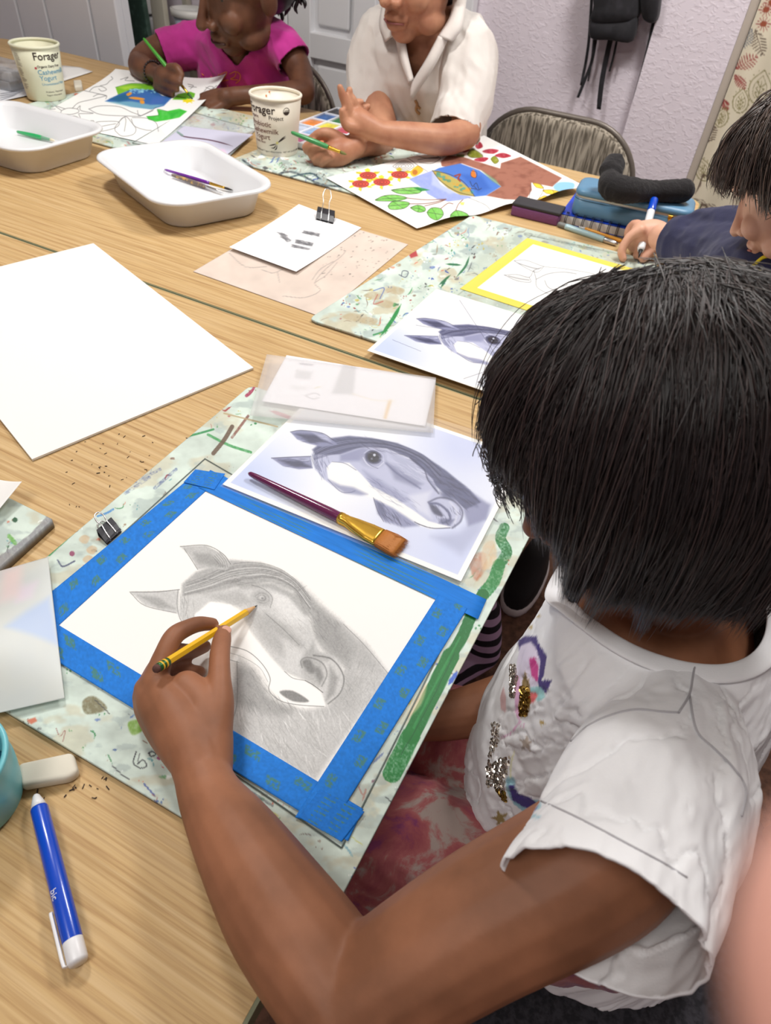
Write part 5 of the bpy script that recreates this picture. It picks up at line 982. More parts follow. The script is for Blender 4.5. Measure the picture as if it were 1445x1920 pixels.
# things at the far left: clear box, papers
tag(sheet('loose_paper', [W(112, 122, .003), W(118, 152, .003), W(174, 134, .003), W(150, 126, .003)], 6, 6, .0003, M_plain), 'white paper corner poking out from behind the left yogurt cup', 'paper')
tag(sheet('printed_paper', [W(-40, 176, .004), W(-30, 196, .004), W(84, 172, .004), W(60, 150, .004)], 60, 30, .0003, M_paper, None, lambda cv: [cv.line([(0, 176+k*4), (45-k*6, 170+k*3)], 1.3, (70, 74, 90), .7) for k in range(4)], (228, 230, 236)), 'printed white sheet with dark lines under the clear box at far left', 'paper')
bx = thing('clear_box', 'scratched clear plastic box half behind the left yogurt cup', 'box', W(20, 150, .01))
M_cb = mat('scuffed clear plastic', rgb(200, 204, 210), .25, alpha=.45, noise=(25, rgb(120, 124, 132), .5, .7))
cbx = W(0, 160, .005)
for k, zz in enumerate((.006, .031)):
    MB().box((cbx[0]-.02+.01*k, cbx[1]+.03, TZ+zz+.012), (.20, .12, .024), bev=.004).build(('base', 'lid')[k], M_cb, bx)
# ================================================================== PEOPLE: shared builders
def skin(name, c1, c2, rough=.48): return mat(name, rgb(*c1), rough, noise=(22, rgb(*c2), .35, .7), bump=(420, .12, .0006), spec=.35)
def J(x, y, v): return Vy(x, y, v)
def Jr(x, y, v, rp):
    p = Vy(x, y, v); return (*p, rp*np.linalg.norm(p-EYE)/FPX)
def nodes(L, v=None):
    A = np.array([Jr(*(q if len(q) == 4 else (q[0], q[1], v, q[2]))) for q in L]); return A[:, :3], A[:, 3]
def nodes_h(L):                 # (px, py, height above table, radius in metres)
    return np.array([W(q[0], q[1], q[2]) for q in L]), np.array([q[3] for q in L])
def head_blob(bl, c, F, Up, s):
    F = nrm(F); S = nrm(np.cross(F, Up)); Up = np.cross(S, F); R = np.array([S, F, Up]).T
    at = lambda a, b, d: np.asarray(c)+s*(S*a+F*b+Up*d)
    bl.ell(at(0, -.012, .025), (.073*s, .092*s, .090*s), R); bl.ell(at(0, .02, -.03), (.060*s, .066*s, .075*s), R)
    bl.ell(at(0, .050, -.088), (.026*s, .026*s, .024*s), R); bl.ell(at(0, .066, .030), (.055*s, .020*s, .022*s), R)
    for k in (-1, 1):
        bl.ell(at(k*.034, .058, -.035), (.024*s, .022*s, .024*s), R); bl.ell(at(k*.040, .02, -.075), (.020*s, .035*s, .022*s), R)
        bl.ell(at(k*.075, -.005, -.010), (.008*s, .018*s, .030*s), R); bl.ell(at(k*.013, .088, -.042), (.009*s, .010*s, .008*s), R)
    bl.chain([at(0, .078, .014), at(0, .092, -.015), at(0, .104, -.038)], [.0065*s, .0075*s, .0105*s])
    bl.chain([at(-.024, .073, -.069), at(0, .085, -.065), at(.024, .073, -.069)], [.005*s, .0075*s, .005*s]); bl.chain([at(-.020, .073, -.077), at(0, .082, -.079), at(.020, .073, -.077)], [.005*s, .008*s, .005*s])
    return at, R
def face_parts(parent, at, R, s, lipcol, irises=(50, 34, 24), sk=None):
    for k in (-1, 1):
        V, F = ell(at(k*.031, .0575, .002), (.009*s, .009*s, .0085*s), R); o = MB().add(V, F).build('eye', mat('eye white', rgb(232, 226, 218), .2), parent)
        V, F = ell(at(k*.031, .0645, -.001), (.0056*s, .0035*s, .0056*s), R); MB().add(V, F).build('iris', mat('iris', rgb(*irises), .15), o)
    for k in (-1, 1): MB().tube(cr([at(k*.014, .084, .021), at(k*.032, .082, .028), at(k*.052, .066, .021)], 4), [.0024*s]*9, 6).build('eyebrow', mat('eyebrow hair', rgb(30, 24, 22), .8), parent)
    mb = MB(); mb.tube(cr([at(-.024, .0785, -.073), at(0, .0925, -.0725), at(.024, .0785, -.073)], 5), [.0018*s]*11, 6); mb.build('lip_line', mat('lip line', rgb(*lipcol), .5), parent)
def in_poly(X, Y, P):
    P = np.array(P, float); ins = np.zeros(len(X), bool); n = len(P)
    for i in range(n):
        a = P[i]; b = P[(i+1) % n]; c = (a[1] > Y) != (b[1] > Y)
        if abs(b[1]-a[1]) > 1e-9: ins ^= c & (X < a[0]+(b[0]-a[0])*(Y-a[1])/(b[1]-a[1]))
    return ins
def cut_poly(me, P, depth=None):       # open a neckline: remove the cloth in front of a polygon
    V = verts(me); X, Y = PJ(V); k = in_poly(X, Y, P)
    if depth is not None: k &= depth(V)
    bm = bmesh.new(); bm.from_mesh(me); bm.verts.ensure_lookup_table(); bmesh.ops.delete(bm, geom=[bm.verts[i] for i in np.nonzero(k)[0]], context='VERTS')
    for _ in range(3): bmesh.ops.smooth_vert(bm, verts=[v for v in bm.verts if v.is_boundary], factor=.5, use_axis_x=True, use_axis_y=True, use_axis_z=True)
    bm.to_mesh(me); bm.free(); me.update(); return me
def cut_plane(me, co, no, region):     # trim a sleeve or hem with a plane, only where region(V) is true
    bm = bmesh.new(); bm.from_mesh(me); V = verts(me); k = region(V); bm.verts.ensure_lookup_table(); ks = set(np.nonzero(k)[0].tolist())
    fs = [f for f in bm.faces if all(v.index in ks for v in f.verts)]; es = {e for f in fs for e in f.edges}; vs = {v for f in fs for v in f.verts}
    bmesh.ops.bisect_plane(bm, geom=list(vs)+list(es)+fs, plane_co=Vector(co), plane_no=Vector(nrm(no)), clear_outer=True, dist=1e-5)
    bm.to_mesh(me); bm.free(); me.update(); return me
def folds(me, amp, freq, ax=(1, 1, 1), seed=0, ridge=True):
    V = verts(me).copy(); N = np.zeros(len(V)*3); me.vertices.foreach_get('normal', N); N = N.reshape(-1, 3); q = V*np.asarray(ax)*freq
    n = fnoise(q[:, 0]+q[:, 2]*.7, q[:, 1]+q[:, 2]*.5, seed, 4)-.5
    if ridge: n = .5-np.abs(n)*4
    me.vertices.foreach_set('co', (V+N*(n*amp)[:, None]).ravel()); me.update(); return me
def thick(o, t=.0016):
    m = o.modifiers.new('cloth thickness', 'SOLIDIFY'); m.thickness = t; m.offset = -1; return o
def person(label, loc): return thing('person', label, 'person', loc)
CR_ = RT                                  # camera-right, used only to face figures across the table
# ================================================================== CHILD IN THE PINK SHIRT
sk1 = skin('deep brown skin', (112, 74, 54), (88, 56, 42)); M_pink = mat('magenta jersey', rgb(196, 48, 146), .85, noise=(10, rgb(170, 36, 122), .45, .7), sheen=.2); M_hairk = mat('black hair', rgb(22, 18, 18), .4)
p1 = person('child in a magenta T-shirt with a beaded bracelet, painting with a green brush, looking down', (-1.52, 2.15, 0))
s1 = 1.58; c1_ = J(456, -41, 1.99); F1 = nrm(-CR_*.50+np.array([-.10, -.80, -.36])); U1 = nrm(np.array([.10, -.28, 1.])+CR_*-.04)
b = Blob(); at1, R1 = head_blob(b, c1_, F1, U1, s1)
X = np.array([1., 0, 0]); Yv = np.array([0, 1., 0])
def tr(px, py, v, a, bb, p=2.4, X=X, Yv=Yv):
    c = J(px, py, v); k = np.linalg.norm(c-EYE)/FPX; return ring(c, X, Yv, a*k, bb*k, 28, p)
b.chain(*nodes([(452, 60, 2.03, 26), (455, 100, 2.05, 27)]))
b.rings([tr(452, 92, 2.06, 30, 20), tr(452, 104, 2.07, 62, 28), tr(455, 125, 2.09, 66, 36), tr(462, 180, 2.11, 62, 38), tr(470, 260, 2.15, 62, 40), tr(475, 330, 2.15, 66, 44)])
b.chain(*nodes([(355, 85, 2.07, 22), (300, 92, 2.0, 19), (266, 112, 1.92, 17), (262, 128, 1.885, 16)])); b.chain(*nodes([(262, 122, 1.89, 17), (272, 130, 1.86, 17), (292, 138, 1.83, 12), (303, 143, 1.815, 12)]))
b.chain(*nodes([(535, 85, 2.06, 23), (560, 130, 2.03, 20), (570, 172, 1.97, 18)])); b.chain(*nodes([(570, 172, 1.97, 18), (520, 178, 1.90, 17), (468, 178, 1.85, 13), (440, 180, 1.83, 13)]))
for L in ([(306, 138, 1.81, 12), (318, 150, 1.80, 15)], [(306, 131, 1.81, 7), (330, 127, 1.79, 6.5), (340, 140, 1.785, 5)], [(300, 143, 1.80, 8), (322, 149, 1.775, 7), (337, 155, 1.77, 5)], [(297, 154, 1.80, 8), (318, 163, 1.775, 6.5), (331, 167, 1.77, 5)], [(295, 163, 1.80, 7), (311, 173, 1.78, 6), (322, 177, 1.77, 5)], [(308, 145, 1.80, 7), (328, 145, 1.785, 5.5), (339, 146, 1.78, 4.5)]): b.chain(*nodes(L), n=3)
for L in ([(450, 180, 1.84, 13), (424, 182, 1.82, 13)], [(430, 174, 1.83, 7), (405, 172, 1.82, 5), (378, 179, 1.80, 4)], [(425, 180, 1.82, 8), (390, 188, 1.80, 6), (349, 201, 1.77, 4)], [(425, 187, 1.82, 8), (392, 197, 1.79, 6), (361, 206, 1.765, 4)], [(430, 191, 1.82, 7), (408, 201, 1.79, 5.5), (391, 208, 1.77, 4.5)], [(432, 193, 1.82, 6), (415, 204, 1.80, 5), (405, 209, 1.78, 4)]): b.chain(*nodes(L), n=3)
me = b.mesh(.0042, 4); body1 = link('body', me, sk1, p1)
face_parts(p1, at1, R1, s1, (70, 36, 34), sk=sk1)
b = Blob()
b.rings([tr(452, 52, 2.05, 26, 22), tr(450, 66, 2.06, 62, 34), tr(450, 82, 2.07, 84, 42), tr(452, 105, 2.09, 80, 46), tr(458, 135, 2.10, 78, 48), tr(465, 185, 2.12, 76, 48), tr(470, 260, 2.15, 78, 48), tr(475, 320, 2.15, 80, 48)])
b.chain(*nodes([(390, 80, 2.07, 30), (345, 88, 2.05, 29), (308, 98, 2.0, 27), (270, 108, 1.96, 27)])); b.chain(*nodes([(505, 70, 2.07, 29), (535, 88, 2.05, 28), (556, 125, 2.03, 27), (565, 160, 2.0, 26)]))
me = b.mesh(.0046, 6)
sh = J(345, 88, 2.05); d_ = J(308, 98, 2.0)-sh; cut_plane(me, J(304, 100, 1.995), d_, lambda V: (PJ(V)[0] < 352)); d_ = J(556, 125, 2.03)-J(535, 88, 2.05); cut_plane(me, J(553, 112, 2.035), d_, lambda V: (PJ(V)[0] > 520) & (PJ(V)[1] > 70))
cut_poly(me, [(398, 40), (400, 60), (422, 95), (443, 120), (470, 92), (490, 62), (484, 40), (470, 10), (430, 10), (395, 20)]); folds(me, .010, 9, seed=3)
o = thick(link('t_shirt', me, M_pink, p1), .004)
# orange drawn motif on the shirt, following the cloth
def stick(parent, name, me_src, lines, m, r, off=.003):
    from mathutils.bvhtree import BVHTree
    bm = bmesh.new(); bm.from_mesh(me_src); bt = BVHTree.FromBMesh(bm); bm.free()
    for q in lines:
        q = cr(q, 5) if len(q) > 2 else np.array(q, float); P = []
        for x, y in q:
            d = Ry(x, y); h = bt.ray_cast(Vector(EYE), Vector(nrm(d)))
            if h[0] is not None: P.append(np.array(h[0])-nrm(d)*off)
        if len(P) > 1: MB().tube(np.array(P), r, 6).build(name, m, parent)
stick(p1, 'shirt_print', me, [[(395, 143), (400, 152), (398, 160)], [(410, 139), (408, 148), (402, 156)], [(412, 140), (425, 135), (420, 146), (412, 152), (428, 150)], [(430, 139), (442, 134), (440, 144), (432, 148), (446, 150)], [(444, 134), (450, 140), (449, 150), (442, 156)], [(426, 160), (428, 168)], [(378, 138), (382, 142)]], mat('orange print', rgb(236, 140, 70), .7), .0012)
MB().lathe([(.0001, .0)]*1+[(.0002, .001)], (0, 0, -5)) if 0 else None
br = MB(); bc = J(288, 136, 1.84)
ax1 = nrm(J(303, 143, 1.815)-J(272, 130, 1.86)); Xb = nrm(np.cross(ax1, [0, 0, 1.])); Yb = np.cross(ax1, Xb)
for k in range(22):
    q = 2*math.pi*k/22; br.add(*ell(bc+.030*(Xb*math.cos(q)+Yb*math.sin(q)), (.0042,)*3, None, 8, 6))
br.build('beaded_bracelet', mat('black and red beads', rgb(34, 22, 22), .25), p1)
# braided hair: cap, and loose curly ends at the right
b = Blob(); b.ell(at1(0, -.02, .04), (.078*s1, .092*s1, .084*s1), R1); b.ell(at1(0, -.045, .0), (.074*s1, .064*s1, .07*s1), R1); hm = b.mesh(.006, 4); hp = link('hair', hm, M_hairk, p1)
rs = random.Random(12)
for k, (x, yl) in enumerate(((483, 12), (489, 28), (496, 20), (514, 8), (520, 30), (527, 44), (535, 30), (541, 24), (549, 14), (556, 26), (563, 10), (570, 16))):
    P = [J(x-6+rs.uniform(-3, 3), -70, 2.12)]
    for i in range(9): t = (i+1)/9; P.append(J(x+math.sin(i*2.1+k)*2.6, -70+(yl+70)*t, 2.10))
    MB().tube(cr(P, 4), np.r_[np.full(33, .0065), np.linspace(.006, .0015, 4)], 6).build('braid', M_hairk, hp)
# the brush in that child's hand
def lower_body(parent, cx, v, m, w_=.10, zs=.46):
    b = Blob()
    for s in (-1, 1): b.chain([(cx+s*w_, v+.02, zs+.09), (cx+s*w_*1.15, v-.36, zs+.08), (cx+s*w_*1.15, v-.38, zs-.05), (cx+s*w_*1.1, v-.36, .07)], [.10, .075, .065, .050])
    b.ell((cx, v+.02, zs+.10), (.19, .13, .11)); b.chain([(cx, v+.02, zs+.1), (cx, v, zs+.32)], [.13, .12]); link('trousers', b.mesh(.009, 6), m, parent)
    for s in (-1, 1): V, F = loft_vf([ring((cx+s*w_*1.1, v-.42, z), [1, 0, 0], [0, 1, 0], a_, c_, 20, 2.4) for z, a_, c_ in ((.002, .045, .12), (.02, .048, .125), (.06, .04, .10), (.09, .03, .05))]); MB().add(V, F).build('shoe', M_dkshoe, parent)
M_dkshoe = mat('dark shoe', rgb(40, 38, 42), .6); M_jean = mat('dark blue denim', rgb(50, 58, 82), .9, noise=(90, rgb(34, 40, 60), .4, .6))
lower_body(p1, J(470, 260, 2.15)[0], 2.22, M_jean)
a = J(269, 72, 1.80); b_ = W(363, 188, .011)
brush('long green brush in the pink-shirted child\'s hand, tip on the yellow flower', a, b_, mat('green lacquer', rgb(70, 150, 50), .25), .0058, mat('green wet bristles', rgb(40, 90, 40), .5), group='brushes held by the children')
# ================================================================== CHILD IN THE WHITE POLO SHIRT
sk2 = skin('tan skin', (190, 138, 108), (168, 112, 86)); M_polo = mat('off-white pique cotton', rgb(220, 214, 208), .9, bump=(500, .3, .001), sheen=.15, noise=(6, rgb(206, 198, 192), .45, .65))
p2 = person('child in an off-white polo shirt crossing the arms, with crossed fingers, head above the frame', (-.83, 2.2, 0))
s2 = 1.42; b = Blob(); c2_ = J(795, -68, 2.0); F2 = nrm(np.array([-.25, -.95, -.12])); U2 = nrm(np.array([0, -.1, 1])); at2, R2 = head_blob(b, c2_, F2, U2, s2)
b.chain(*nodes([(798, -20, 2.06, 40), (800, 45, 2.08, 42), (800, 80, 2.09, 46)]))
b.rings([tr(798, 50, 2.08, 40, 30), tr(796, 74, 2.08, 96, 36), tr(794, 110, 2.08, 104, 42), tr(795, 200, 2.13, 96, 44), tr(800, 330, 2.18, 88, 50), tr(805, 420, 2.2, 92, 60)])
b.chain(*nodes([(878, 95, 2.05, 34), (880, 180, 1.98, 28), (872, 250, 1.89, 24)])); b.chain(*nodes([(872, 250, 1.88, 24), (830, 262, 1.80, 24), (765, 255, 1.72, 21), (712, 248, 1.66, 17)]))
b.chain(*nodes([(700, 95, 2.06, 34), (700, 180, 2.0, 28), (722, 255, 1.90, 24)])); b.chain(*nodes([(722, 255, 1.90, 24), (712, 268, 1.78, 22), (688, 268, 1.69, 20), (655, 280, 1.62, 17)]))
H2 = [[(712, 248, 1.66, 17), (690, 238, 1.645, 19), (668, 226, 1.635, 20), (657, 220, 1.63, 15)], [(655, 222, 1.62, 11), (649, 196, 1.61, 8), (642, 178, 1.605, 7), (637, 163, 1.60, 5)], [(664, 214, 1.64, 10), (662, 190, 1.635, 7.5), (655, 180, 1.63, 6.5), (655, 169, 1.63, 5.5)], [(674, 214, 1.66, 9), (672, 200, 1.66, 7), (667, 192, 1.655, 6), (677, 191, 1.66, 5)], [(684, 220, 1.67, 8), (680, 206, 1.675, 6), (690, 200, 1.68, 5)], [(672, 240, 1.62, 10), (652, 236, 1.60, 9), (644, 222, 1.595, 7), (641, 208, 1.59, 5.5)]]
H2 += [[(668, 272, 1.63, 17), (640, 284, 1.59, 21), (622, 292, 1.575, 20)], [(645, 268, 1.60, 12), (620, 252, 1.585, 10), (600, 252, 1.575, 9), (583, 261, 1.57, 6.5)], [(612, 284, 1.57, 12), (584, 284, 1.555, 8), (574, 277, 1.55, 8), (586, 269, 1.55, 6.5)], [(612, 293, 1.565, 11), (585, 292, 1.545, 8), (588, 281, 1.545, 7), (602, 277, 1.55, 6)], [(618, 300, 1.565, 11), (592, 303, 1.545, 8), (600, 291, 1.54, 7), (613, 286, 1.545, 6)], [(626, 304, 1.57, 10), (604, 311, 1.55, 7), (610, 300, 1.54, 6), (622, 295, 1.545, 5)]]
for L in H2: b.chain(*nodes(L), n=3)
me = b.mesh(.0036, 4); link('body', me, sk2, p2); face_parts(p2, at2, R2, s2, (140, 80, 76), sk=sk2)
b = Blob(); b.ell(at2(0, -.02, .045), (.082*s2, .098*s2, .088*s2), R2); b.ell(at2(0, -.045, .0), (.078*s2, .07*s2, .07*s2), R2); link('hair', b.mesh(.006, 4), M_hairk, p2)
b = Blob()
b.rings([tr(798, 20, 2.09, 44, 32), tr(798, 44, 2.09, 70, 40), tr(794, 62, 2.08, 100, 46), tr(792, 95, 2.07, 116, 54), tr(792, 150, 2.08, 110, 58), tr(798, 220, 2.12, 104, 56), tr(803, 330, 2.17, 98, 60), tr(806, 410, 2.2, 100, 64)])
b.chain(*nodes([(855, 78, 2.06, 44), (876, 110, 2.03, 44), (872, 180, 1.97, 42), (858, 232, 1.91, 43), (845, 290, 1.86, 44)])); b.chain(*nodes([(722, 75, 2.07, 42), (704, 110, 2.05, 41), (696, 165, 2.01, 37), (690, 225, 1.97, 36)]))
me = b.mesh(.0046, 6)
d_ = J(850, 250, 1.90)-J(872, 180, 1.97); cut_plane(me, J(853, 246, 1.895), d_, lambda V: (PJ(V)[0] > 800) & (PJ(V)[1] > 195) & (V[:, 1] < 2.03)); d_ = J(692, 205, 1.985)-J(696, 165, 2.01); cut_plane(me, J(692, 206, 1.985), d_, lambda V: (PJ(V)[0] < 735) & (PJ(V)[1] > 180) & (V[:, 1] < 2.045))
cut_poly(me, [(748, 20), (752, 50), (762, 95), (774, 150), (786, 130), (810, 90), (840, 55), (850, 30), (852, -30), (745, -30)], lambda V: V[:, 1] < 2.12); folds(me, .016, 8, ax=(1, 1, .5), seed=8)
poloo = thick(link('polo_shirt', me, M_polo, p2), .004)
# collar: two leaves folded over and the placket
def leaf(name, parent, px, v, m, th=.006, n=10):
    P = [J(x, y, v[i] if isinstance(v, (list, tuple)) else v) for i, (x, y) in enumerate(px)]; k = len(P)//2; A = cr(P[:k], n); Bc = cr(P[k:][::-1], n); rows = 5
    G = [A*(1-t)+Bc*t+np.array([0, -1, .3])*.012*math.sin(math.pi*t) for t in np.linspace(0, 1, rows)]; V = np.vstack(G); w_ = len(A); F = [[i*w_+j, i*w_+j+1, (i+1)*w_+j+1, (i+1)*w_+j] for i in range(rows-1) for j in range(w_-1)]
    o = MB().add(V, F).build(name, m, parent); md = o.modifiers.new('t', 'SOLIDIFY'); md.thickness = th; md.offset = 0; return o
leaf('collar', p2, [(742, -20), (746, 28), (755, 62), (722, 78), (712, 45), (722, -10)], [2.03, 1.99, 1.955, 1.955, 1.98, 2.02], M_polo)
leaf('collar', p2, [(852, -15), (845, 30), (822, 70), (848, 78), (866, 52), (874, 0)], [2.03, 1.99, 1.95, 1.95, 1.97, 2.01], M_polo)
leaf('placket', p2, [(757, 60), (764, 105), (775, 150), (768, 160), (752, 118), (742, 72)], [1.955, 1.93, 1.92, 1.92, 1.93, 1.955], M_polo, .004)
leaf('placket', p2, [(822, 68), (800, 110), (776, 150), (764, 185), (784, 170), (806, 130), (838, 76)][:3]+[(770, 190), (812, 128), (838, 76)], [1.95, 1.925, 1.92, 1.90, 1.915, 1.95], M_polo, .004)
stick(p2, 'coffee_stain', me, [[(778, 188), (782, 196), (780, 206), (787, 214)], [(781, 198), (788, 204)]], mat('beige stain', rgb(178, 140, 100), .9), .0042, .0005)
lower_body(p2, J(800, 330, 2.18)[0], 2.26, M_jean)
a = W(546, 248, .075); b_ = W(650, 290, .048)
brush('green-handled brush with a gold ferrule held across the white-shirted child\'s fingers', a, b_, mat('green lacquer', rgb(70, 150, 90), .25), .0060, mat('olive bristles', rgb(110, 110, 50), .5), group='brushes held by the children')
# ================================================================== CHILD IN THE NAVY HOODIE (right edge)
sk3 = skin('light skin', (222, 172, 146), (205, 150, 126)); M_navy = mat('navy fleece', rgb(36, 38, 70), .95, bump=(300, .3, .001), sheen=.12)
p3 = person('long-haired child in a navy hoodie, bent over the paper with a white marker', (.28, 1.2, 0))
c3_ = D(1500, 345, 1.22); F3 = nrm(np.array([-.72, .25, -.55])); U3 = nrm(np.array([-.5, .1, .85])); s3 = .94
b = Blob(); at3, R3 = head_blob(b, c3_, F3, U3, s3)
b.chain([at3(0, -.02, -.05), D(1500, 470, 1.26), D(1515, 520, 1.28)], [.05, .05, .055])
tb = lambda x, y, d, a, bb: ring(D(x, y, d), np.array([0, 1., 0]), nrm(np.array([1., 0, .25])), a, bb, 28, 2.3)
b.rings([tb(1520, 500, 1.28, .06, .05), tb(1530, 540, 1.30, .14, .07), tb(1560, 640, 1.40, .15, .09), tb(1620, 800, 1.55, .15, .11), tb(1640, 860, 1.62, .16, .12)])
arm3 = [(1400, 500, 1.36), (1330, 480, 1.44), (1270, 455, 1.50), (1240, 445, 1.53)]
b.chain([D(1450, 500, 1.32)]+[D(*q) for q in arm3], [.045, .042, .036, .030, .026])
hd = lambda L: ([W(x, y, h) for x, y, h, r in L], [r for x, y, h, r in L])
for L in ([(1250, 448, .045, .025), (1225, 440, .05, .030), (1205, 440, .05, .028)], [(1205, 428, .06, .013), (1188, 422, .055, .011), (1178, 440, .035, .010), (1188, 462, .02, .009)], [(1210, 438, .055, .013), (1190, 440, .045, .011), (1182, 458, .025, .010), (1196, 470, .015, .009)], [(1222, 455, .04, .013), (1205, 462, .03, .011), (1195, 478, .015, .010)], [(1235, 462, .035, .013), (1218, 472, .025, .011), (1205, 485, .014, .009)], [(1200, 432, .065, .012), (1180, 445, .05, .010), (1165, 470, .025, .009), (1168, 485, .012, .008)]): b.chain(*hd(L), n=3)
me = b.mesh(.003, 4); link('body', me, sk3, p3); face_parts(p3, at3, R3, s3, (180, 110, 100), sk=sk3)
b = Blob()
b.rings([tb(1510, 505, 1.27, .10, .07), tb(1525, 550, 1.28, .17, .10), tb(1560, 640, 1.38, .18, .12), tb(1620, 800, 1.53, .18, .14), tb(1640, 850, 1.60, .18, .15)])
b.chain([D(1460, 520, 1.30), D(1410, 520, 1.34), D(1350, 485, 1.43), D(1295, 460, 1.49), D(1262, 446, 1.525)], [.085, .075, .062, .052, .044])
b.chain([D(1320, 436, 1.50), D(1370, 440, 1.46), D(1440, 460, 1.42), D(1500, 500, 1.36)], [.045, .05, .055, .05])
me = b.mesh(.004, 6); cut_plane(me, D(1268, 448, 1.52), D(1262, 446, 1.525)-D(1295, 460, 1.49), lambda V: PJ(V)[0] < 1300); folds(me, .006, 11, seed=5)
thick(link('hoodie', me, M_navy, p3), .003)
stick(p3, 'hoodie_letters', me, [[(1396, 512), (1412, 498), (1428, 484), (1440, 480)], [(1416, 512), (1424, 505), (1430, 508), (1426, 518), (1416, 514)], [(1410, 532), (1424, 524), (1434, 520)], [(1430, 522), (1430, 532), (1422, 530)], [(1416, 540), (1428, 538)], [(1400, 540), (1408, 546)]], mat('yellow print', rgb(238, 214, 30), .6), .0028, .001)
rod('marker_pen', 'white marker with a blue cap held upright by the child in the navy hoodie', 'marker', W(1190, 490, .010)-FW*.020, W(1222, 379, .085)-FW*.012, [('barrel', M_wpl, [(.12, .0062), (.16, .0075), (.80, .0078)], {'seg': 20}), ('nib', M_black, [(0, .001), (.06, .002), (.13, .005)], {}), ('cap', M_bluepl, [(.79, .0082), (.80, .0086), (.99, .0084), (1, .0074)], {'seg': 20, 'label': 'blue cap'})])
# ================================================================== HAIR AS STRANDS
def strand_hair(name, parent, m, c, R, rad, whorl, zend, n=6000, ng=260, steps=34, ds=.011, seed=1, r=.0007, spread=.018, face=(.35, .25), cols=((24, 19, 20), (74, 62, 60)), alpha0=1.0, back=None, curl=.0, loose=.02, shell=True, maxlift=.10, sback=0.):
    rs = np.random.RandomState(seed); c = np.asarray(c, float); R = np.asarray(R); rad = np.asarray(rad, float); w = R.T@nrm(whorl)
    # guides
    g = rs.randn(ng*6, 3); g /= np.linalg.norm(g, axis=1, keepdims=True)
    ok = (g[:, 2] > -.35) & ~((g[:, 1] > face[0]) & (g[:, 2] < face[1])); g = g[ok][:ng]; G = len(g)
    lift = 1+rs.rand(G)*maxlift; P = [c+(g*rad*lift[:, None])@R.T]; d = np.zeros((G, 3)); grav = np.array([0, 0, -1.])
    alive = np.ones(G, bool); out = [P[0]]; p = P[0].copy()
    swirl = rs.randn(G, 3)*.07
    for k in range(steps):
        q = ((p-c)@R)/rad; qn = q/np.linalg.norm(q, axis=1, keepdims=True); away = qn-w; away -= qn*(away*qn).sum(1, keepdims=True); away = away@R.T; away /= np.linalg.norm(away, axis=1, keepdims=True)+.12
        t = k/steps; a = alpha0*max(0, 1-t*2.2); tgt = a*away+(.35+t*1.6)*grav+swirl*(.4+t)
        if curl: ctr = c-p; ctr[:, 2] = 0; tgt += curl*max(0, t-.45)*ctr/(np.linalg.norm(ctr, axis=1, keepdims=True)+1e-6)
        nq = (qn/rad)@R.T; nq /= np.linalg.norm(nq, axis=1, keepdims=True); ins = (tgt*nq).sum(1); near = np.linalg.norm(q, axis=1) < lift*1.02
        tgt -= nq*(np.minimum(ins, 0)*near)[:, None]; tgt /= np.linalg.norm(tgt, axis=1, keepdims=True)+1e-6
        d = tgt if k == 0 else .62*d+.38*tgt; d /= np.linalg.norm(d, axis=1, keepdims=True)+1e-6
        newp = p+d*ds; q = ((newp-c)@R)/rad; L = np.linalg.norm(q, axis=1); fix = L < lift; q[fix] *= (lift[fix]/L[fix])[:, None]; newp = c+(q*rad)@R.T
        alive &= newp[:, 2] > zend(newp, rs); p = np.where(alive[:, None], newp, p); out.append(p.copy())
    G_ = np.array(out)                                    # steps+1, G, 3
    gi = rs.randint(0, G, n); off = rs.randn(n, 3)*spread*np.array([1, 1, 1.]); nq = (g[gi]/rad)@R.T; nq /= np.linalg.norm(nq, axis=1, keepdims=True); off -= nq*(off*nq).sum(1, keepdims=True)*.9
    S = steps+1; tt = np.linspace(0, 1, S)[:, None, None]; lens = (np.abs(np.diff(G_, axis=0)).sum(2) > 1e-6).sum(0)[gi]
    idx = np.linspace(0, 1, 16)[:, None]*lens[None, :]; i0 = np.floor(idx).astype(int).clip(0, S-1); i1 = (i0+1).clip(0, S-1); f = (idx-i0)[..., None]
    base = G_[i0, gi[None, :]]*(1-f)+G_[i1, gi[None, :]]*f
    tn = np.linspace(0, 1, 16)[:, None, None]; wav = rs.randn(2, n, 3)*loose*.35
    pts = base+off*(1-.72*tn**1.2)+wav[0]*np.sin(tn*math.pi)*.6+wav[1]*tn**2*.5
    # keep strands outside the scalp
    q = ((pts-c)@R)/rad; L = np.linalg.norm(q, axis=2); fix = L < 1.005; q[fix] *= (1.005/L[fix])[:, None]; pts = c+(q*rad)@R.T
    T = np.gradient(pts, axis=0); T /= np.linalg.norm(T, axis=2, keepdims=True)+1e-9; a = np.cross(T, np.array([.3, .2, 1.])); a /= np.linalg.norm(a, axis=2, keepdims=True)+1e-9; b = np.cross(T, a)
    prof = (np.array([.8, 1, 1, 1, 1, 1, 1, 1, 1, 1, .95, .9, .8, .65, .45, .12])*r)[:, None, None]; rv = (.6+.8*rs.rand(n))[None, :, None]
    ring3 = [pts+prof*rv*(math.cos(q)*a+math.sin(q)*b) for q in (0, 2.094, 4.189)]
    V = np.stack(ring3, 2).transpose(1, 0, 2, 3).reshape(-1, 3)      # n, 16, 3, xyz
    i = np.arange(n)[:, None, None]*48; s_ = np.arange(15)[None, :, None]*3; k = np.arange(3)[None, None, :]; k2 = (k+1) % 3
    F = np.stack([i+s_+k, i+s_+k2, i+s_+3+k2, i+s_+3+k], -1).reshape(-1, 4)
    me = bpy.data.meshes.new(name); nV = len(V); sv = np.zeros((0, 3)); sf = np.zeros((0, 4), int)
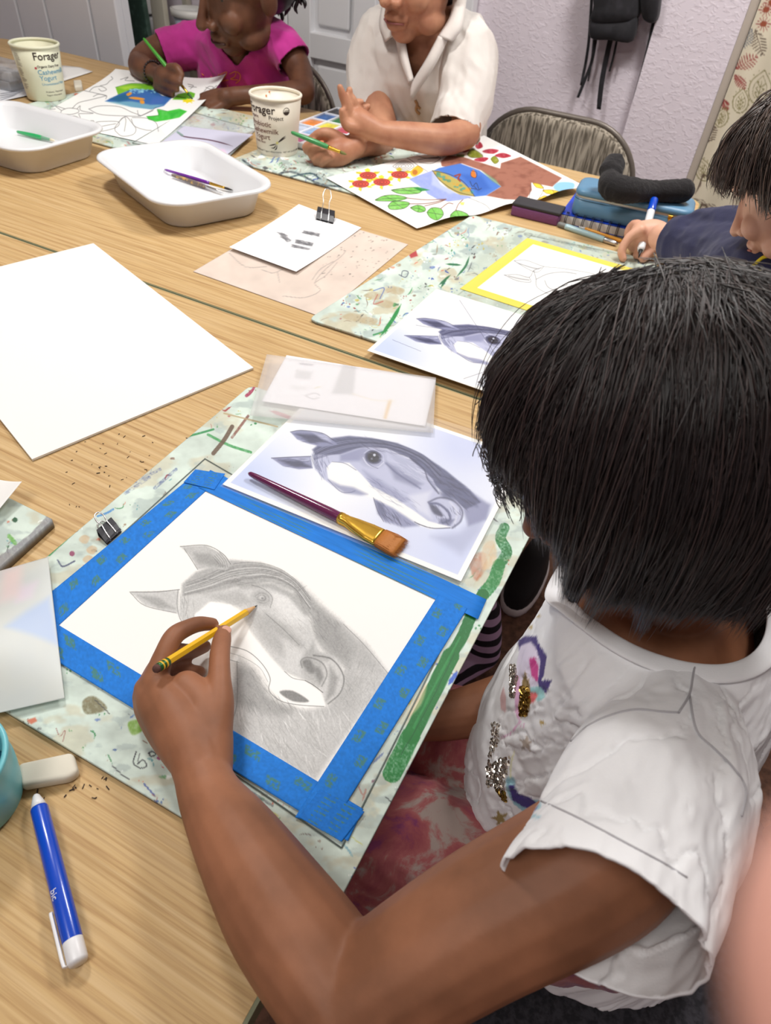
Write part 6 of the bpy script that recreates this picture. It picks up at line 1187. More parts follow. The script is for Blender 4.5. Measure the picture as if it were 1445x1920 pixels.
    if shell:
        V0, F0 = ell(c-R[:, 1]*sback, rad*(.995-sback*3), R, 40, 24); bm_v = V0; F0 = [f_ for f_ in F0 if len(f_) == 4]; V = np.vstack([V, V0]); F = np.vstack([F, np.array(F0)+nV])
    me.vertices.add(len(V)); me.vertices.foreach_set('co', V.ravel()); me.loops.add(F.size); me.loops.foreach_set('vertex_index', F.ravel().astype(np.int32)); me.polygons.add(len(F)); me.polygons.foreach_set('loop_start', np.arange(len(F), dtype=np.int32)*4); me.update(calc_edges=True); me.validate()
    c0, c1 = np.array(cols[0])/255., np.array(cols[1])/255.; mixv = rs.rand(n)**2.2; cc = c0+(c1-c0)*mixv[:, None]; cc = np.repeat(cc, 48, 0)
    if len(V) > nV: cc = np.vstack([cc, np.tile(c0, (len(V)-nV, 1))])
    setcol(me, cc); return link(name, me, m, parent)
def hair_mat(name, rough=.34, spec=.6):
    m = painted(name, rough, spec=spec); b = m.node_tree.nodes['Principled BSDF']; b.inputs['Coat Weight'].default_value = .15; b.inputs['Coat Roughness'].default_value = .25; return m
M_hair = hair_mat('glossy dark hair', .38, .85)
strand_hair('hair', p3, hair_mat('brown strands', .36, .7), at3(0, -.012, .03), R3, np.array([.086, .102, .096])*s3, R3@np.array([0, -.15, .9]), lambda P, rs: TZ+.245+.02*fnoise(P[:, 0]*40, P[:, 1]*40, 3, 2), n=5200, ng=170, steps=34, ds=.012, seed=4, r=.0008, cols=((52, 40, 36), (124, 102, 90)), face=(.25, .42), spread=.014, alpha0=1.5, sback=.026)
# ================================================================== THE GIRL DRAWING THE HORSE
skm = skin('brown skin', (154, 102, 73), (126, 82, 57), .55)
girl = person('girl with a black bob and white T-shirt, drawing the horse with a yellow pencil', (.12, .40, 0))
T3 = lambda a, b, c: np.array([a, b, TZ+c])
hc = T3(.012, .418, .274)+RT*.006; Fg = nrm(np.array([-.80, -.14, -.58])); Ug = nrm(np.array([-.6, 0, .7])); sg = .98
b = Blob(); atg, Rg = head_blob(b, hc, Fg, Ug, sg)
b.chain([T3(.03, .425, .235), T3(.055, .425, .18), T3(.078, .425, .11)], [.048, .046, .052])
tg = lambda u, v, z, a, bb, p=2.3, tw=0.: ring(T3(u, v, z), np.array([math.cos(tw), math.sin(tw), 0]), np.array([-math.sin(tw), math.cos(tw), 0]), a, bb, 32, p)
b.rings([tg(.075, .425, .155, .045, .06), tg(.082, .425, .135, .062, .11), tg(.088, .425, .10, .075, .128), tg(.09, .425, 0, .088, .118), tg(.10, .425, -.12, .095, .12), tg(.13, .42, -.24, .10, .13), tg(.15, .42, -.28, .09, .12)])
# left arm: shoulder, elbow beyond the table edge, forearm up to the drawing
S_ = T3(.092, .305, .125); E_ = W(655, 1888, .058); Wr = W(378, 1452, .036)
U1_ = D(1108, 1602, .455)
b.chain([D(1250, 1405, .548), D(1190, 1500, .512), D(1124, 1606, .482), D(890, 1738, .482), E_], [.043, .0445, .0455, .0415, .036], n=8)
b.chain([E_, W(592, 1800, .056), W(520, 1700, .052), W(446, 1580, .045), W(400, 1505, .038), Wr], [.0365, .0385, .0375, .0315, .0250, .0215], n=8)
def hchain(L, n=5): b.chain([W(*q[:3]) for q in L], [q[3] for q in L], n=n)
# palm
hchain([(378, 1452, .036, .0212), (362, 1400, .038, .0225), (322, 1330, .040, .0200), (290, 1278, .043, .0120)])
hchain([(376, 1440, .034, .020), (330, 1370, .036, .0205), (292, 1318, .036, .0165), (276, 1292, .036, .0115)])
hchain([(374, 1440, .031, .019), (320, 1375, .029, .018), (282, 1330, .027, .0135), (270, 1308, .027, .0100)])
hchain([(392, 1440, .034, .019), (388, 1380, .036, .021), (380, 1325, .040, .0185), (350, 1290, .043, .0150)])
# index, middle, ring, little
hchain([(290, 1276, .044, .0112), (306, 1232, .054, .0092), (326, 1193, .057, .0088), (352, 1177, .052, .0078), (374, 1170, .045, .0074), (398, 1170, .036, .0062)])
hchain([(278, 1290, .037, .0108), (300, 1246, .042, .0090), (330, 1224, .040, .0085), (356, 1222, .030, .0074), (384, 1212, .021, .0062)])
hchain([(270, 1304, .029, .0100), (294, 1268, .029, .0085), (326, 1254, .025, .0080), (352, 1258, .018, .0070), (374, 1260, .013, .0060)])
hchain([(272, 1322, .021, .0090), (300, 1298, .018, .0075), (332, 1284, .014, .0068), (360, 1278, .011, .0056)])
# thumb, leaving the side of the palm
hchain([(398, 1380, .038, .0165), (409, 1318, .044, .0135), (411, 1268, .048, .0100), (412, 1228, .047, .0092), (416, 1200, .042, .0086), (420, 1184, .036, .0066)])
# right arm, hidden below the board
b.chain([T3(.092, .545, .12), T3(.10, .60, .02), T3(.12, .60, -.07)], [.043, .038, .034]); b.chain([T3(.12, .60, -.07), T3(.06, .52, -.10), T3(-.04, .42, -.125), T3(-.10, .37, -.13)], [.035, .036, .030, .022])
hr = [(-.10, .37, -.13), (-.135, .345, -.135)]
b.chain([T3(*q) for q in hr], [.022, .020]); 
for k, (dx, dy) in enumerate(((-.05, -.01), (-.052, .006), (-.045, .02), (-.035, .032))): b.chain([T3(-.14, .34+.012*k-.018, -.135), T3(-.14+dx*.6, .34+dy, -.138), T3(-.14+dx, .34+dy*1.2, -.15)], [.009, .008, .0065], n=3)
b.chain([T3(-.115, .35, -.12), T3(-.13, .325, -.105), T3(-.15, .315, -.10)], [.010, .009, .007], n=3)
# legs
for v0, v1 in ((.335, .225), (.47, .375)):
    b.chain([T3(.14, v0, -.265), T3(-.02, (v0+v1)/2, -.215), T3(-.20, v1, -.21), T3(-.22, v1, -.24), T3(-.20, v1, -.45), T3(-.18, v1, -.66)], [.07, .064, .05, .045, .040, .030]); b.chain([T3(-.18, v1, -.68), T3(-.23, v1, -.695), T3(-.30, v1, -.70)], [.03, .028, .022])
me = b.mesh(.0019, 7); gb = link('body', me, skm, girl); face_parts(girl, atg, Rg, sg, (120, 60, 54), sk=skm)
# nails
M_nail = mat('nail', rgb(212, 160, 140), .25)
mb = MB(); tn = nrm(W(420, 1184, .036)-W(416, 1200, .042)); nn = nrm(-FW+np.array([.3, 0, .1])); nn = nrm(nn-tn*(nn@tn)); xx = np.cross(tn, nn)
mb.add(*ell(W(421, 1190, .0385)+nn*.0058+xx*.0, (.0046, .0062, .0014), np.array([xx, tn, nn]).T)); mb.build('thumb_nail', M_nail, girl)
# --- the yellow pencil
tip = W(482, 1135, .0078); end = W(290, 1256, .070); ax = nrm(end-tip); L = np.linalg.norm(end-tip)
M_yel = mat('yellow lacquer', rgb(232, 182, 28), .3, coat=.3)
rod('pencil', 'yellow pencil with a green-banded eraser end in the girl\'s hand, its point on the horse', 'pencil', tip, end, [('barrel', M_yel, [(.13, .0036), (.14, .0037), (.90, .0037)], {'seg': 6, 'smooth': False}), ('wood_cone', mat('bare cedar', rgb(214, 170, 120), .7), [(.03, .0010), (.135, .0036)], {'seg': 18}), ('lead_tip', mat('graphite', rgb(40, 40, 44), .4), [(0, .0003), (.034, .0011)], {'seg': 12}), ('ferrule', mat('green ferrule', rgb(44, 96, 50), .35, metal=.4), [(.895, .0038), (.91, .0039), (.915, .0037), (.93, .0039), (.935, .0037), (.955, .0039), (.975, .0038)], {'seg': 24, 'label': 'green metal ferrule'}), ('ferrule_band', M_yel, [(.914, .0041), (.926, .0041)], {'seg': 24, 'label': 'yellow band'}), ('ferrule_band', M_yel, [(.944, .0041), (.954, .0041)], {'seg': 24, 'label': 'yellow band'}), ('eraser', mat('worn eraser', rgb(92, 60, 54), .9), [(.97, .0036), (.99, .0036), (1.0, .0028)], {'seg': 24})])
# --- trousers
M_pants = mat('tie-dyed fleece', rgb(176, 152, 146), .9, sheen=.2)
def tiedye(m):
    nt = m.node_tree; N = nt.nodes; Lk = nt.links; bs = N['Principled BSDF']; tc = N.new('ShaderNodeTexCoord')
    n = N.new('ShaderNodeTexNoise'); n.inputs['Scale'].default_value = 19; n.inputs['Detail'].default_value = 8; n.inputs['Roughness'].default_value = .62; n.inputs['Distortion'].default_value = .6; Lk.new(tc.outputs['Object'], n.inputs['Vector'])
    r = N.new('ShaderNodeValToRGB'); e = r.color_ramp.elements; e[0].position = .40; e[0].color = (*rgb(168, 150, 142), 1); e[1].position = .62; e[1].color = (*rgb(124, 52, 92), 1); k = e.new(.47); k.color = (*rgb(166, 92, 92), 1); k = e.new(.56); k.color = (*rgb(150, 72, 80), 1)
    Lk.new(n.outputs['Fac'], r.inputs[0]); Lk.new(r.outputs[0], bs.inputs['Base Color'])
tiedye(M_pants)
b = Blob()
for v0, v1 in ((.335, .225), (.47, .375)): b.chain([T3(.16, v0, -.265), T3(-.02, (v0+v1)/2, -.212), T3(-.20, v1, -.205), T3(-.225, v1, -.25), T3(-.20, v1, -.45), T3(-.18, v1, -.64)], [.074, .077, .064, .060, .056, .052])
b.rings([tg(.16, .41, -.33, .10, .13), tg(.15, .41, -.26, .105, .135), tg(.135, .42, -.20, .095, .12)])
me = b.mesh(.005, 6); folds(me, .010, 12, seed=9); link('trousers', me, M_pants, girl)
for v1 in (.225, .375):
    V = []; MB().loft([tg(-.235, v1, z, a, c_, 2.2) for z, a, c_ in ((-.729, .085, .040), (-.725, .095, .045), (-.70, .095, .044), (-.675, .075, .038), (-.65, .045, .034), (-.64, .03, .03))]).build('shoe', mat('dark canvas shoe', rgb(40, 36, 44), .7), girl)
# --- the white T-shirt
b = Blob()
b.rings([tg(.078, .425, .172, .052, .075), tg(.083, .425, .156, .078, .108), tg(.088, .427, .128, .093, .135), tg(.09, .427, .07, .104, .138), tg(.088, .427, 0, .112, .136, 2.3), tg(.094, .425, -.08, .132, .136), tg(.104, .425, -.15, .144, .14), tg(.116, .42, -.21, .150, .146), tg(.136, .415, -.27, .150, .152), tg(.155, .41, -.34, .138, .155)])
SA, SB = D(1262, 1400, .535), D(1172, 1608, .468)
b.chain([T3(.085, .345, .110), SA+np.array([0, 0, -.008]), .5*(SA+SB), SB, SB+(SB-SA)*.62], [.054, .0575, .0580, .0575, .0575], n=8)
b.chain([T3(.088, .52, .115), T3(.092, .56, .11), T3(.10, .60, .04), T3(.11, .62, -.03)], [.056, .058, .060, .062])
me = b.mesh(.0022, 9)
dch = nrm(SB-SA)
hw = nrm(D(1290, 1690, .47)-D(1000, 1540, .455)); hn = nrm(dch-hw*(hw@dch)*.60); cut_plane(me, D(1146, 1622, .455)+dch*.034, hn, lambda V: ((V-SA)@dch > .04) & (np.linalg.norm(np.cross(V-SA, dch), axis=1) < .085) & (V[:, 1] < .282) & (V[:, 2] > TZ-.06))
d2 = nrm(T3(.11, .62, -.03)-T3(.10, .60, .04)); cut_plane(me, T3(.108, .615, .0), d2, lambda V: (V[:, 1] > .575) & (V[:, 2] < TZ+.06))
cut_plane(me, T3(0, 0, -.315), (0, 0, -1), lambda V: V[:, 2] < TZ-.1)
# neck opening: an ellipse seen from above
NC = np.array([.072, .425]); NA, NB = .078, .082
V = verts(me).copy(); e = ((V[:, 0]-NC[0])/NA)**2+((V[:, 1]-NC[1])/NB)**2; bm = bmesh.new(); bm.from_mesh(me); bm.verts.ensure_lookup_table(); top = V[:, 2] > TZ+.03
bmesh.ops.delete(bm, geom=[bm.verts[i] for i in np.nonzero((e < 1) & top)[0]], context='VERTS')
for v in bm.verts:
    if v.is_boundary and v.co.z > TZ+.03:
        x = (v.co.x-NC[0])/NA; y = (v.co.y-NC[1])/NB; r_ = math.hypot(x, y)
        if r_ < 1.12: v.co.x = NC[0]+x/r_*NA; v.co.y = NC[1]+y/r_*NB
bm.to_mesh(me); bm.free(); me.update()
# cloth folds
V = verts(me).copy(); N = np.zeros(len(V)*3); me.vertices.foreach_get('normal', N); N = N.reshape(-1, 3)
ca = V@nrm(dch); cb = V@nrm(np.cross(dch, [0, 0, 1.])); cz = V[:, 2]
n1 = fnoise(ca*16+cz*10, cb*42+cz*20, 2, 4)-.5; n2 = fnoise(cb*14, cz*30+ca*12, 7, 3)-.5; edge = np.clip((np.hypot((V[:, 0]-NC[0])/NA, (V[:, 1]-NC[1])/NB)-1.05)*4, 0, 1)
me.vertices.foreach_set('co', (V+N*((n1*.010+n2*.006-np.clip(.04-np.abs(n1), 0, .04)*.06)*edge)[:, None]).ravel()); me.update()
M_tee = painted('white cotton jersey', .88, bump=(700, .18, .0006), spec=.2, sheen=.1)
V = verts(me); X, Y = PJ(V); cv = Cv(X, Y, (236, 236, 238)); N = np.zeros(len(V)*3); me.vertices.foreach_get('normal', N); N = N.reshape(-1, 3); facing = ((V-EYE)*N).sum(1) < 0
Zs = lambda P: [(850+x/2.087, 1000+y/2.087) for x, y in P]
IN = (66, 50, 120); PK = (226, 170, 206)
cv.fill(Zs([(250, 420), (280, 402), (325, 402), (330, 425), (365, 480), (352, 560), (320, 600), (300, 560), (262, 480)]), IN, .8, .97); cv.fill(Zs([(262, 440), (300, 425), (322, 450), (340, 500), (330, 590), (300, 640), (255, 720), (240, 600), (248, 500)]), (232, 222, 240), 1, .97)
cv.fill(Zs([(295, 490), (318, 485), (332, 520), (330, 585), (305, 560)]), (206, 62, 140), 1.2, .95); cv.fill(Zs([(240, 560), (258, 560), (262, 660), (258, 740), (240, 700)]), PK, 1, .9)
cv.fill(Zs([(330, 575), (385, 575), (362, 625), (335, 610)]), IN, .8, .95); cv.fill(Zs([(300, 600), (345, 600), (360, 640), (330, 660), (300, 650)]), (150, 205, 205), 1.2, .9); cv.fill(Zs([(300, 620), (330, 625), (320, 660), (298, 665)]), (214, 90, 90), 1.2, .9)
cv.fill(Zs([(278, 540), (298, 590), (302, 660), (290, 715), (262, 720), (252, 680), (262, 620)]), (136, 108, 52), 1, .97, tex=.4)
cv.line(Zs([(262, 735), (225, 780), (190, 800)]), 3, PK, .9); cv.fill(Zs([(195, 600), (205, 640), (205, 700), (185, 690), (182, 640)]), (206, 160, 160), 1, .8)
cv.line(Zs([(222, 970), (228, 1010), (250, 1040), (290, 1060), (325, 1062)]), 18, (142, 190, 204), .9, soft=3); cv.fill(Zs([(214, 985), (232, 985), (255, 1020), (300, 1035), (332, 1060), (320, 1085), (270, 1070), (230, 1045)]), IN, 1, .95); cv.line(Zs([(238, 855), (225, 900), (222, 960)]), 3, (226, 226, 170), .7); cv.line(Zs([(240, 1055), (300, 1100), (330, 1112)]), 6, (130, 180, 196), .8)
def star(cx, cy, r, col, rot=.3, asp=1.):
    cx, cy = 850+cx/2.087, 1000+cy/2.087; cv.fill([(cx+(r if k % 2 == 0 else r*.42)*math.cos(rot+k*math.pi/5)*asp, cy+(r if k % 2 == 0 else r*.42)*math.sin(rot+k*math.pi/5)) for k in range(10)], col, .5, .95)
star(285, 822, 19, (176, 162, 150), -1.5, .75); star(345, 741, 7, (180, 150, 80)); star(182, 1115, 17, (150, 128, 72), -.6); star(302, 368, 6, (190, 165, 100)); star(333, 325, 5, (190, 165, 100)); star(318, 700, 5, (200, 196, 196))
cv.line(Zs([(262, 755), (275, 745), (272, 765)]), 1.5, PK, .8)
# grey inner face shown along the curled front hem
col = np.where(facing[:, None], cv.c, np.array([[236, 236, 238]])/255.); setcol(me, col)
ts = thick(link('t_shirt', me, M_tee, girl), .0018)
from mathutils.bvhtree import BVHTree
bm = bmesh.new(); bm.from_mesh(me); btree = BVHTree.FromBMesh(bm); bm.free()
def onshirt(x, y, off=.001):
    d = nrm(Ry(x, y)); h = btree.ray_cast(Vector(EYE), Vector(d)); return None if h[0] is None else np.array(h[0])-d*off
# collar ribbing along the opening
P = []
for k in range(90):
    q = 2*math.pi*k/90; x = NC[0]+NA*math.cos(q); y = NC[1]+NB*math.sin(q); h = btree.ray_cast(Vector((NC[0]+(NA+.003)*math.cos(q), NC[1]+(NB+.003)*math.sin(q), TZ+.3)), Vector((0, 0, -1))); P.append((x, y, h[0].z if h[0] else TZ+.12))
P = np.array(P); P[:, 2] = np.convolve(np.r_[P[-4:, 2], P[:, 2], P[:4, 2]], np.ones(9)/9, 'valid')
R_ = []
for k in range(90):
    o_ = np.array([P[k][0]-NC[0], P[k][1]-NC[1], 0]); o_ = nrm(o_); R_.append(ring(P[k]+o_*.004, o_, np.array([0, 0, 1.]), .0078, .0022, 12, 2.6))
Vr = np.vstack(R_); F = [[i*12+j, i*12+(j+1) % 12, ((i+1) % 90)*12+(j+1) % 12, ((i+1) % 90)*12+j] for i in range(90) for j in range(12)]
MB().add(Vr, F).build('collar', mat('ribbed white cotton', rgb(232, 232, 234), .9, bump=(900, .3, .0006)), girl)
# seams
M_seam = mat('seam shadow thread', rgb(176, 174, 178), .9)
for q in ([(1302, 1160), (1311, 1205), (1300, 1260), (1292, 1302), (1272, 1336)], [(1272, 1336), (1240, 1334), (1190, 1330), (1140, 1342), (1100, 1362), (1070, 1390)], [(1292, 1302), (1306, 1370), (1340, 1405), (1375, 1440), (1398, 1480), (1390, 1530)]):
    pts = [onshirt(x, y) for x, y in cr(q, 6)]; pts = [p for p in pts if p is not None]
    if len(pts) > 3: MB().tube(pts, .0008, 6).build('seam', M_seam, girl)
# hem stitching on the sleeve
q = [(1014, 1502), (1060, 1522), (1120, 1552), (1180, 1584), (1240, 1616), (1288, 1645)]
pts = [onshirt(x, y, .0002) for x, y in cr(q, 6)]; pts = [p for p in pts if p is not None]
if len(pts) > 3: MB().tube(pts, .0006, 5).build('hem_stitching', M_seam, girl)
# sequins: a band of little metallic discs
M_seq = mat('silver sequins', rgb(190, 182, 172), .18, metal=.95)
M_seqg = mat('gold sequins', rgb(150, 120, 60), .22, metal=.95)
def sequins(name, m, polys, n, seed, r=.0016):
    rs = random.Random(seed)
    for poly in polys:
        mb = MB()
        A = np.array(Zs(poly)); x0, y0 = A.min(0); x1, y1 = A.max(0)
        for _ in range(n*6):
            x = rs.uniform(x0, x1); y = rs.uniform(y0, y1)
            if not in_poly(np.array([x]), np.array([y]), A)[0]: continue
            p = onshirt(x, y, .0012)
            if p is None: continue
            ax_ = nrm(np.array([rs.gauss(0, .5), rs.gauss(0, .5), .6])-FW*.9); fr = np.array(frame(ax_)); V = [p+r*(fr[:, 0]*math.cos(t)+fr[:, 1]*math.sin(t)) for t in np.linspace(0, 5.4, 7)]; mb.add(V, [list(range(7))])
        if mb.n: mb.build(name, m, girl, smooth=False)
sequins('silver_sequins', M_seq, [[(222, 515), (242, 515), (250, 560), (240, 640), (222, 640)], [(150, 740), (180, 745), (175, 820), (150, 860), (140, 950), (150, 1000), (130, 990), (128, 930), (145, 830)], [(150, 905), (185, 880), (222, 875), (205, 960), (195, 1020), (165, 1000), (140, 960)]], 55, 3)
sequins('gold_sequins', M_seqg, [[(262, 600), (295, 600), (300, 660), (285, 712), (258, 715)], [(165, 1000), (200, 1010), (208, 1050), (195, 1045)]], 30, 5)
# --- her hair
def zend_g(P, rs):
    u = P[:, 0]; v = P[:, 1]; az = np.arctan2(v-.425, u); return TZ+.204+.85*np.maximum(0, .02-u)+.12*np.maximum(0, u-.03)+.034*(fnoise(az*6+10, az*0+3, 5, 2)-.5)+rs.randn(len(u))*.002
strand_hair('hair', girl, M_hair, atg(0, -.006, .020), Rg, np.array([.080, .104, .098]), nrm(np.array([-.28, .25, .93])), zend_g, n=30000, ng=520, steps=36, ds=.0105, seed=7, r=.00036, spread=.012, face=(.45, .05), cols=((24, 17, 17), (78, 60, 57)), alpha0=1.3, curl=1.1, loose=.007, maxlift=.13)

# ================================================================== BACKGROUND OF THE ROOM
M_frame = mat('taupe tube', rgb(112, 104, 96), .4, metal=.3)
def ribbed(name, c1, c2):
    m = mat(name, rgb(*c1), .95, sheen=.1); nt = m.node_tree; N = nt.nodes; Lk = nt.links; bs = N['Principled BSDF']; tc = N.new('ShaderNodeTexCoord'); mp = N.new('ShaderNodeMapping'); mp.inputs['Scale'].default_value = (130, 130, 12); Lk.new(tc.outputs['Object'], mp.inputs[0])
    n = N.new('ShaderNodeTexNoise'); n.inputs['Scale'].default_value = 1; n.inputs['Detail'].default_value = 3; n.inputs['Distortion'].default_value = .35; Lk.new(mp.outputs[0], n.inputs['Vector'])
    r = N.new('ShaderNodeValToRGB'); e = r.color_ramp.elements; e[0].position = .42; e[0].color = (*rgb(*c2), 1); e[1].position = .58; e[1].color = (*rgb(*c1), 1); Lk.new(n.outputs['Fac'], r.inputs[0]); Lk.new(r.outputs[0], bs.inputs['Base Color'])
    bp = N.new('ShaderNodeBump'); bp.inputs['Strength'].default_value = .7; bp.inputs['Distance'].default_value = .006; Lk.new(n.outputs['Fac'], bp.inputs['Height']); Lk.new(bp.outputs[0], bs.inputs['Normal']); return m
M_rib = ribbed('ribbed taupe fabric', (172, 162, 146), (96, 88, 76))
def folding_chair(label, cx, v, w_, ztop, zseat=.46, fabric=None, facing=1, group='taupe padded folding chairs'):
    """back panel in the plane y = v; facing=1 means the sitter looks towards -y"""
    fabric = fabric or M_rib; t = thing('folding_chair', label, 'chair', (cx, v, 0), group); hgt = .46*w_/.55; r = w_*.34
    def outline(g, dy):
        p = np.array(rrect(-w_/2+g, -hgt+g, w_/2-g, -g, (.07, r-g, r-g, .07), 12)); return np.c_[cx+p[:, 0], np.full(len(p), v+dy), ztop+p[:, 1]]
    MB().loft([outline(.03, -.026), outline(.012, -.024), outline(.004, -.014), outline(.004, .008), outline(.02, .014)]).build('backrest', fabric, t)
    o = outline(-.002, -.004); MB().tube(np.vstack([o, o[:1]]), .0085, 8, cap=False).build('back_frame', M_frame, t)
    p = lambda g, z: np.c_[(lambda q: np.c_[cx+q[:, 0], v-facing*.27+q[:, 1]])(np.array(rrect(-w_*.4+g, -.21+g, w_*.4-g, .21-g, (.06,)*4, 8))), np.full(36, z)]
    MB().loft([p(.02, zseat-.03), p(.004, zseat-.022), p(0, zseat-.008), p(.01, zseat+.002), p(.04, zseat+.008)]).build('seat', fabric, t)
    for s in (-1, 1):
        x = cx+s*w_*.44; MB().tube([(x, v+.0, ztop-hgt*.6), (x, v-facing*.02, zseat), (x, v-facing*.42, .012)], .0115, 10).build('leg', M_frame, t)
        MB().tube([(x-s*.025, v-facing*.30, zseat-.03), (x-s*.025, v+facing*.05, .012)], .0115, 10).build('leg', M_frame, t)
    return t
cl = J(904, 252, 2.34); crr = J(1198, 306, 2.34)
folding_chair('empty folding chair with ribbed taupe back in front of the lilac wall', (cl[0]+crr[0])/2, 2.34, crr[0]-cl[0], J(1010, 199, 2.34)[2]-.012)
crr = J(641, 190, 2.36); wch = .60
folding_chair('folding chair with ribbed taupe back behind the pink-shirted child', crr[0]-wch/2-.02, 2.36, wch, J(590, 128, 2.36)[2]+.02)
# girl's dark chair
t = thing('folding_chair', 'dark charcoal chair the girl in the white T-shirt sits on', 'chair', (.16, .40, 0))
M_den = mat('charcoal denim', rgb(58, 56, 62), .95, noise=(140, rgb(34, 33, 38), .4, .6), bump=(400, .5, .001))
p = lambda g, z: np.c_[(lambda q: np.c_[.155+q[:, 0], .385+q[:, 1]])(np.array(rrect(-.235+g, -.235+g, .225-g, .235-g, (.06,)*4, 8))), np.full(36, z)]
MB().loft([p(.02, .345), p(.004, .352), p(0, .366), p(.012, .378), p(.04, .382)]).build('seat', M_den, t)
ot = lambda g, dx: (lambda q: np.c_[np.full(len(q), .385+dx), .385+q[:, 0], .70+q[:, 1]])(np.array(rrect(-.22+g, -.16+g, .22-g, .16-g, (.05, .10, .10, .05), 10)))
MB().loft([ot(.03, -.02), ot(.006, -.016), ot(0, 0), ot(.006, .012), ot(.03, .016)]).build('backrest', M_den, t)
for s in (-1, 1):
    MB().tube([(.39, .385+s*.2, .72), (.37, .385+s*.2, .36), (-.02, .385+s*.2, .012)], .011, 10).build('leg', M_legm, t); MB().tube([(.05, .385+s*.18, .345), (.40, .385+s*.18, .012)], .011, 10).build('leg', M_legm, t)
# black apron hanging on the wall
M_apron = mat('black polyester cotton', rgb(30, 29, 33), .85, noise=(35, rgb(48, 46, 52), .5, .8), sheen=.1)
AV = WV-.075
ap = thing('apron', 'black apron folded over a hook on the lilac wall, its ties hanging down', 'apron', J(1160, 40, AV))
def slabpx(name, parent, m, P, v, th, bulge=.0, n=9):
    P = [(x, y) for x, y in P]; V2 = np.array([J(x, y, v) for x, y in cr(P, 4, True)]); c = V2.mean(0); mb = MB(); R_ = []
    for s, dy in ((.90, -th/2-bulge), (.985, -th*.35), (1., 0), (.985, th*.35), (.9, th/2)): q = c+(V2-c)*s; q[:, 1] += dy; R_.append(q)
    return mb.loft(R_).build(name, m, parent)
slabpx('folded_bib', ap, M_apron, [(1118, -80), (1114, 10), (1109, 40), (1150, 44), (1196, 34), (1203, -10), (1214, -80)], AV, .05, .012)
slabpx('lower_flap', ap, M_apron, [(1112, 30), (1107, 70), (1145, 75), (1186, 77), (1194, 28), (1150, 38)], AV-.012, .03, .006)
slabpx('rolled_end', ap, M_apron, [(1206, -80), (1203, 15), (1212, 40), (1232, 38), (1240, -10), (1248, -80)], AV, .05, .01)
for q, wd in (([(1111, -40), (1105, 60), (1099, 110), (1089, 160)], 4.5), ([(1118, 66), (1109, 115), (1096, 150), (1083, 183)], 5), ([(1113, 70), (1108, 120), (1102, 152)], 2.5), ([(1144, 74), (1134, 120), (1127, 160), (1122, 205)], 8), ([(1156, 76), (1150, 105), (1142, 134)], 3.5), ([(1226, 34), (1214, 90), (1204, 130), (1187, 191)], 4.5)):
    P = cr([J(x, y, AV+.03) for x, y in q], 6); k = wd*2.9/1250; R_ = [ring(p_, [1, 0, 0], [0, 1, 0], k/2*(1 if i < len(P)-2 else .9), .0018, 12, 4) for i, p_ in enumerate(P)]; MB().loft(R_).build('tie', M_apron, ap)
MB().tube([J(1165, -70, WV-.005), J(1165, -75, AV-.03), J(1165, -95, AV-.035)], .006, 8).build('hook', M_silver, ap)
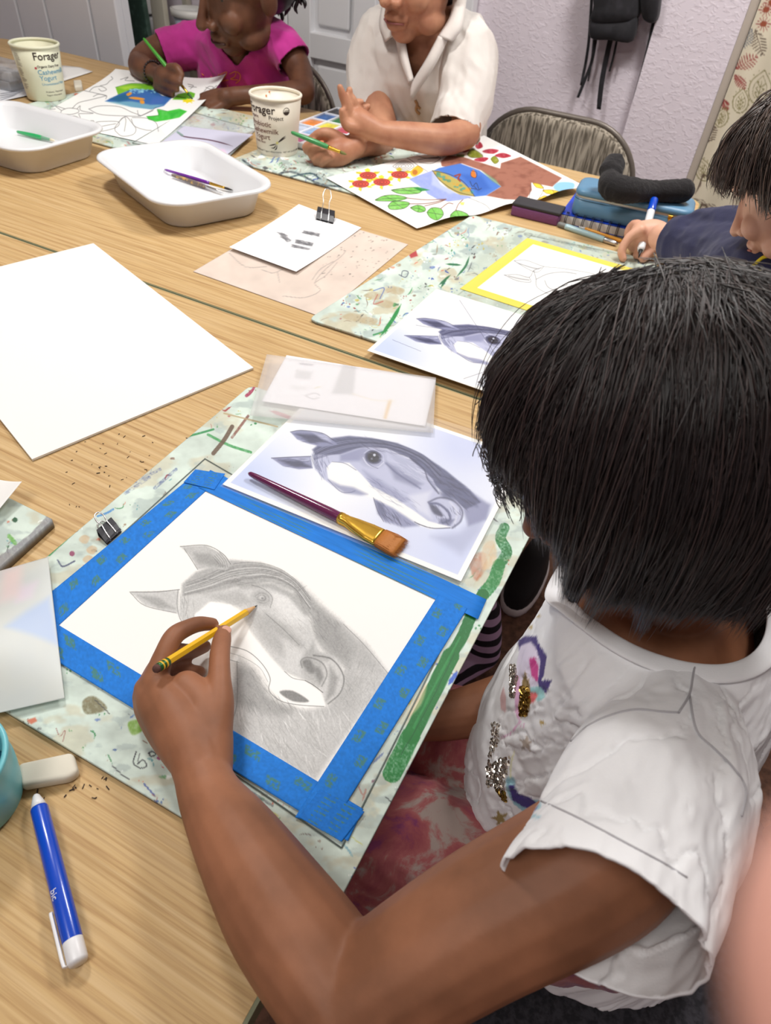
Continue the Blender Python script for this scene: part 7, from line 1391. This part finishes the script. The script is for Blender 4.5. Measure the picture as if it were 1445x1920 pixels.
# patterned curtain at the right
CV_ = WV-.055; xa = xc+.030
def paint_curtain(cv):
    OL, RD, BR, GY = (128, 120, 72), (148, 52, 52), (92, 74, 62), (120, 124, 132)
    def med(x, y, s, ang, col):
        def T(P): c, n = math.cos(ang), math.sin(ang); return [(x+s*(a*c-b*n), y+s*(a*n+b*c)) for a, b in P]
        cv.line(T([(0, -1), (.5, -.3), (.45, .4), (0, .75), (-.45, .4), (-.5, -.3), (0, -1)]), 1.6, col, .9); cv.line(T([(0, -.7), (.3, -.2), (.28, .3), (0, .5), (-.28, .3), (-.3, -.2), (0, -.7)]), 1., col, .8)
        cv.line(T([(0, .6), (0, -.4)]), 1.2, col, .9)
        for k in (-1, 1):
            for d in (-.25, .05, .3): cv.line(T([(0, d+.15), (k*.13, d), (k*.2, d-.1), (k*.12, d-.12)]), 1.5, col, .9)
        for k in range(14): a = k/14*6.28; cv.dot(*T([(.58*math.sin(a), -.1+.85*-math.cos(a))])[0], 1.2, col, .8)
    def leafp(x, y, s, ang, col):
        c, n = math.cos(ang), math.sin(ang)
        for k in range(9):
            t = k/8-.5; h = .38*math.cos(t*2.6)
            for sg in (-1, 1): cv.line([(x+s*(t*c), y+s*(t*n)), (x+s*((t+.12)*c-sg*h*n), y+s*((t+.12)*n+sg*h*c))], 2.2, col, .9, taper=True)
        cv.line([(x-s*.55*c, y-s*.55*n), (x+s*.6*c, y+s*.6*n)], 1.4, col, .9)
    med(1424, 168, 38, .25, OL); med(1388, 192, 27, .2, OL); leafp(1397, 118, 42, -.5, RD); leafp(1386, 152, 30, .9, RD); leafp(1422, 78, 44, 1.3, BR); leafp(1402, 70, 34, 2., GY)
    for x, y in ((1436, 18), (1431, 45), (1446, 5)):
        cv.dot(x, y, 6, (150, 74, 50), .95)
        for k in range(12): a = k*.52; cv.line([(x+6*math.cos(a), y+6*math.sin(a)), (x+14*math.cos(a), y+14*math.sin(a))], 1.4, RD, .8)
    leafp(1330, 255, 34, -1.0, BR); leafp(1358, 195, 22, 1.2, RD); med(1352, 222, 22, .4, OL); med(1318, 320, 26, -.2, OL)
    rs = random.Random(3)
    for k in range(26):
        x, y = rs.uniform(1290, 1700), rs.uniform(-250, 520)
        if x < 1445 and 0 < y < 260: continue
        (med if k % 2 else leafp)(x, y, rs.uniform(24, 40), rs.uniform(-1, 1.5), rs.choice([OL, BR, RD, OL]))
    for x0, y0 in ((1325, 345), (1300, 390), (1322, 400)):
        for k in range(6): cv.line([(x0-22+k*2, y0+18-k*3), (x0-6, y0-14-k*2+k), (x0+18, y0-14+k*5), (x0+28, y0+10)], 1.3, BR, .7)
curt = sheet('curtain', [(xa, CV_, 2.35), (xa, CV_, .05), (xa+1.0, CV_, .05), (xa+1.0, CV_, 2.35)], 640, 400, .004, painted('printed cotton curtain', .9), None, None)
V = verts(curt.data).copy(); V[:, 1] += .022*np.sin((V[:, 0]-xa)*34)-.022; n_ = len(V)//2; V[n_:, 2] = V[:n_, 2]; V[n_:, 1] = V[:n_, 1]+.003; curt.data.vertices.foreach_set('co', V.ravel()); curt.data.update()
X, Y = PJ(V[:n_]); cv = Cv(X, Y, (226, 217, 194)); paint_curtain(cv); setcol(curt.data, np.vstack([cv.c, cv.c])); tag(curt, 'cream curtain printed with olive medallions and red leaves, at the right of the lilac wall', 'curtain')
MB().tube([(xa-.05, CV_-.02, 2.37), (xa+1.55, CV_-.02, 2.37)], .012, 12).build('rod', M_frame, None) if 0 else None
# green chalkboard leaning, shelf with bin at the far left
cbd = thing('chalkboard', 'dark green chalkboard leaning between the grey panel doors and the shelf', 'board', J(258, 100, 2.62))
P4 = [J(222, -60, 2.60), J(243, 118, 2.50), J(286, 118, 2.50), J(256, -60, 2.60)]
o = sheet('panel', P4, 6, 6, .02, mat('green slate', rgb(36, 60, 50), .6, noise=(40, rgb(62, 88, 76), .55, .75)), cbd, smooth=False)
V = verts(o.data).copy(); V[36:, 2] += .02; V[36:, 1] += .025; o.data.vertices.foreach_set('co', V.ravel()); o.data.update()
M_shelf = mat('beige shelf metal', rgb(196, 190, 174), .5); sh_ = thing('shelf_unit', 'beige metal shelf unit behind the pink-shirted child', 'shelf', J(300, 60, 2.8))
z1 = J(300, 72, 2.78)[2]
for x, y in ((292, 2.74), (440, 2.74), (292, 2.92), (440, 2.92)): q = J(x, 40, 2.74); MB().box((q[0]+.03, y, .95), (.07 if y < 2.8 else .03, .03, 1.9), bev=.003).build('post', M_shelf, sh_)
xl = J(292, 40, 2.74)[0]; xr_ = J(440, 40, 2.74)[0]
for z in (.25, z1-.02, z1+.45): MB().box(((xl+xr_)/2+.03, 2.83, z), (xr_-xl+.06, .2, .025), bev=.003).build('shelf_board', M_shelf, sh_)
q = J(352, 40, 2.80); bz = z1-.0075
bn = thing('storage_bin', 'round white storage bin with a pale blue body on the shelf behind the pink-shirted child', 'bin', (q[0], 2.83, bz)); zr = J(352, 18, 2.80)[2]
MB().lathe([(.0005, 0), (.055, 0), (.080, (zr-bz)*.8), (.078, (zr-bz)*.8), (.053, .004), (.0005, .004)], (q[0], 2.83, bz+.001), seg=40).build('body', mat('pale blue print', rgb(196, 206, 226), .5, noise=(24, rgb(150, 170, 210), .5, .7)), bn)
V, F = lathe_vf([(.080, (zr-bz)*.78), (.088, (zr-bz)*.80), (.090, zr-bz), (.080, zr-bz), (.078, (zr-bz)*.8)], 40, False); MB().add(V+np.array([q[0], 2.83, bz+.001]), F).build('rim', mat('white plastic rim', rgb(236, 234, 228), .4), bn)
q = J(272, 40, 2.86); sk_ = thing('stacked_trays', 'grey and white trays stacked left of the beige shelf post', 'tray stack', (q[0], 2.86, 0))
z0_ = J(272, 72, 2.86)[2]
for k, c_ in enumerate(((170, 168, 168), (214, 212, 210), (120, 118, 120), (206, 206, 208), (228, 226, 224))): MB().box((q[0]-.02, 2.84, .02+.0+k*(z0_+.25)/5+(z0_+.25)/10), (.16, .16, (z0_+.25)/5-.012), bev=.008).build('tray', mat('tray plastic', rgb(*c_), .5), sk_)
# shoes glimpsed under the near table's end
M_shw = mat('white rubber', rgb(220, 214, 214), .5); M_shb = mat('black canvas', rgb(26, 24, 28), .8)
fp = W(988, 1080, -.70); fl = fp.copy(); fl[2] = .0015
t = thing('shoe', 'black and white shoe on the floor beyond the board\'s right edge', 'shoe', fl)
rg = lambda u, v, z, a, b_: ring((fl[0]+u, fl[1]+v, z), [1, 0, 0], [0, 1, 0], a, b_, 24, 2.4)
MB().loft([rg(0, 0, .002, .045, .12), rg(0, 0, .012, .047, .122), rg(0, 0, .024, .044, .118)]).build('sole', M_shw, t); MB().loft([rg(0, 0, .024, .042, .116), rg(0, .01, .05, .038, .095), rg(0, .04, .075, .030, .05), rg(0, .05, .09, .026, .035)]).build('upper', M_shb, t)
fp = W(905, 1195, -.64); M_str = bpy.data.materials.new('zebra striped knit'); M_str.use_nodes = True; nt = M_str.node_tree; N = nt.nodes
tc = N.new('ShaderNodeTexCoord'); wv = N.new('ShaderNodeTexWave'); wv.bands_direction = 'Z'; wv.inputs['Scale'].default_value = 11; wv.inputs['Distortion'].default_value = 2.5; rp = N.new('ShaderNodeValToRGB'); rp.color_ramp.elements[0].position = .45; rp.color_ramp.elements[0].color = (*rgb(30, 24, 34), 1); rp.color_ramp.elements[1].position = .52; rp.color_ramp.elements[1].color = (*rgb(196, 166, 200), 1)
nt.links.new(tc.outputs['Object'], wv.inputs['Vector']); nt.links.new(wv.outputs['Fac'], rp.inputs[0]); nt.links.new(rp.outputs[0], N['Principled BSDF'].inputs['Base Color']); N['Principled BSDF'].inputs['Roughness'].default_value = .9
b = Blob(); b.chain([(fp[0]-.02, fp[1]+.02, .15), (fp[0], fp[1], .10), (fp[0]+.01, fp[1]-.01, .055)], [.040, .040, .040]); b.chain([(fp[0]+.01, fp[1]-.01, .042), (fp[0]-.03, fp[1]-.09, .036), (fp[0]-.04, fp[1]-.13, .030)], [.036, .033, .026])
tag(link('striped_boot', b.mesh(.006, 5), M_str), 'purple, white and black zebra-striped boot standing under the table\'s right end', 'boot')
# graphite and eraser crumbs on the table
rs = random.Random(44); mb = MB()
for k in range(130):
    if k < 70: x, y = rs.gauss(230, 95), rs.gauss(905, 60)
    elif k < 100: x, y = rs.uniform(60, 300), rs.uniform(1430, 1500)
    else: x, y = rs.uniform(150, 450), rs.uniform(820, 900)
    if y > 1045-.83*(x-90)-22 and k < 100 and y < 1300: continue
    if 475 > x > 0 and y < 861-(x-60)*.414+6 and x > 60: continue
    if x < 110 and (y < 1100) or y > 1530: continue
    p_ = W(x, y, .0006); a = rs.uniform(0, 3.1); l = rs.uniform(.0006, .0022); mb.tube([p_-l*np.array([math.cos(a), math.sin(a), 0]), p_+l*np.array([math.cos(a), math.sin(a), 0])], rs.uniform(.0003, .0006), 5)
if mb.n: tag(mb.build('eraser_crumbs', mat('grey eraser crumbs', rgb(64, 52, 46), .9)), 'dark pencil and eraser crumbs strewn on the near table around the mint board', 'crumbs', kind='stuff')
# the photographer's hand: one fingertip just reaches in front of the lens at the lower right
M_fing = mat('pink skin', rgb(238, 176, 158), .55)
cpt = lambda r_, u_, f_: EYE+RT*r_+UPV*u_+FW*f_
ft = cpt(.0190, -.0160, .021)
b = Blob(); b.chain([ft, cpt(.0235, -.030, .014), cpt(.040, -.050, -.004), cpt(.058, -.062, -.03)], [.0078, .0086, .0092, .011], n=5)
b.chain([cpt(.052, -.060, -.03), cpt(.075, -.075, -.055), cpt(.10, -.09, -.10)], [.017, .026, .024]); b.chain([cpt(.10, -.09, -.10), cpt(.14, -.12, -.17)], [.024, .026])
for k in range(3): b.chain([cpt(.065+.012*k, -.080-.004*k, -.04-.012*k), cpt(.068+.012*k, -.095, -.015-.006*k), cpt(.060+.010*k, -.085, .0-.008*k), cpt(.055+.012*k, -.070, -.012-.008*k)], [.010, .0088, .008, .007], n=3)
b.chain([cpt(.075, -.058, -.06), cpt(.066, -.035, -.045), cpt(.055, -.020, -.035)], [.012, .010, .008], n=4)
tag(link('hand', b.mesh(.0016, 5), M_fing), 'blurred pink fingertip covering the lower right corner, very close', 'hand')
